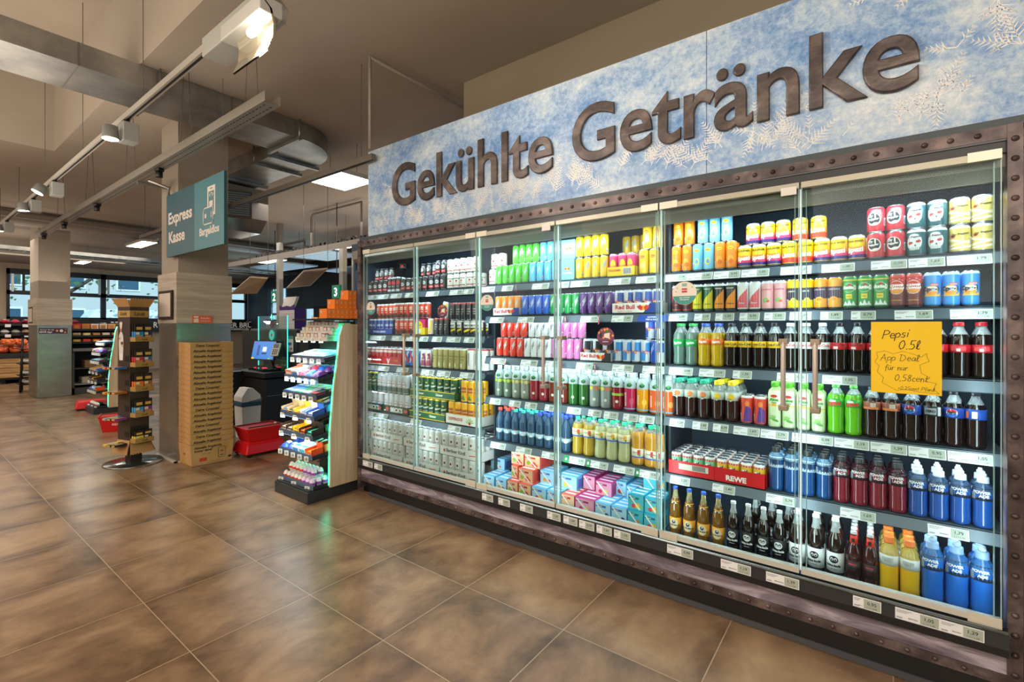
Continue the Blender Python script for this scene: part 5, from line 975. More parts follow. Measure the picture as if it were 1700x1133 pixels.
# ------------------------------------------------------------------ checkout sweets display beside the cooler
LEDG = P('#38ffb0', .5, 0, 7.0)
def box_item(name, label, cat, w, d, h, c1, c2, loc, tilt=0.0, txt=None, group=None, tc='#ffffff', rotz=0.0, shape='box'):
    b = MB(); m1, m2 = P(c1, .4), P(c2, .4)
    if shape == 'box':
        b.box(0, 0, 0, w, d, h, m1); b.flat(rect(.1 * w, .12 * d, .9 * w, .45 * d), lambda u, v: (u, v, h + .0005), m2); b.flat(rect(.08 * w, .15 * h, .92 * w, .8 * h), lambda u, v: (u, -.0005, v), m2)
        b.flat(rect(.1 * d, .2 * h, .8 * d, .75 * h), lambda u, v: (w + .0005, u, v), m2)
    elif shape == 'bag':
        n = 6; vs = []
        for j in range(n + 1):
            for i in range(n + 1):
                u, v = i / n, j / n; e = (sin(pi * u) * sin(pi * v)) ** .5; vs.append((w * u, d * v, h * .5 + h * .5 * e))
        for j in range(n + 1):
            for i in range(n + 1):
                u, v = i / n, j / n; e = (sin(pi * u) * sin(pi * v)) ** .5; vs.append((w * u, d * v, h * .5 - h * .5 * e))
        k = (n + 1) ** 2
        for j in range(n):
            for i in range(n):
                a = j * (n + 1) + i; m = m2 if 1 < j < 4 and 0 < i < n - 1 else m1
                if not (i or j): b.add([], [], m1)
                b.mi(m); b.f.append([a, a + 1, a + n + 2, a + n + 1]); b.m.append(b.mi(m)); b.sm.append(True)
                b.f.append([k + a, k + a + n + 1, k + a + n + 2, k + a + 1]); b.m.append(b.mi(m1)); b.sm.append(True)
        b.v = vs
    elif shape == 'open':
        b.box(0, 0, 0, w, d, .004, m1).box(0, 0, 0, w, .004, h * .7, m1).box(0, d - .004, 0, w, d, h * 1.5, m1).box(0, 0, 0, .004, d, h, m1).box(w - .004, 0, 0, w, d, h, m1); b.flat(rect(.1 * w, .1 * h, .9 * w, .6 * h), lambda u, v: (u, -.0005, v), m2)
        for q in range(4): b.box(w * .12, .01 + q * d * .22, .004, w * .88, .01 + q * d * .22 + d * .16, h * .75, m2)
    elif shape == 'egg':
        b.lathe([(.0001, 0), (w * .30, h * .06), (w * .48, h * .3), (w * .46, h * .55), (w * .3, h * .85), (.0001, h)], [m1, m1, m2, m1, m1], 12, (w / 2, d / 2, 0))
    if txt and shape != 'egg':
        b.text(txt, min(h * .5, w * 1.3 / max(3, len(txt))), lambda u, v: (w / 2 + u, -.0012, h * .32 + v), P(tc, .4), bold=.02)
    o = b.build(name, None, loc, (tilt, 0, rotz)); return tag(o, label, cat, group)
TR = [(2.275, .105, 0, .20), (2.269, .355, .10, .24), (2.275, .515, .14, .25), (2.286, .674, .20, .25), (2.309, .849, .18, .24), (2.327, .993, .24, .24), (2.385, 1.16, .16, .24)]
def gondola(X0, Yo, lab, near=True):
    W_ = .52; t = empty('sweets_display', (X0 + W_ / 2, Yo + .25, 0)); tag(t, lab, 'display shelf'); ox, oy = X0 - t.location.x, Yo - t.location.y
    f = lambda n, b, **k: b.build(n, t, (ox, oy, 0), **k)
    f('base', MB().box(0, 0, .0, W_, .50, .095, P('#2e3336', .4)).box(.01, .01, .095, W_ - .01, .5, .105, BLACK), bevel=.004)
    f('back_panel', MB().box(.02, .44, .1, W_ - .02, .47, 1.50, P('#20302c', .4, .2)))
    pr = [(.20, .095), (.495, .075 + .02), (.495, 1.475), (.36, 1.478), (.33, 1.46), (.30, 1.38), (.275, 1.16), (.235, .90), (.205, .55)]
    pn = MB(); pn.prism(pr, lambda u, v, d: (d, u, v), W_ + .002, W_ + .022, WOODP); f('side_panel', pn)
    ld = MB(); ed = [(.20, .11), (.205, .55), (.235, .90), (.275, 1.16), (.30, 1.38), (.33, 1.46)]
    for (a, b_), (c, d_) in zip(ed[:-1], ed[1:]): ld.add([(W_ - .004, a - .003, b_), (W_ + .002, a - .006, b_), (W_ + .002, c - .006, d_), (W_ - .004, c - .003, d_)], [(0, 1, 2, 3)], LEDG).add([(W_, a - .004, b_), (W_, a + .02, b_), (W_, c + .02, d_), (W_, c - .004, d_)], [(3, 2, 1, 0)], LEDG)
    f('led_strip', ld)
    f('top_board', MB().box(0, .17, 1.512, W_, .5, 1.524, BLACK))
    for i, (yf_, z, tl, dp) in enumerate(TR):
        y = yf_ - 2.223; b = MB(); T = lambda x, a, h: (x, y + a * cos(tl) - h * sin(tl), z + a * sin(tl) + h * cos(tl))
        b.box(.0, 0, -.006, W_, dp, 0, P('#2c2f31', .4), T)
        b.box(.0, 0, -.004, .003, dp, .03, P('#22303a', .3), T).box(W_ - .003, 0, -.004, W_, dp, .03, P('#22303a', .3), T)
        b.box(.0, -.003, -.006, W_, 0, .04, glassy('#6a7f9a', .5), T)
        if i: b.tube([T(W_ * .98, dp, -.01), T(W_ * .98, dp * .2, -.03)], .006, BLACK)
        s_ = f('tray', b)
        n = 3 if i in (0, 2, 3) else 5
        for q in range(n):
            m = MB(); m.box(0, -.002, 0, .050 if n == 3 else .042, 0, .042, WHITE); m.flat(rect(.008, .006, .036, .036), lambda u, v: (u, -.0026, v), LCD); m.text(PR[(i + q) % 10], .013, lambda u, v: (.022 + u, -.003, .014 + v), INK, bold=.02)
            xq = .012 + q * (W_ - .07) / max(1, n - 1) * .92; px_, py_, pz_ = T(xq, -.02, -.02); m.build('price_label', s_, (px_, py_, pz_), (.0, 0, .35))
    return t, ox, oy
def fill(X0, Yo, near=True):
    pal = {
     1: [('bag', '#1f4fb4', '#e9eef4', 'blue and white biscuit bag'), ('bag', '#1d3f9e', '#dfe8f0', 'dark blue sweet bag'), ('box', '#dbe7ef', '#3a8fd0', 'white and blue mint box'), ('box', '#d6ecf2', '#49b7c4', 'white and turquoise wafer pack'), ('open', '#e0541e', '#f08a2a', 'orange toffee bar box')],
     2: [('open', '#4a2a1e', '#c9b8a0', 'brown chocolate bar box'), ('open', '#3a241c', '#b4a08c', 'dark brown bar box'), ('open', '#e9b81e', '#7a4a1e', 'yellow nut bar box'), ('open', '#2a1c16', '#e0602a', 'black caramel bar box'), ('open', '#2c2220', '#3fb08c', 'black and green mint bar box')],
     3: [('open', '#c9a878', '#2a6ab4', 'beige open box with blue sweets'), ('open', '#cfae80', '#2a2420', 'beige open box of dark bars'), ('open', '#dcb03a', '#c98f2a', 'yellow open sweets box'), ('open', '#e0d8c8', '#3a6ad0', 'white open box with blue chews'), ('open', '#2f5fb4', '#e6e9ee', 'blue open candy box')],
     4: [('box', '#2f7fd0', '#bfe0f2', 'blue striped gum pack'), ('box', '#3f8fd8', '#cfe6f4', 'light blue gum pack'), ('box', '#3fa87a', '#bfe4d0', 'green gum pack'), ('box', '#8f98a0', '#c9cfd4', 'grey gum pack'), ('box', '#2a2e34', '#c8404a', 'black and red liquorice pack')],
     5: [('box', '#e07a5a', '#f0d8cc', 'salmon fruit drop box'), ('box', '#d8dfe8', '#4a7fd0', 'white and blue fruit drop box'), ('bag', '#c83a5a', '#f0b8c4', 'red sweet bag'), ('bag', '#1f5fc0', '#5fa8e8', 'blue cough drop bag'), ('bag', '#5a2a80', '#9a6ac4', 'purple cough drop bag')],
     6: [('box', '#dfe6ec', '#b4cad8', 'white flat gum carton'), ('box', '#cfd8e0', '#c45a7a', 'grey and pink flat gum carton'), ('box', '#cfe2f0', '#5fb0e4', 'pale blue flat gum carton'), ('box', '#bcd8ec', '#3f96dc', 'light blue flat gum carton'), ('box', '#5fa8dc', '#d8e9f4', 'sky blue flat gum carton')]}
    rowsn = ['bottom', 'second-lowest', 'third-lowest', 'middle', 'third-highest', 'second-highest', 'highest']
    wh = 'cooler' if near else 'far'
    for i, its in pal.items():
        yf_, z, tl, dp = TR[i]; yf_ += Yo - 2.223
        if not near and i in (2,): pass
        n = len(its); w = .50 / n
        for j, (sh2, c1, c2, lk) in enumerate(its):
            deep = 2 if near else 1
            for k in range(deep):
                d_ = dp / 2 - .006; a = .006 + k * (dp / 2); h = {1: .075, 2: .075, 3: .07, 4: .042, 5: .075, 6: .04}[i] * (1.15 if k else 1)
                x = X0 + .010 + j * w; y = yf_ + a * cos(tl) - .002 * sin(tl); zz = z + a * sin(tl) + .002
                box_item('sweets_box' if sh2 != 'bag' else 'sweets_bag', '%s, %s, %s tray of the %s sweets display' % (lk, 'behind' if k else 'in front', rowsn[i], 'near' if near else 'far'), 'sweets', w - .006, d_, h, c1, c2, (x, y, zz), tl, None, '%ss on the %s display' % (lk, 'near' if near else 'far'), shape=sh2)
    # eggs and bags on the bottom tray
    rg = random.Random(4); yf_, z, tl, dp = TR[0]; yf_ += Yo - 2.223
    for q in range(8 if near else 5):
        for k in range(3 if near else 1):
            c1, c2 = (('#e9e6e2', '#d8402c') if q < 5 else ('#e6d4ec', '#9a4ab4'))
            box_item('chocolate_egg', '%s egg, %s row, %s from left, bottom tray, %s display' % ('white and red' if q < 5 else 'white and purple', ('front', 'middle', 'back')[k], ORD[q], 'near' if near else 'far'), 'chocolate egg', .056, .056, .078, c1, c2, (X0 + .02 + q * (.058 if near else .09), yf_ + .006 + k * .060, z + .002 + k * .0005), 0, None, 'chocolate eggs, %s display' % ('near' if near else 'far'), shape='egg')
    if near:
        for q in range(7):
            for k in range(2):
                box_item('chocolate_egg', 'upper layer egg, %s row, %s from left, bottom tray of the near sweets display' % (('front', 'back')[k], ORD[q]), 'chocolate egg', .056, .056, .078, '#ece8e4' if q < 4 else '#e6d4ec', '#d8402c' if q < 4 else '#9a4ab4', (X0 + .05 + q * .058, yf_ + .04 + k * .062, z + .073), 0, None, 'upper layer chocolate eggs', shape='egg')
        box_item('egg_carton', 'yellow cartoon egg carton at the right of the bottom tray', 'sweets', .045, .03, .15, '#e8c63a', '#5fae5a', (X0 + .468, yf_ + .188, z + .002), 0, None)
T_, a_, b_0 = gondola(-4.07, 2.223, 'black sweets display with green light strip and pale wood side, beside the cooler'); fill(-4.07, 2.223)
# top rack with gum and mints
rk = MB()
for i, (y, z) in enumerate(((.20, 1.36), (.255, 1.415), (.31, 1.465))): rk.box(.0, y, z - .004, .50, y + .05, z, P('#c9c4bb', .4)).box(.0, y - .002, z - .03, .50, y, z + .004, P('#cfcac2', .4)).box(.47, y, z - .03, .50, .44, z + .02, P('#8fd8c0', .4))
o = rk.build('upper_rack', T_, (a_, b_0, 0))
for q in range(4):
    m = MB(); m.box(0, -.002, 0, .046, 0, .046, WHITE); m.flat(rect(.008, .006, .038, .038), lambda u, v: (u, -.0026, v), LCD); m.build('price_label', o, (.03 + q * .12, .19, 1.315), (0, 0, .35))
cols = ['#8f9498', '#9a8f88', '#e3c93a', '#c04048', '#b8bcc0', '#d84a54', '#e6e2dc', '#b83040']
for i, (y, z) in enumerate(((.20, 1.36), (.255, 1.415), (.31, 1.465))):
    for j in range(8):
        box_item('mint_tin', '%s small mint tin, %s row of the top rack, sweets display' % (ORD[j], ('front', 'middle', 'back')[i]), 'mint tin', .05, .035, .036, cols[(j + i) % 8], '#dcd8d2', (-4.07 + .012 + j * .0565, 2.223 + y + .006, z + .001), 0, None, 'mint tins in the top rack')
OR = P('#ef7d12', .45)
for tier, (y0_, n) in enumerate(((2.408, 7), (2.488, 5), (2.626, 2))):
    for j in range(n):
        b = MB(); w = .0435; b.box(0, 0, 0, .11, w, .083, OR); b.flat(rect(w * .42, .045, w * .60, .068), lambda u, v: (.1106, u, v), P('#b9c2c8', .4)); b.text('heets' if False else 'stix', .012, lambda u, v: (.1108, w / 2 + u, .012 + v), P('#f9e2c4', .5)); b.flat(rect(.02, .045, .04, .068), lambda u, v: (u, -.0006, v), P('#b9c2c8', .4))
        tag(b.build('orange_carton', None, (-3.665, y0_ + j * .0455, 1.5245 + tier * .0835), bevel=.0012), '%s orange carton of the %s tier on top of the sweets display' % (ORD[j], ('lowest', 'middle', 'top')[tier]), 'carton', 'orange cartons on the sweets display')
box_item('orange_carton_flat', 'flat orange pack lying left of the orange carton tiers', 'carton', .09, .06, .012, '#f08a1e', '#f6c27a', (-3.78, 2.41, 1.5245))
lamp('AREA', 'green_display_light', (-3.80, 2.655, .8), 10, (.15, 1, .62), rot=(radians(90), 0, radians(180)), size=.4, size_y=1.3)
for yf_, z, tl, dp in TR[1:]: lamp('AREA', 'tray_light', (-3.81, yf_ - .02, z + .15), 1.1, (.85, 1, .97), rot=(radians(25), 0, 0), size=.46, size_y=.03)
lamp('AREA', 'far_tray_light', (-10.2, 2.15, 1.55), 8, (.85, 1, .97), rot=(radians(35), 0, 0), size=.46, size_y=.1)
gondola(-10.45, 2.25, 'sweets display with green light standing behind the chocolate tower', False); fill(-10.45, 2.25, False)
lamp('AREA', 'green_far_light', (-10.1, 2.66, .8), 5, (.15, 1, .62), rot=(radians(90), 0, radians(180)), size=.4, size_y=1.3)

# ------------------------------------------------------------------ stack of cardboard coupon boxes
names_ = ['Deine Coupons?', 'Aktuelle Angebote?', 'Aktuelle Angebote?', 'Aktuelle Angebote?', 'Aktuelle Angebote?', 'Aktuelle Angebote?', 'Aktuelle Angebote?', 'Aktuelle Angebote?', 'Deine Coupons?', 'Aktuelle Angebote?', 'Aktuelle Angebote?', 'Aktuelle Angebote?', 'Deine Coupons?', 'Aktuelle Angebote?', 'Aktuelle Angebote?', 'Deine Coupons?', 'Aktuelle Angebote?', 'Deine Coupons?', 'Aktuelle Angebote?']
NB = len(names_); BX, BY = -5.605, 2.265; TEXTB = P('#2a2019', .6)
def cbox(i):   # i = 0 is the bottom box; nested, so only a rim of each shows
    b = MB(); w, d = .175, .225                                          # half sizes X, Y
    h = .22 if i == 0 else .056; z0 = 0 if i == 0 else .22 + (i - 1) * .0562 + .0005; t = .005; wt, dt = (w * .985, d * .985); wb, db = (w * .93, d * .91) if i == 0 else (w * .945, d * .955)
    def ring(a, c, e, f, z_, zt):
        vs = [(-a, -c, z_), (a, -c, z_), (a, c, z_), (-a, c, z_), (-e, -f, zt), (e, -f, zt), (e, f, zt), (-e, f, zt)]
        vi = [(x * (1 - t / abs(x)), y * (1 - t / abs(y)), z) for x, y, z in vs]
        b.add(vs + vi, [(0, 1, 5, 4), (1, 2, 6, 5), (2, 3, 7, 6), (3, 0, 4, 7), (9, 8, 12, 13), (10, 9, 13, 14), (11, 10, 14, 15), (8, 11, 15, 12), (4, 5, 13, 12), (5, 6, 14, 13), (6, 7, 15, 14), (7, 4, 12, 15), (1, 0, 8, 9), (2, 1, 9, 10), (3, 2, 10, 11), (0, 3, 11, 8)], CARD)
    ring(wb, db, wt, dt, 0, h)
    b.box(-wb + t, -db + t, .001, wb - t, db - t, .006, CARD)
    jx = random.Random(i).uniform(-.003, .003)
    sl = (wt - wb) / h
    F_ = lambda u, v: (wb + sl * v + .0012, u, v)
    if i == 0:
        b.text('Aktuelle Angebote', .036, lambda u, v: F_(-.045 + u, .172 + v), TEXTB, bold=.03); b.text('immer dabei!', .034, lambda u, v: F_(-.09 + u, .140 + v), TEXTB, bold=.03); b.text('Lade jetzt die App', .012, lambda u, v: F_(-.065 + u, .108 + v), TEXTB)
        b.flat(rect(-.13, .035, -.055, .072), F_, P('#c8402a', .6)); b.text('REWE', .018, lambda u, v: (wb + sl * v + .002, -.0925 + u, .047 + v), WHITE, bold=.03)
        for pts in ([(.075, .045), (.12, .045), (.135, .06), (.135, .15), (.12, .16), (.075, .16), (.06, .15), (.06, .06), (.075, .045)],): ribbon(b, pts, .004, F_, TEXTB)
        b.text('App', .02, lambda u, v: F_(.098 + u, .11 + v), TEXTB, bold=.03); b.flat(rect(.08, .065, .116, .072), F_, TEXTB); b.flat(rect(.165, .03, .20, .05), F_, TEXTB)
        for q in range(2): b.flat(rect(-.04, .02 - q * .006, .12, .0215 - q * .006), F_, P('#8a6436', .7))
        sy = (dt - db) / h; b.flat(rect(-.03, .10, .03, .12), lambda u, v: (u, -(db + sy * v) - .0012, v), P('#8a6436', .7))
    else:
        b.text(names_[NB - i], .036, lambda u, v: F_(-.045 + jx + u, .011 + v), TEXTB, bold=.03)
        b.flat(rect(-.2, .003, .2, .0045), F_, P('#8f6838', .7))
    o = b.build('cardboard_box', None, (BX + jx, BY, z0 + .001))
    o['z'] = z0
    return o
for i in range(NB + 1):
    o = cbox(i); del o['z']
    tag(o, 'lowest and only fully visible cardboard coupon box at the foot of the stack' if i == 0 else ('topmost open cardboard coupon box of the stack by the pillar' if i == NB else '%s nested cardboard coupon box counted down from the top of the stack' % ORD[NB - i]), 'cardboard box', 'stacked cardboard coupon boxes')

# ------------------------------------------------------------------ chocolate tower on a round base
BRN = P('#3b2d24', .5); KRAFT = P('#b58a55', .7); GOLD = P('#a98748', .5)
ct = empty('chocolate_tower', (-6.11, 1.735, 0), radians(16.3)); tag(ct, 'tall brown cardboard chocolate display tower on a round metal base', 'display stand')
MB().lathe([(.272, 0), (.275, .006), (.268, .012), (.0001, .013)], P('#8d8f8e', .15, .9), 48).build('round_base', ct)
cb_ = MB(); c_h = .10
cb_.box(-c_h, -c_h, .20, c_h, c_h, 1.60, BRN); cb_.box(-.045, -.06, .012, .045, .06, .2, P('#2a2019', .5)); cb_.box(-c_h - .002, -c_h - .002, 1.555, c_h + .002, c_h + .002, 1.625, GOLD).box(-c_h - .001, -c_h - .001, 1.625, c_h + .001, c_h + .001, 1.665, BRN)
cb_.text('Lindt', .055, lambda u, v: (c_h + .0032, u, 1.572 + v), P('#3b2a14', .5), bold=.02, sx=1.0); cb_.text('Lindt', .05, lambda u, v: (u, -c_h - .0032, 1.575 + v), P('#3b2a14', .5), bold=.02)
cb_.build('column', ct)
def flap(axis, sgn, z0_, z1_, flare):
    fl = MB()
    n = 9; e = .003
    pts = [(-c_h, z0_), (c_h, z0_)]; w1 = c_h + flare * .55; up = z1_ > z0_; step = 2 * w1 / (2 * n)
    for i in range(2 * n + 1): pts.append((w1 - i * step, z1_ - (.012 if up else -.012) * (i % 2)))
    for d in (0,):
        vs = []
        for a, z in pts:
            q = (z - z0_) / (z1_ - z0_); o_ = c_h + flare * q + .003
            vs.append((sgn * o_, a, z) if axis else (a, sgn * o_, z))
        vi = [((x - sgn * e if axis else x), (y if axis else y - sgn * e), z) for x, y, z in vs]
        nn = len(vs); fl.add(vs + vi, [list(range(nn)), list(range(2 * nn - 1, nn - 1, -1))] + [(i, (i + 1) % nn, (i + 1) % nn + nn, i + nn) for i in range(nn)], KRAFT)
    fl.build('cardboard_flap', ct)
for ax in (0, 1):
    for sg in (-1, 1): flap(ax, sg, 1.664, 1.755, .05); flap(ax, sg, .26, .115, .05)
chf = MB(); SK = P('#b98468', .6); WC = P('#cfcac2', .6); cf = lambda e: (lambda u, v: (u - .045, -c_h - e, v))
chf.flat([(-.028, 1.10), (.030, 1.10), (.036, 1.18), (.042, 1.27), (.036, 1.36), (.014, 1.40), (-.014, 1.40), (-.034, 1.36), (-.040, 1.28), (-.034, 1.18)], cf(.002), WC)
chf.flat(ell(0, 1.425, .014, .022), cf(.0026), SK); chf.flat([(-.015, 1.435), (.015, 1.435), (.024, 1.49), (.018, 1.505), (-.018, 1.505), (-.024, 1.485)], cf(.003), WC)
chf.flat(ell(.018, 1.28, .022, .018), cf(.003), P('#6a2f26', .6)); chf.flat(ell(-.02, 1.33, .016, .010, 12, .5), cf(.003), SK); chf.flat(ell(.030, 1.25, .012, .009), cf(.0034), SK); chf.flat([(-.028, 1.10), (.030, 1.10), (.034, 1.17), (-.032, 1.17)], cf(.0025), P('#dedad4', .6))
chf.build('chef_print', ct)
LV = [(1.296, '#2a8fd0', '#1b2a3a'), (1.03, '#c8343c', '#2a6fae'), (.774, '#e07a2a', '#a5652a'), (.503, '#3a9ad0', '#8a3a8a'), (.233, '#e0d23a', '#2a2620')]
ltray = MB(); parts = []
for i, (z, c1, c2) in enumerate(LV):
    b = MB(); b.box(c_h, -.098, z, c_h + .085, .098, z + .004, BRN).box(c_h + .081, -.098, z, c_h + .085, .098, z + .05, GOLD).box(c_h, -.098, z, c_h + .083, -.095, z + .05, GOLD); b.box(c_h + .001, -.09, z + .05, c_h + .003, .09, z + .17, P('#120f0d', .5)); b.text('Lindt', .03, lambda u, v: (c_h + .0856, u, z + .016 + v), P('#3b2a14', .5), bold=.02)
    b.build('shelf_tray', ct)
    if i:
        b = MB(); b.box(-.095, -c_h - .09, z - .02, .095, -c_h, z - .016, BRN).box(.02, -c_h - .003, z + .06, .08, -c_h - .001, z + .12, P('#120f0d', .5)); b.build('shelf_tray', ct)
def local(x, y, z):
    a = radians(16.3); return (-6.11 + x * cos(a) - y * sin(a), 1.735 + x * sin(a) + y * cos(a), z)
LN = ['top', 'second', 'third', 'fourth', 'lowest']; CN = [('blue', 'dark blue'), ('red', 'blue'), ('orange', 'bronze'), ('light blue', 'purple'), ('yellow-black', 'black-yellow')]
for i, (z, c1, c2) in enumerate(LV):
    for j, (c, cn) in enumerate(((c1, CN[i][0]), (c2, CN[i][1]))):
        for k in range(2):
            b = MB(); w, d, h = .086, .022, .185 if i < 4 else .125
            b.box(0, 0, 0, d, w, h * .55, P(c, .35)).box(0, 0, h * .55, d, w, h, P('#17130f', .35)); b.flat(rect(.01, .01, w - .01, h * .35), lambda u, v: (d + .0006, u, v), P('#c98f5a', .4)); b.flat(rect(.012, h * .66, w - .012, h * .82), lambda u, v: (d + .0006, u, v), P('#d8b05a', .4)); b.flat(rect(.006, h * .38, w * .5, h * .52), lambda u, v: (d + .0006, u, v), P('#e6ddcc', .4))
            tag(b.build('chocolate_bar', None, local(c_h + .008 + (1 - k) * .036 - .0, -.088 + j * .092, z + .0045), radians(16.3)), '%s chocolate bar, %s, %s tray on the right side of the chocolate tower' % (cn, 'behind' if k else 'in front', LN[i]), 'chocolate bar', 'chocolate bars in the tower')
    if i:
        for k in range(3):
            cc = [c1, '#1b1613', c2][k]
            b = MB(); b.box(0, 0, 0, .055, .16 - .02 * k, .022, P(cc, .35)); b.box(.004, -.004, .004, .05, 0, .018, P('#c9a24a', .4)); b.flat(rect(.008, .02, .047, .09), lambda u, v: (u, v, .0226), P('#cfa86a', .4))
            tag(b.build('chocolate_pack', None, local(-.085 + k * .058, -c_h - .16 + .01 * k, z - .0155), radians(16.3)), '%s chocolate pack lying on the %s left-hand tray of the chocolate tower' % (ORD[k], LN[i]), 'chocolate pack', 'chocolate packs on left-hand trays')

# ------------------------------------------------------------------ baskets, bin, self-checkout
RP = P('#d01418', .35); RP_SHADE = P('#5e080b', .5)  # the darker red paints shade onto the basket insides
def basket_mesh(L, Wd, H, top=1.0, bot=.82, holes=True):
    b = MB(); t = .004
    def rg(k, z): return [(-L / 2 * k, -Wd / 2 * k, z), (L / 2 * k, -Wd / 2 * k, z), (L / 2 * k, Wd / 2 * k, z), (-L / 2 * k, Wd / 2 * k, z)]
    A, B_ = rg(bot, 0), rg(top, H); Ai, Bi = rg(bot * .97, t), rg(top * .97, H)
    b.add(A + B_, [(0, 1, 5, 4), (1, 2, 6, 5), (2, 3, 7, 6), (3, 0, 4, 7), (3, 2, 1, 0)], RP).add(Ai + Bi, [(1, 0, 4, 5), (2, 1, 5, 6), (3, 2, 6, 7), (0, 3, 7, 4), (0, 1, 2, 3)], RP_SHADE)
    r = rg(top * 1.04, H - .012) + rg(top * 1.04, H + .002) + rg(top * .96, H + .002); b.add(r, [(0, 1, 5, 4), (1, 2, 6, 5), (2, 3, 7, 6), (3, 0, 4, 7), (4, 5, 9, 8), (5, 6, 10, 9), (6, 7, 11, 10), (7, 4, 8, 11), (0, 3, 2, 1)], RP)
    if holes:
        for sx in (-1, 1):
            for q in range(7):
                for rw in range(2):
                    y = -Wd * .32 + q * Wd * .107; z = H * (.45 + .22 * rw); k = bot + (top - bot) * z / H; x = sx * (L / 2 * k + .001); b.quad((x, y - .006, z), (x, y + .006, z), (x, y + .006, z + H * .15), (x, y - .006, z + H * .15), P('#4a0709', .6))
        for sy in (-1, 1):
            for q in range(11):
                for rw in range(2):
                    x = -L * .36 + q * L * .072; z = H * (.45 + .22 * rw); k = bot + (top - bot) * z / H; y = sy * (Wd / 2 * k + .001); b.quad((x - .006, y, z), (x + .006, y, z), (x + .006, y, z + H * .15), (x - .006, y, z + H * .15), P('#4a0709', .6))
    return b
def trolley(x, y, rot, lab, top=True):
    t = empty('basket_trolley', (x, y, 0), rot); tag(t, lab, 'shopping basket trolley')
    b = MB(); b.add([(-.24, -.17, .035), (.24, -.17, .035), (.24, .17, .035), (-.24, .17, .035), (-.215, -.15, .13), (.215, -.15, .13), (.215, .15, .13), (-.215, .15, .13), (-.19, -.13, .165), (.19, -.13, .165), (.19, .13, .165), (-.19, .13, .165)], [(3, 2, 1, 0), (0, 1, 5, 4), (1, 2, 6, 5), (2, 3, 7, 6), (3, 0, 4, 7), (4, 5, 9, 8), (5, 6, 10, 9), (6, 7, 11, 10), (7, 4, 8, 11), (8, 9, 10, 11)], RP); b.build('body', t, bevel=.012)
    for sx in (-1, 1):
        for sy in (-1, 1): MB().lathe([(.026, -.011), (.03, 0), (.026, .011)], BLACK, 14).build('wheel', t, (sx * .19, sy * .14, .03), (pi / 2, 0, 0))
    if top:
        o = basket_mesh(.44, .32, .15, 1, .8).build('shopping_basket', None, (x, y, .168), rot); tag(o, 'red shopping basket resting on the red trolley behind the cardboard stack', 'basket')
        h = MB(); h.tube([(-.18, -.10, .15), (-.18, -.10, .155), (.18, -.10, .155), (.18, -.10, .15)], .006, BLACK); h.build('handle', o); MB().box(.2, .0, .12, .2265, .05, .15, WHITE).build('label', o)
p = atZ(424, 757, 0)
trolley(p[0] - .10, p[1] + .10, radians(90), 'red rolling basket trolley behind the cardboard box stack')
p = atZ(141, 682, 0); trolley(p[0] - .1, p[1] + .12, radians(80), 'red rolling basket trolley beside the far sweets display', False)
p = atZ(176, 717, 0); o = basket_mesh(.44, .30, .22, 1, .78).build('shopping_basket', None, (p[0], p[1] + .15, .001), radians(70)); tag(o, 'red shopping basket with white print on the floor behind the chocolate tower', 'basket')
pr_ = MB(); pr_.text('REWE', .05, lambda u, v: (u, v, 0), P('#e8c9c4', .5), bold=.02); pr_.build('print', o, (0, -.139, .09), (radians(82), 0, 0))
# bin
p = atZ(408, 738, 0); bx, by = p[0], p[1] + .2
b = MB(); WB = P('#dcdcd8', .45)
b.prism([(-.16, 0), (.16, 0), (.19, .58), (-.19, .58)], lambda u, v, d: (d, u, v), -.15, .15, WB); o = b.build('waste_bin', None, (bx - .36, by, .001), bevel=.01); o.scale = (.70, .68, .80)
l = MB(); l.prism([(-.19, .60), (.19, .60), (.17, .70), (.02, .82), (-.08, .82), (-.19, .68)], lambda u, v, d: (d, u, v), -.16, .16, WB); l.build('lid', o, bevel=.015)
g = MB(); g.box(-.165, -.20, .52, .165, .20, .60, P('#17445c', .35)); g.add([(.165, -.1, .60), (.20, .0, .54), (.21, .15, .60), (.165, .2, .64)], [(0, 1, 2, 3)], P('#17445c', .35)); g.build('bin_liner', o, bevel=.02)
tag(o, 'white waste bin with swing lid and dark blue liner behind the red trolley', 'waste bin')
# self-checkout
kx, ky, _ = atZ(441, 712.5, 0); CK = P('#1b1c1e', .45); CK2 = P('#2b2d30', .45)
sc_ = empty('self_checkout', (kx - .3, ky + .4, 0)); tag(sc_, 'black self-checkout counter with touch screen and red scanner lights', 'checkout counter')
def S(n, b, **k): return b.build(n, sc_, (.3, -.4, 0), **k)
S('body', MB().box(-.85, 0, .02, 0, .9, .70, CK).box(-.002, .02, .46, .003, .88, .465, P('#8d8f90', .4)).box(-.001, .45, .05, .003, .455, .69, BLACK), bevel=.004)
S('counter_top', MB().box(-.92, -.05, .72, .06, .95, .80, BLACK), bevel=.01)
S('scanner', MB().box(-.62, .05, .80, -.15, .32, .835, P('#0a0a0b', .15)).box(-.42, .16, .8355, -.38, .22, .8375, P('#ff1a2a', .4, 0, 8)).box(-.58, .12, .8355, -.56, .15, .8375, P('#ff1a2a', .4, 0, 6)), bevel=.006)
S('rear_panel', MB().box(-.98, .42, .70, .10, .48, 1.40, CK2).box(-1.3, .42, 1.40, .12, .5, 1.425, P('#5a5f61', .4)), bevel=.004)
scn = MB(); scn.box(-.24, -.016, -.15, .24, .016, .15, BLACK); f = lambda e: (lambda u, v: (u, -.0165 - e, v))
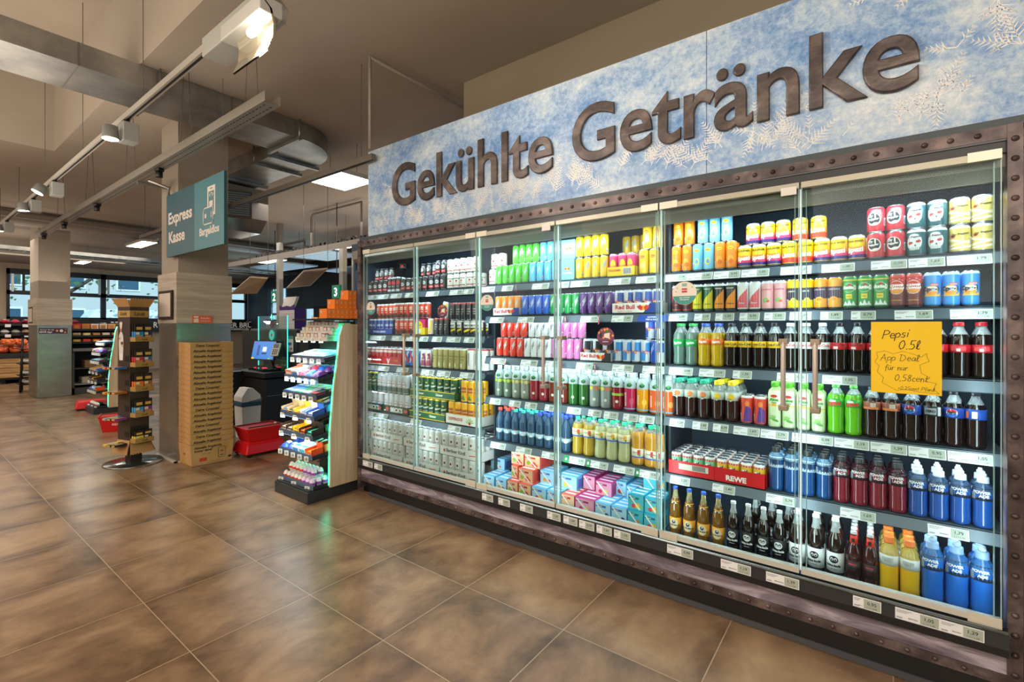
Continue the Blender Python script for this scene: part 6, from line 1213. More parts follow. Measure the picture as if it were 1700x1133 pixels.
scn.flat(rect(-.225, -.135, .225, .135), f(0), P('#3f7fd0', .3, 0, .8)); scn.flat(rect(-.13, -.08, -.08, .08), f(.0006), P('#2a4f96', .3, 0, .8)); scn.flat(rect(-.02, -.02, .06, .05), f(.0006), P('#dfe8f4', .3, 0, .8)); scn.flat(rect(-.03, -.06, .07, -.04), f(.0006), P('#2a3a6a', .4)); scn.flat(rect(-.225, -.135, -.17, -.11), f(.0009), P('#e9d22a', .3, 0, .8)); scn.flat(rect(.12, -.135, .16, -.115), f(.0009), P('#8ad04a', .3, 0, .8)); scn.flat(rect(-.2, .09, -.15, .115), f(.0009), P('#7a4ad0', .3, 0, .8))
o_ = scn.build('touch_screen', sc_, (-.08, -.22 + .0, 1.10), (radians(-14), 0, radians(14)), bevel=.004)
S('screen_post', MB().tube([(-.36, .34, .82), (-.36, .26, 1.0)], .02, BLACK))
tm = MB(); tm.box(-.06, -.012, -.10, .06, .012, .10, P('#d6d3cd', .4)); tm.flat(rect(-.045, .02, .045, .085), lambda u, v: (u, -.0126, v), INKG)
for q in range(9): tm.flat(rect(-.04 + (q % 3) * .03, -.08 + (q // 3) * .03, -.02 + (q % 3) * .03, -.06 + (q // 3) * .03), lambda u, v: (u, -.0126, v), INK)
tm.build('card_terminal', sc_, (.22, -.20, 1.12), (radians(-25), 0, radians(25)), bevel=.003)
b = MB(); b.box(0, -.002, 0, .17, .002, .24, P('#dcdcd6', .5)); b.flat(rect(.0, .19, .17, .24), lambda u, v: (u, -.003, v), P('#5a9aa0', .5)); b.flat(ell(.12, .05, .02, .016), lambda u, v: (u, -.003, v), P('#c83a3a', .5)); b.flat(rect(.03, .1, .13, .14), lambda u, v: (u, -.003, v), P('#4a6ab0', .5))
b.build('payment_notice', sc_, (.16, .012, 1.08)); 
b = MB(); b.box(0, -.002, 0, .12, .002, .10, P('#e8873a', .5)); b.text('Hier!', .035, lambda u, v: (.06 + u, -.003, .035 + v), WHITE, bold=.03); b.build('orange_note', sc_, (-.25, -.06, 1.28), (radians(-8), 0, radians(10)))
dv = MB(); GT = glassy('#3fd8c0', .35, .05, '#d8f4ee')
for xx_ in (-.86, .0): dv.box(xx_, .30, .85, xx_ + .012, .31, 1.62, P('#2fd8c4', .3, 0, 1.6))
dv.box(-.86, .302, .85, .0, .307, 1.62, pane('screen_glass', (.86, .97, .95))); dv.flat(ell(-.42, 1.33, .08, .08, 24), lambda u, v: (u, .29, v), P('#2fb8a8', .4, 0, .6)); dv.flat(ell(-.42, 1.33, .025, .025, 12), lambda u, v: (u, .288, v), P('#d8404a', .4)); dv.flat(ell(-.40, 1.50, .07, .07, 20), lambda u, v: (u, .29, v), P('#5a4a5e', .5)); dv.text('4', .13, lambda u, v: (-.43 + u, .288, 1.56 + v), P('#6fe8dc', .4, 0, 1.2), bold=.02)
tag(dv.build('glass_screen', None, (kx + .05, ky, 0)), 'glass screen with glowing edges and number 4 above the self-checkout', 'screen')
for i, (dx, c) in enumerate(((-.18, '#2c5a34'), (-.12, '#35603a'), (-.06, '#2a4f30'))):
    glb = MB(); glb.lathe([(.024, 0), (.026, .01), (.026, .17), (.022, .2), (.0001, .2)], P(c, .3), 14); tag(glb.build('green_gift_roll', None, (kx + dx, ky + .34, .801)), '%s dark green tube standing on the self-checkout counter' % ORD[i], 'tube', 'green tubes at the checkout')
gb = MB(); gb.box(0, 0, 0, .16, .05, .36, P('#1f5a34', .4)); gb.flat(ell(.11, .2, .03, .04), lambda u, v: (u, -.001, v), P('#c8282e', .4)); gb.flat(ell(.05, .1, .03, .03), lambda u, v: (u, -.001, v), P('#e6e2cc', .4)); gp = atY(402, 612, ky - .25); tag(gb.build('green_gift_box', None, (kx - .80, ky - .25, .821)), 'green standing carton left of the self-checkout screen', 'carton')
st_ = MB(); st_.box(-.45, 0, 0, .0, .34, .04, BLACK).box(-.45, 0, -.78, -.4, .34, 0, CK).box(-.05, 0, -.78, .0, .34, 0, CK).box(.002, 0, .01, .006, .34, .03, P('#d8d8d6', .4)); tag(st_.build('side_table', None, (kx - .6, ky - .40, .78)), 'low black side table with pale edge behind the cardboard stack', 'table')
tag(MB().box(0, 0, 0, .02, .14, .42, P('#d8902a', .5)).box(.0201, .02, .02, .0206, .12, .4, P('#e8a83a', .5)).build('orange_board', None, (kx - .75, ky - .47, .40)), 'narrow orange board beside the cardboard stack', 'board')
# leaflet holder and counter behind
px0_, _, pz0 = atY(464, 549, 4.6)
b = MB(); b.box(0, 0, 0, .50, .2, .40, P('#4a2a78', .4)).box(.0, -.004, .0, .50, 0, .36, P('#cfc9cc', .5)); 
for q in range(5): b.box(.01, -.006, .05 + q * .06, .49, -.004, .054 + q * .06, P('#a79fae', .5))
b.box(.06, .0, .40, .44, .05, .60, P('#c2bcb4', .5), lambda x, y, z: (x, y + (z - .4) * .4, z)); b.prism([(0, .40), (.5, .40), (.5, .46), (.38, .42), (.25, .44), (.12, .42), (0, .46)], lambda u, v, d: (u, d, v), -.006, 0, P('#4a2a78', .4))
hold = tag(b.build('leaflet_stand', None, (px0_, 4.6, pz0)), 'purple leaflet stand with pale boards behind the self-checkout', 'leaflet stand')
tag(MB().box(px0_ - 1.2, 4.5, 0, px0_ + 1.1, 5.1, pz0 - .001, CK2).build('checkout_desk'), 'dark long desk carrying the purple leaflet stand', 'desk')
prn = MB(); prn.box(0, 0, 0, .5, .08, .36, P('#b8b0a4', .5), lambda x, y, z: (x, y + z * .25, z)); prn.box(.02, -.012, .1, .48, -.001, .3, P('#cac3b8', .5)); tag(prn.build('beige_rack', None, (px0_ - .55, 4.9, pz0)), 'beige paper rack left of the purple leaflet stand', 'rack')

# ------------------------------------------------------------------ mirrors, posts, lane numbers, wall lettering
MIR = P('#d8dde0', .02, 1.0)
def mirror(pts, Y, lab):
    q = [atY(px, py, Y + dy) for px, py, dy in pts]; n = (Vector(q[1]) - Vector(q[0])).cross(Vector(q[3]) - Vector(q[0])).normalized()
    b = MB(); e = n * .012; vs = [tuple(Vector(p) - e) for p in q] + [tuple(Vector(p) + e) for p in q]
    b.add(vs, [(0, 1, 2, 3), (7, 6, 5, 4), (0, 4, 5, 1), (1, 5, 6, 2), (2, 6, 7, 3), (3, 7, 4, 0)], P('#a8957a', .5)); c = sum((Vector(p) for p in q), Vector()) / 4
    o = b.build('tilted_mirror'); m = MB()
    sgn = 1 if (Vector((0, 0, EYE)) - c).dot(n) > 0 else -1
    m.add([tuple(c + (Vector(p) - c) * .93 + n * sgn * .0125) for p in q], [(0, 1, 2, 3) if sgn > 0 else (3, 2, 1, 0)], MIR); m.build('mirror_face', o)
    w = MB()
    for p in (q[1], q[2]): w.tube([p, (p[0], p[1], ZC)], .004, P('#6a6a66', .5), 4)
    w.build('hanging_wire', o); tag(o, lab, 'mirror')
mirror([(382, 488, .25), (415, 460, -.25), (445, 462, -.25), (427, 487, .25)], 4.2, 'tilted ceiling mirror hanging above the end of the wooden pillar')
mirror([(476, 478, .3), (504, 450, -.3), (544, 446, -.3), (516, 474, .3)], 4.4, 'tilted ceiling mirror hanging left of the number three sign')
for i, (px, y, lab) in enumerate(((464.5, 5.6, 'grey post rising behind the leaflet stand'), (569.5, 5.6, 'grey post right of the number three sign'), (591, 5.2, 'grey post rising behind the orange cartons'))):
    x = X_at(px, y); tag(MB().box(x - .06, y - .05, 0, x + .06, y + .05, 3.0 if i else ZC, P('#8f8a80', .5)).build('steel_post', None, bevel=.006), lab, 'post')
def lane(px0, py0, px1, py1, y, txt, lab):
    a, c = atY(px0, py1, y), atY(px1, py0, y); w, h = c[0] - a[0], c[2] - a[2]; b = MB(); b.box(0, 0, 0, w, .05, h, P('#0f6a4a', .4, 0, .5)); b.text(txt, h * .9, lambda u, v: (w / 2 + u, -.002, h * .16 + v), P('#c9ffe8', .4, 0, 3.0), bold=.02); b.tube([(w / 2, .025, h), (w / 2, .025, ZC - a[2])], .008, DARK)
    tag(b.build('lane_number_sign', None, (a[0], y, a[2])), lab, 'sign')
lane(551, 473, 563.5, 495.5, 5.3, '3', 'glowing green sign with number three beside a grey post'); lane(450, 483, 460, 503, 5.9, '2', 'glowing green sign with number two left of the tall post')
wl = MB(); a = atX(381, 549, -19.3); bP = MB(); bP.box(0, 2.4, 1.30, .06, 9.3, 1.70, P('#121417', .5))
Fw = lambda u, v: (.062, u, v); 
for txt, pa, pb in (('BE', 184, 197), ('R', 255, 262), ('ER BRÜDER', 381, 440)):
    y0_, y1_ = atX(pa, 540, -19.24)[1], atX(pb, 540, -19.24)[1]; vs, _ = text2d(txt, .02); w_t = max(v[0] for v in vs) - min(v[0] for v in vs); sz = .27; bP.text(txt, sz, lambda u, v: Fw((y0_ + y1_) / 2 + u, 1.44 + v), P('#e9e6df', .5, 0, .15), bold=.02, sx=(y1_ - y0_) / (w_t * sz))
y0_, y1_ = atX(384, 547, -19.24)[1], atX(412, 547, -19.24)[1]; bP.text('YORKBRÜCKEN', .1, lambda u, v: Fw((y0_ + y1_) / 2 + u, 1.335 + v), P('#e9e6df', .5, 0, .15), bold=.02)
tag(bP.build('wall_lettering_board', None, (-19.3, 0, 0)), 'long black board with white lettering below the windows', 'sign')
pb_ = MB(); xa = X_at(441, 7.0) + .9; pb_.box(xa - .9, 7, 1.3, xa + .9, 7.03, 1.66, P('#15171a', .5))
for i in range(24):
    for j in range(6): pb_.box(xa - .85 + i * .07, 6.995, 1.34 + j * .05, xa - .82 + i * .07, 7.0, 1.365 + j * .05, P('#c9d4d6', .5, 0, .4))
pb_.box(xa - .9, 7.0, 0, xa - .86, 7.03, 1.3, DARK).box(xa + .86, 7.0, 0, xa + .9, 7.03, 1.3, DARK); tag(pb_.build('perforated_panel'), 'black perforated panel with rows of light dots behind the checkout', 'panel')
# sign on the pillar
es = MB(); sx0, sx1, sz0, sz1 = -5.911, -4.519, 2.205, 2.87; sy = 1.985; TEAL, TEAL2 = P('#2d5964', .45), P('#47808a', .45); CREAM = P('#e3d9cf', .5)
es.box(sx0, sy, sz0, sx1, sy + .025, sz1, TEAL); xm = sx0 + .74; es.box(xm, sy - .001, sz0, sx1, sy, sz1, TEAL2); fe_ = lambda e: (lambda u, v: (u, sy - .0012 - e, v))
def fit(mb, txt, x0, x1, z, h, m, b=.03):
    vs, _ = text2d(txt, b); w = max(v[0] for v in vs) - min(v[0] for v in vs); hh = text2d('K', b)[0]; k = h / (max(v[1] for v in hh) - min(v[1] for v in hh)); mb.text(txt, k, lambda u, v: fe_(0)((x0 + x1) / 2 + u, z + v), m, bold=b, sx=(x1 - x0) / (w * k))
fit(es, 'Express', sx0 + .06, sx0 + .68, 2.555, .125, CREAM); fit(es, 'Kasse', sx0 + .07, sx0 + .50, 2.35, .125, CREAM); fit(es, 'Bargeldlos', xm + .12, xm + .55, 2.335, .075, CREAM)
px_ = xm + .30
def rring(x0, z0, x1, z1, w, e):
    c = [(x0 + .02, z0), (x1 - .02, z0), (x1, z0 + .02), (x1, z1 - .02), (x1 - .02, z1), (x0 + .02, z1), (x0, z1 - .02), (x0, z0 + .02), (x0 + .02, z0)]; ribbon(es, c, w, fe_(e), CREAM)
es.flat(rect(px_, 2.50, px_ + .17, 2.78), fe_(.0005), CREAM); es.flat(rect(px_ + .025, 2.53, px_ + .145, 2.73), fe_(.001), TEAL2); es.flat(ell(px_ + .085, 2.757, .03, .006), fe_(.001), TEAL2)
es.flat(rect(px_ + .045, 2.58, px_ + .12, 2.64), fe_(.0015), CREAM)
for r in (.02, .038, .055): ribbon(es, [(px_ + .085 + r * cos(t), 2.66 + r * sin(t)) for t in (radians(40), radians(65), radians(90), radians(115), radians(140))], .009, fe_(.0015), CREAM)
es.flat(rect(px_ - .09, 2.43, px_ + .125, 2.585), fe_(.002), TEAL2); rring(px_ - .09, 2.43, px_ + .125, 2.585, .012, .0025); es.flat(rect(px_ - .055, 2.49, px_ - .02, 2.53), fe_(.0025), CREAM)
for r in (.02, .04): ribbon(es, [(px_ + .06 + r * cos(t), 2.51 + r * sin(t)) for t in (radians(-45), 0, radians(45))], .008, fe_(.0025), CREAM)
o = es.build('express_till_sign'); MB().tube([(sx0 + .03, sy + .01, sz1), (sx0 + .03, sy + .01, 2.96), (sx0 + .03, 1.80, 3.0)], .015, METAL).tube([(sx1 - .05, sy + .01, sz1), (sx1 - .05, sy + .01, ZC)], .003, P('#6a6a66', .5), 4).build('hanging_bracket', o)
tag(o, 'teal express till sign with phone symbol hanging at the wooden pillar', 'sign')
def pic(x0, x1, z0, z1, y, lab):
    b = MB(); b.box(x0, y, z0, x1, y + .02, z1, P('#2a1c16', .4)); o = b.build('picture_frame', bevel=.002); MB().box(x0 + .03, y - .003, z0 + .03, x1 - .03, y, z1 - .03, P('#cfc4b4', .4)).build('paper_sheet', o); tag(o, lab, 'picture frame')
pic(-6.19, -5.80, 1.535, 1.85, 1.995, 'dark framed pale notice on the near wooden pillar'); pic(-13.86, -13.45, 1.53, 1.87, 2.015, 'dark framed notice on the far pillar')
b = MB(); b.box(0, 0, 0, .012, .205, .088, P('#d8673a', .5)); b.flat(rect(.01, .01, .06, .08), lambda u, v: (.0125, u, v), P('#e6d9cc', .5)); b.text('REWE', .02, lambda u, v: (.013, .035 + u, .05 + v), P('#c8202a', .5), bold=.02); b.text('Einkaufen', .025, lambda u, v: (.0125, .13 + u, .05 + v), CREAM, bold=.02); b.text('und sparen!', .022, lambda u, v: (.0125, .13 + u, .02 + v), CREAM); tag(b.build('orange_notice', None, (-5.733, 2.178, 1.492)), 'small orange notice standing on the ledge of the near pillar', 'sign')
b = MB(); b.box(0, 0, 0, .006, .46, .115, P('#3b2340', .5)); b.text('Nutzen Sie die', .038, lambda u, v: (.0065, .13 + u, .068 + v), WHITE, bold=.01); b.text('REWE App!', .042, lambda u, v: (.0065, .11 + u, .02 + v), WHITE, bold=.03)
for u, v, r, c in ((.29, .06, .022, '#e8963a'), (.36, .06, .03, '#e6dcc8'), (.42, .03, .018, '#e8963a'), (.43, .09, .014, '#c87a3a')): b.flat(ell(u, v, r, r, 12), lambda u, v: (.0066, u, v), P(c, .5))
tag(b.build('purple_notice', None, (-13.038, 2.05, 1.315)), 'purple app notice strip on the steel of the far pillar', 'sign')

# ------------------------------------------------------------------ bread shelf, produce and side shelf at the far wall
bs = MB(); bs.box(-13.9, 2.62, 0, -13.2, 2.66, .98, P('#4a4744', .5)).box(-13.9, 3.9, 0, -13.2, 3.94, .98, P('#4a4744', .5)).box(-13.9, 2.62, 0, -13.2, 3.94, .14, P('#3a3836', .5)).box(-13.9, 2.62, .93, -13.15, 3.94, .99, P('#6a6864', .5)).box(-13.9, 2.66, .14, -13.85, 3.9, .93, BLACK)
bs.box(-13.88, 2.66, .54, -13.25, 3.9, .56, P('#4a4a4a', .4)).box(-13.88, 2.66, .20, -13.22, 3.9, .225, P('#8a8884', .4)).box(-13.88, 3.26, .14, -13.25, 3.29, .93, P('#3a3836', .5))
o = bs.build('bread_counter'); tag(o, 'dark bread counter with open cubbies right of the far pillar', 'counter')
for i, z in enumerate((1.10, 1.24, 1.38)): MB().box(-13.9, 2.62, z, -13.3 + .0, 3.94, z + .015, P('#2a2a2a', .5)).box(-13.3, 2.62, z - .01, -13.29, 3.94, z + .035, BLACK).build('shelf', o)
MB().box(-13.9, 2.62, .99, -13.88, 3.94, 1.5, P('#3a3734', .5)).build('back_panel', o)
bc = ['#d8362c', '#e6d2c4', '#d8b48a', '#e0802a', '#c8924a', '#e8c23a', '#e6e2d8', '#d84a3a', '#b87a3a', '#e6d9b8']
rg = random.Random(9)
for i, z in enumerate((1.395, 1.255, 1.115)):
    for j in range(8 if i == 0 else 7):
        box_item('bread_bag' if i == 0 else 'rusk_pack', '%s %s on the %s rail of the bread counter' % (ORD[j], 'bread bag' if i == 0 else 'flat baked goods pack', ('top', 'middle', 'lowest')[i]), 'bread', .13, .13, (.13 if i == 0 else .07), bc[(j * 3 + i * 2) % 10], bc[(j * 5 + 3 + i) % 10], (-13.44, 2.66 + j * (.158 if i == 0 else .175), z + .001), 0, None, 'packs on the bread counter', shape='box')
for i, (y, z, n, c) in enumerate(((2.85, .565, 5, '#8a6a44'), (2.8, .23, 4, '#b0a690'), (3.45, .23, 4, '#9a9080'))):
    for k in range(n):
        tag(MB().box(0, 0, 0, .34, .34 - .012 * k, .03, P(c, .8)).build('paper_bag_stack', None, (-13.62, y + .01 * (k % 2), z + k * .032), .0, bevel=.01), '%s folded cloth bag of the %s pile in the bread counter' % (ORD[k], ('upper', 'lower left', 'lower right')[i]), 'bag', 'folded bags in the counter')
# produce crate
cx_, cy_ = -17.6, 2.28
b = MB()
for k in range(4): b.box(-.62, -.36, .16 + k * .125, .62, .62, .275 + k * .125, CRATE)
for sx in (-.5, .5):
    for sy in (-.28, .52): b.box(sx - .04, sy - .04, 0, sx + .04, sy + .04, .12, BLACK)
b.box(-.6, -.34, .10, .6, .6, .16, BLACK).box(-.66, -.40, .665, .66, .66, .77, P('#202224', .5)); o = tag(b.build('wooden_produce_crate', None, (cx_, cy_, 0)), 'slatted wooden crate on castors with orange net bags, far left', 'crate')
for k in range(24):
    a = -.46 + .235 * (k % 4) + (.1 if k >= 16 else 0); c = -.26 + .24 * ((k // 4) % 4) + (.12 if k >= 16 else 0); zz = .80 + (.19 if k >= 16 else 0)
    m = MB(); m.lathe([(.0001, 0), (.09, .02), (.12, .07), (.10, .13), (.03, .17), (.0001, .18)], P(rg.choice(['#d8562a', '#e06a34', '#c8452a']), .5), 10)
    for q in range(6): m.lathe([(.0001, 0), (.03, .012), (.042, .04), (.03, .07), (.0001, .08)], P('#e07a44', .5), 6, (.09 * cos(q), .09 * sin(q), .04 + .03 * (q % 3)))
    tag(m.build('net_bag', None, (cx_ + a, cy_ + c, zz - .03), rg.uniform(0, 6)), '%s orange net bag in the %s layer of the far crate' % (ORD[k % 16], 'lower' if k < 16 else 'upper'), 'net bag', 'orange net bags in the crate')
# produce wall shelf behind
b = MB(); b.box(-19.3, -.5, 0, -18.9, 2.0, 1.7, DARK)
b = MB(); b.box(-18.9, .9, .0, -18.3, 3.9, .06, BLACK).box(-18.95, .9, 0, -18.9, 3.9, 1.62, P('#2c2a28', .5))
for z in (.45, .85, 1.22, 1.50): b.box(-18.9, .9, z, -18.35, 3.9, z + .02, P('#3a3836', .5)).box(-18.35, .9, z - .01, -18.34, 3.9, z + .045, P('#1c1c1c', .5))
o = tag(b.build('produce_shelf'), 'dark produce shelf with packed goods below the left windows', 'shelf')
for z in (1.22, 1.50):
    for k in range(8): MB().box(-18.335, 1.1 + k * .36, z - .05, -18.33, 1.22 + k * .36, z + .03, WHITE).build('price_label', o)
for i, z in enumerate((1.522, 1.242, .872, .472)):
    for k in range(13):
        c = [['#c8243a', '#e04a6a', '#8a2a3a', '#d8362c', '#6a2440'], ['#d8d4cc', '#b8b4ac', '#c9a07a', '#e6e2dc', '#a8a49c'], ['#c8bfb4', '#e6e0d6', '#b0a090', '#7a9a4a', '#d8cfc0'], ['#b8b0a6', '#e0dad0', '#8a8278', '#c8bca8', '#a09888']][i][k % 5]
        box_item('produce_bag', '%s bag on the %s board of the far produce shelf' % (ORD[k], ('top', 'second', 'third', 'lowest')[i]), 'bag', .3, .19, .15, c, '#efe6e0' if k % 3 else c, (-18.7, 1.0 + k * .22, z), 0, None, 'bags on the produce shelf', shape='bag')
# ladder-like stand beside the far pillar
b = MB(); lx, ly = -14.5, 1.97
for dy in (0, .26):
    b.tube([(lx, ly + dy, 0), (lx - .10, ly + dy + .06, 1.30)], .022, BLACK, 6); b.tube([(lx - .5, ly + dy + .1, 0), (lx - .16, ly + dy + .06, 1.30)], .018, BLACK, 6)
for z in (.16, .36, .62, .95): b.box(lx - .5, ly - .0, z, lx - .02, ly + .3, z + .015, BLACK)
b.box(lx - .2, ly, 1.26, lx - .06, ly + .36, 1.33, BLACK); o = tag(b.build('ladder_rack'), 'black ladder-shaped rack left of the far pillar', 'rack')
for i, z in enumerate((.177, .377, .637)):
    for k in range(3): box_item('snack_bag', '%s white snack bag on the %s board of the ladder rack' % (ORD[k], ('lowest', 'middle', 'top')[i]), 'bag', .13, .22, .10, '#dcd8d2', ['#7a9a4a', '#c8a06a', '#a04a4a'][(i + k) % 3], (lx - .46 + k * .145, ly + .04, z), 0, None, 'bags on the ladder rack', shape='bag')

# ------------------------------------------------------------------ ceiling: duct, rails, lamps, pipes
dk = MB(); dx0, dx1, dz0, dz1 = -5.42, -4.86, 3.53, 3.715
dk.box(dx0, -6, dz0, dx1, 2.98, dz1, METAL)
cxa, cya = dx0 - .05, 2.98; seg = 14
def arc(r, t): return (cxa + r * cos(t), cya + r * sin(t))
ri, ro = .05, .05 + (dx1 - dx0)
for i in range(seg):
    t0, t1 = pi / 2 * i / seg, pi / 2 * (i + 1) / seg; a, b, c, d = arc(ri, t0), arc(ro, t0), arc(ro, t1), arc(ri, t1)
    vs = [(*p, dz0) for p in (a, b, c, d)] + [(*p, dz1) for p in (a, b, c, d)]
    dk.add(vs, [(3, 2, 1, 0), (4, 5, 6, 7), (1, 2, 6, 5), (3, 0, 4, 7)], METAL)
dk.box(-7.4, cya + ri, dz0, cxa, cya + ro, dz1, METAL)
for y in [q * 1.2 - 5 for q in range(7)]: dk.box(dx0 - .003, y, dz0 - .003, dx1 + .003, y + .012, dz1, P('#77786f', .4, .6))
duct = tag(dk.build('ventilation_duct'), 'long flat metal ventilation duct bending below the ceiling', 'duct')
hb = MB()
for y in (1.55, 2.9): hb.box(dx0 - .06, y, dz0 - .04, dx1 + .06, y + .04, dz0 - .003, METAL).tube([(dx1 + .04, y + .02, dz0 - .05), (dx1 + .04, y + .02, ZC)], .008, METAL, 6).tube([(dx0 - .04, y + .02, dz0 - .05), (dx0 - .04, y + .02, ZC)], .008, METAL, 6)
for x in (-5.6, -6.0, -6.9): hb.box(x, cya + ri - .06, dz0 - .04, x + .04, cya + ro + .06, dz0 - .003, METAL).tube([(x + .02, cya + ri - .04, dz0 - .05), (x + .02, cya + ri - .04, ZC)], .008, METAL, 6)
hb.build('hanger_bracket', duct)
fan = MB(); fx, fy = -7.5, 3.3; fan.box(fx - .55, fy - .45, 3.05, fx + .45, fy + .45, 3.50, P('#8a837a', .5)); 
for q in range(9): fan.box(fx - .5, fy - .456, 3.12 + q * .035, fx + .05, fy - .45, 3.135 + q * .035, BLACK)
fan.prism([(-.55, 3.05), (.45, 3.05), (.25, 2.88), (-.40, 2.88)], lambda u, v, d: (fx + u, d, v), fy - .43, fy + .43, P('#c9ccce', .15, .9)); fo = fan.build('air_outlet_unit', bevel=.01)
g = MB(); g.box(-.02, -.26, -.2, .02, .26, .2, P('#55514b', .5)); 
for q in range(11): g.box(.02, -.23, -.175 + q * .033, .03, .23, -.16 + q * .033, P('#9fb4c0', .3, .6))
g.build('louvre_grille', fo, (fx + .50, fy - .12, 3.2), (0, radians(-12), radians(-25))); tag(fo, 'square air outlet unit with louvres hanging below the duct', 'air outlet')
# track with spotlights
RY, RZ = 1.253, 3.10
tr = MB(); tr.box(-12, RY - .022, RZ, 1.5, RY + .022, RZ + .045, P('#b5b0a6', .4, .3)).box(-12, RY - .008, RZ - .002, 1.5, RY + .008, RZ, BLACK); tro = tr.build('lighting_track')
wr = MB()
for x in (-11, -9.3, -7.6, -5.9, -4.2, -2.6, -.8): wr.tube([(x, RY, RZ + .04), (x, RY, 4.6 if x > -8.1 else ZC)], .003, P('#57544e', .5), 4)
wr.build('hanging_wire', tro); tag(tro, 'long ceiling lighting track running above the near end of the duct', 'lighting track')
def spot_(x, lab, yaw=0.0, tip=0.0):
    b = MB(); b.box(-.065, -.035, -.17, .065, .075, -.02, P('#9fa39e', .4, .2)); o = b.build('track_spotlight', None, (x, RY, RZ - .002), yaw, bevel=.005); MB().box(-.03, -.02, -.02, .03, .02, 0, BLACK).build('adapter', o)
    h = MB(); h.lathe([(.050, 0), (.058, -.09), (.062, -.10), (.056, -.10)], P('#8e928e', .4, .3), 20).lathe([(.055, -.1008), (.0001, -.1008)], P('#fff1dc', .5, 0, 9), 20); h.build('lamp_head', o, (-.01, -.10, -.07), (radians(tip), 0, 0))
    tag(o, lab, 'spotlight'); lamp('SPOT', 'track_spot_light', (x, RY - .12, RZ - .22), 60, WARM, target=(x - .3, RY - 1.4, 0), size=.05, spot=80)
for x, lab, ti in ((-4.60, 'largest grey track spotlight left of the pillar, shining down', 0), (-7.10, 'grey track spotlight second nearest on the track, tilted', -28), (-8.30, 'grey track spotlight between two others, third on the track', 5), (-10.35, 'farthest grey track spotlight at the left edge', 5)): spot_(x, lab, 0, ti)
fb = MB(); fb.prism([(-.06, .02), (.09, .02), (.11, .10), (.03, .17), (-.06, .13)], lambda u, v, d: (d, u, v), -.55, .10, P('#a9aaa2', .45, .2)); fb.box(-.22, -.10, -.03, .20, .02, .05, P('#b9b9b0', .45, .2)); fo2 = fb.build('floodlight', None, (-2.45, RY, RZ - .10), 0, bevel=.006)
rf = MB(); n = 12
rp = [(-.06 + .16 * -cos(pi * (.05 + .9 * i / n)) * .9, -.07 - .15 * sin(pi * (.05 + .9 * i / n)) * .0 - .02 * i) for i in range(2)]
prof = [(-.30 + .0, -.05), (-.315, -.12), (-.29, -.19), (-.23, -.245)]
prof = [(.02, .06), (.07, .02), (.09, -.05), (.085, -.12), (.055, -.19)]
RFL = P('#e8dfc8', .12, .9)
for (u0, v0), (u1, v1) in zip(prof[:-1], prof[1:]): rf.add([(-.16, u0 - .12, v0 - .02), (.20, u0 - .12, v0 - .02), (.20, u1 - .12, v1 - .02), (-.16, u1 - .12, v1 - .02), (-.16, u0 - .108, v0 - .02), (.20, u0 - .108, v0 - .02), (.20, u1 - .108, v1 - .02), (-.16, u1 - .108, v1 - .02)], [(0, 1, 2, 3), (7, 6, 5, 4), (0, 3, 7, 4), (1, 5, 6, 2)], RFL)
rf.build('curved_reflector', fo2); MB().lathe([(.0001, -.05), (.02, -.045), (.024, 0), (.02, .045), (.0001, .05)], P('#fff3d6', .5, 0, 22), 16).build('lamp_bulb', fo2, (.10, -.075, -.085), (0, pi / 2, 0))
tag(fo2, 'large shining floodlight with curved reflector on the ceiling track', 'floodlight')
lamp('SPOT', 'floodlight_beam', (-2.35, RY - .05, RZ - .26), 260, WARM, target=(-1.2, 2.9, 1.5), size=.06, spot=120); lamp('POINT', 'floodlight_glow', (-2.30, RY - .12, RZ - .3), 2.5, WARM, size=.05)
# perforated cable tray with small black cameras
ty, tz = 1.735, 3.0; ct_ = MB(); PT = P('#9d998f', .4, .5)
ct_.box(-11, ty - .055, tz, -3.22, ty + .055, tz + .004, PT).box(-11, ty - .058, tz, -3.20, ty - .055, tz + .07, PT).box(-11, ty + .055, tz, -3.20, ty + .058, tz + .07, PT)
for i in range(150):
    for dy in (-.03, .02): ct_.box(-3.26 - i * .05, ty + dy, tz - .0008, -3.29 - i * .05, ty + dy + .008, tz, P('#3a3834', .6))
cto = ct_.build('cable_tray'); w = MB()
for x in (-3.5, -4.7, -6.2, -7.8, -9.4):
    for dy in (-.05, .05): w.tube([(x, ty + dy, tz + .06), (x, ty + dy * .4, ZC)], .0028, P('#57544e', .5), 4)
w.build('hanging_wire', cto); MB().box(-6.02, ty, tz - .03, -5.98, 2.03, tz, METAL).build('cross_arm', cto); tag(cto, 'perforated metal cable tray hanging in front of the pillar', 'cable tray')
for i, x in enumerate((-5.36, -7.5, -9.2, -10.6)):
    m = MB(); m.box(-.03, -.03, -.03, .03, .03, 0, BLACK).lathe([(.028, -.09), (.032, -.085), (.032, -.03)], BLACK, 12); tag(m.build('ceiling_sensor', None, (x, ty, tz - .001), .4), '%s small black sensor under the cable tray, counted from the near end' % ORD[i] if i else 'nearest small black sensor under the cable tray', 'sensor')
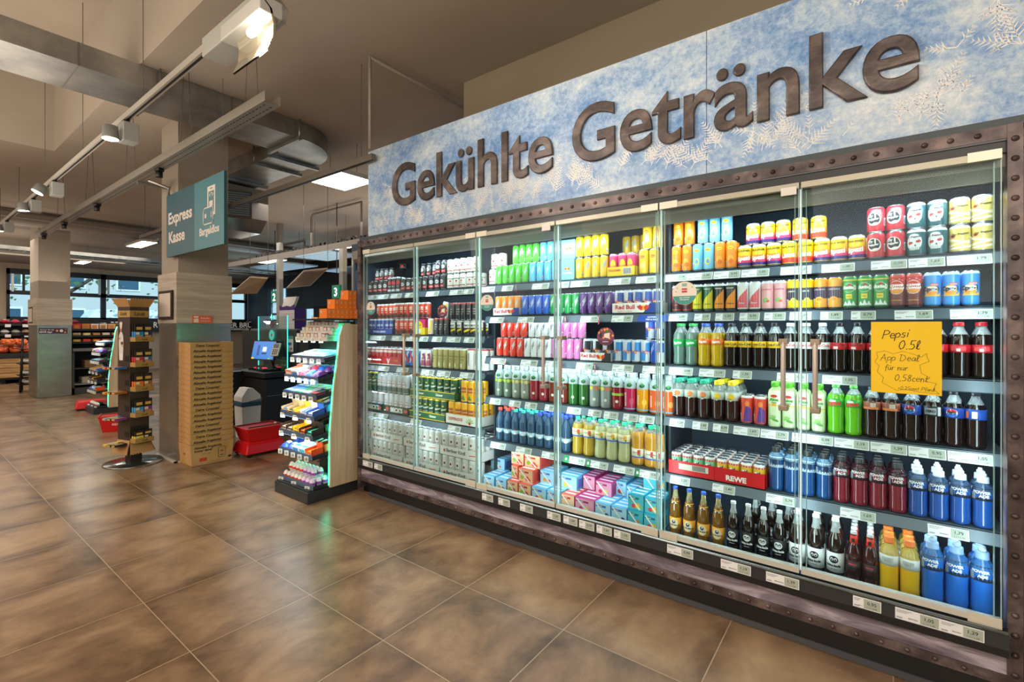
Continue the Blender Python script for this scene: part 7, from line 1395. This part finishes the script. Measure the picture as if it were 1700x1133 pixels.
# second track in front of the banner
t2 = MB(); t2.box(-9, 2.63, 2.86, -3.24, 2.675, 2.91, P('#7d776d', .4, .3)).box(-9, 2.645, 2.858, -3.24, 2.66, 2.86, BLACK); o = t2.build('lighting_track'); w = MB()
for x in (-3.4, -6.6, -8.8): w.tube([(x, 2.65, 2.9), (x, 2.65, ZC)], .003, P('#57544e', .5), 4)
w.build('hanging_wire', o); tag(o, 'dark track ending in front of the left edge of the frost banner', 'lighting track')
pp = MB(); pp.tube([(-3.225, 2.60, 2.93), (-3.225, 2.60, ZC - .02)], .013, P('#a59c8e', .5), 10); o = pp.build('conduit_pipe'); tag(o, 'vertical grey conduit rising from the track to the ceiling', 'pipe')
tag(MB().tube([(-3.22, 2.60, ZC - .03), (-3.22, 4.6, ZC - .03)], .014, P('#8d857a', .5), 10).build('conduit_pipe'), 'grey conduit running under the ceiling towards the bulkhead', 'pipe')
def panel_light(pts, z, lab, e=7):
    q = [atZ(px, py, z) for px, py in pts]; x0, x1 = min(p[0] for p in q), max(p[0] for p in q); y0, y1 = min(p[1] for p in q), max(p[1] for p in q)
    b = MB(); b.box(x0, y0, z, x1, y1, z + .05, P('#c9c2b6', .5)); b.box(x0, y1 - .02, z, x1, y1, z + .09, P('#e6e2da', .5)); o = b.build('panel_light'); m = MB(); m.box(x0 + .02, y0 + .02, z - .004, x1 - .02, y1 - .02, z, P('#fff4e4', .5, 0, 9))
    nx, ny = int((x1 - x0) / .05), int((y1 - y0) / .05)
    if (x1 - x0) > .3 and e == 7:
        for i in range(nx): 
            for j in range(ny): m.box(x0 + .03 + i * .05, y0 + .03 + j * .05, z - .006, x0 + .045 + i * .05, y0 + .045 + j * .05, z - .004, P('#b8a994', .5))
    m.build('diffuser', o); w = MB()
    for x in (x0 + .05, x1 - .05): w.tube([(x, (y0 + y1) / 2, z + .05), (x, (y0 + y1) / 2, ZC)], .003, P('#57544e', .5), 4)
    w.build('hanging_wire', o); tag(o, lab, 'ceiling light')
panel_light([(525, 305), (578, 316), (611, 298), (565, 285)], 3.3, 'bright dotted panel light left of the frost banner'); panel_light([(212, 408), (235, 400), (256, 404), (235, 412)], 3.3, 'bright square panel light left of the wooden pillar', 5); panel_light([(122, 437), (140, 433), (155, 434), (140, 439)], 3.3, 'small bright panel light above the far windows', 5)
panel_light([(552, 414), (570, 410), (594, 406), (580, 412)], 3.3, 'flat panel light behind the left end of the cooler frame', 5); panel_light([(425, 436), (440, 431), (466, 431), (450, 437)], 3.3, 'flat panel light above the left tilted mirror', 5)
# far pipes, tray and conduits
tag(MB().tube([(-12.75, -6, 3.565), (-12.75, 9.4, 3.565)], .14, P('#9b9288', .5), 14).build('large_pipe'), 'thick grey pipe crossing the ceiling behind the far pillar', 'pipe')
lt = MB(); lt.box(-15.2, -6, 3.18, -15.15, 9.4, 3.26, METAL).box(-14.75, -6, 3.18, -14.70, 9.4, 3.26, METAL)
for k in range(60): lt.box(-15.15, -5.9 + k * .25, 3.19, -14.75, -5.87 + k * .25, 3.21, METAL)
lt.box(-15.1, -6, 3.21, -14.8, 9.4, 3.25, P('#3a3734', .7)); tag(lt.build('ladder_cable_tray'), 'ladder-type cable tray running across the far ceiling', 'cable tray')
for i, (x, z) in enumerate(((-12.2, 3.5), (-16.6, 3.28))): tag(MB().tube([(x, -6, z), (x, 9.4, z)], .025, P('#8f877c', .5), 8).build('conduit_pipe'), ('thin conduit in front of the thick ceiling pipe', 'thin conduit nearest to the window wall')[i], 'pipe')
for i, (pa, pb, py, y, lab) in enumerate(((460, 506, 385, 7.05, 'right bent conduit frame under the back ceiling'), (517, 600, 357, 5.4, 'wide bent conduit frame left of the frost banner'))):
    x0, _, z0 = atY(pa, py, y); z0 = min(z0, ZC - .03); x1 = X_at(pb, y); tag(MB().tube([(x0, y, z0 - .75), (x0, y, z0 - .05), (x0 + .06, y, z0), (x1, y, z0), (x1, y, z0 - .6)], .022, P('#8a8176', .5), 8).build('bent_conduit_pipe'), lab, 'pipe')
t3 = MB(); y3 = 5.0; t3.box(-14.5, y3, 2.80, -5.2, y3 + .05, 2.90, P('#6f685e', .5))
for k in range(70):
    x = -14.3 + k * .13; t3.box(x, y3 + .05, 2.88, x + rg.uniform(.08, .2), y3 + .2, 2.92 + rg.uniform(0, .07), P('#2c2926', .7))
o = tag(t3.build('cable_rail'), 'long rail with loose dark cables under the back ceiling', 'cable rail')
for i, (x, y, w_, d_) in enumerate(((-9.4, 5.6, 1.3, .8), (-12.0, 5.9, 1.6, .9), (-11.2, 7.4, 1.8, 1.0))):
    b = MB(); b.box(x, y, 2.93, x + w_, y + d_, 2.96, P('#7f97a6', .3, .6))
    for k in range(int(w_ / .08)): b.box(x + .02 + k * .08, y + .03, 2.925, x + .05 + k * .08, y + d_ - .03, 2.93, P('#b4c8d4', .3, .6))
    for xx_ in (x + .1, x + w_ - .1): b.tube([(xx_, y + d_ / 2, 2.96), (xx_, y + d_ / 2, ZC)], .004, P('#57544e', .5), 4)
    tag(b.build('ceiling_grid_tray'), '%s bluish metal grid tray hanging in the dark back area' % ('nearest', 'middle', 'farthest')[i], 'cable tray')
b = MB(); b.box(-15.2, 9.38, 2.15, -6.0, 9.49, 2.85, P('#0e1013', .5)); tag(b.build('dark_fascia_panel'), 'wide black fascia panel above the back entrance', 'panel')
b = MB(); b.box(-8.9, 7.6, 1.9, -7.9, 7.7, 3.0, P('#2a2fae', .5, 0, .8)); b.tube([(-8.7, 7.65, 3), (-8.7, 7.65, ZC - .006)], .01, DARK).tube([(-8.1, 7.65, 3), (-8.1, 7.65, ZC - .006)], .01, DARK); tag(b.build('blue_poster'), 'deep blue lit poster high in the back right', 'poster')
lamp('AREA', 'entrance_daylight', (-14.0, 8.3, 2.0), 60, (.6, .85, 1), rot=(radians(-90), 0, 0), size=5, size_y=2)
for o in list(COL.objects):
    if o.type == 'MESH' and o.parent is None and 'category' not in o and 'kind' not in o: print('UNTAGGED', o.name)
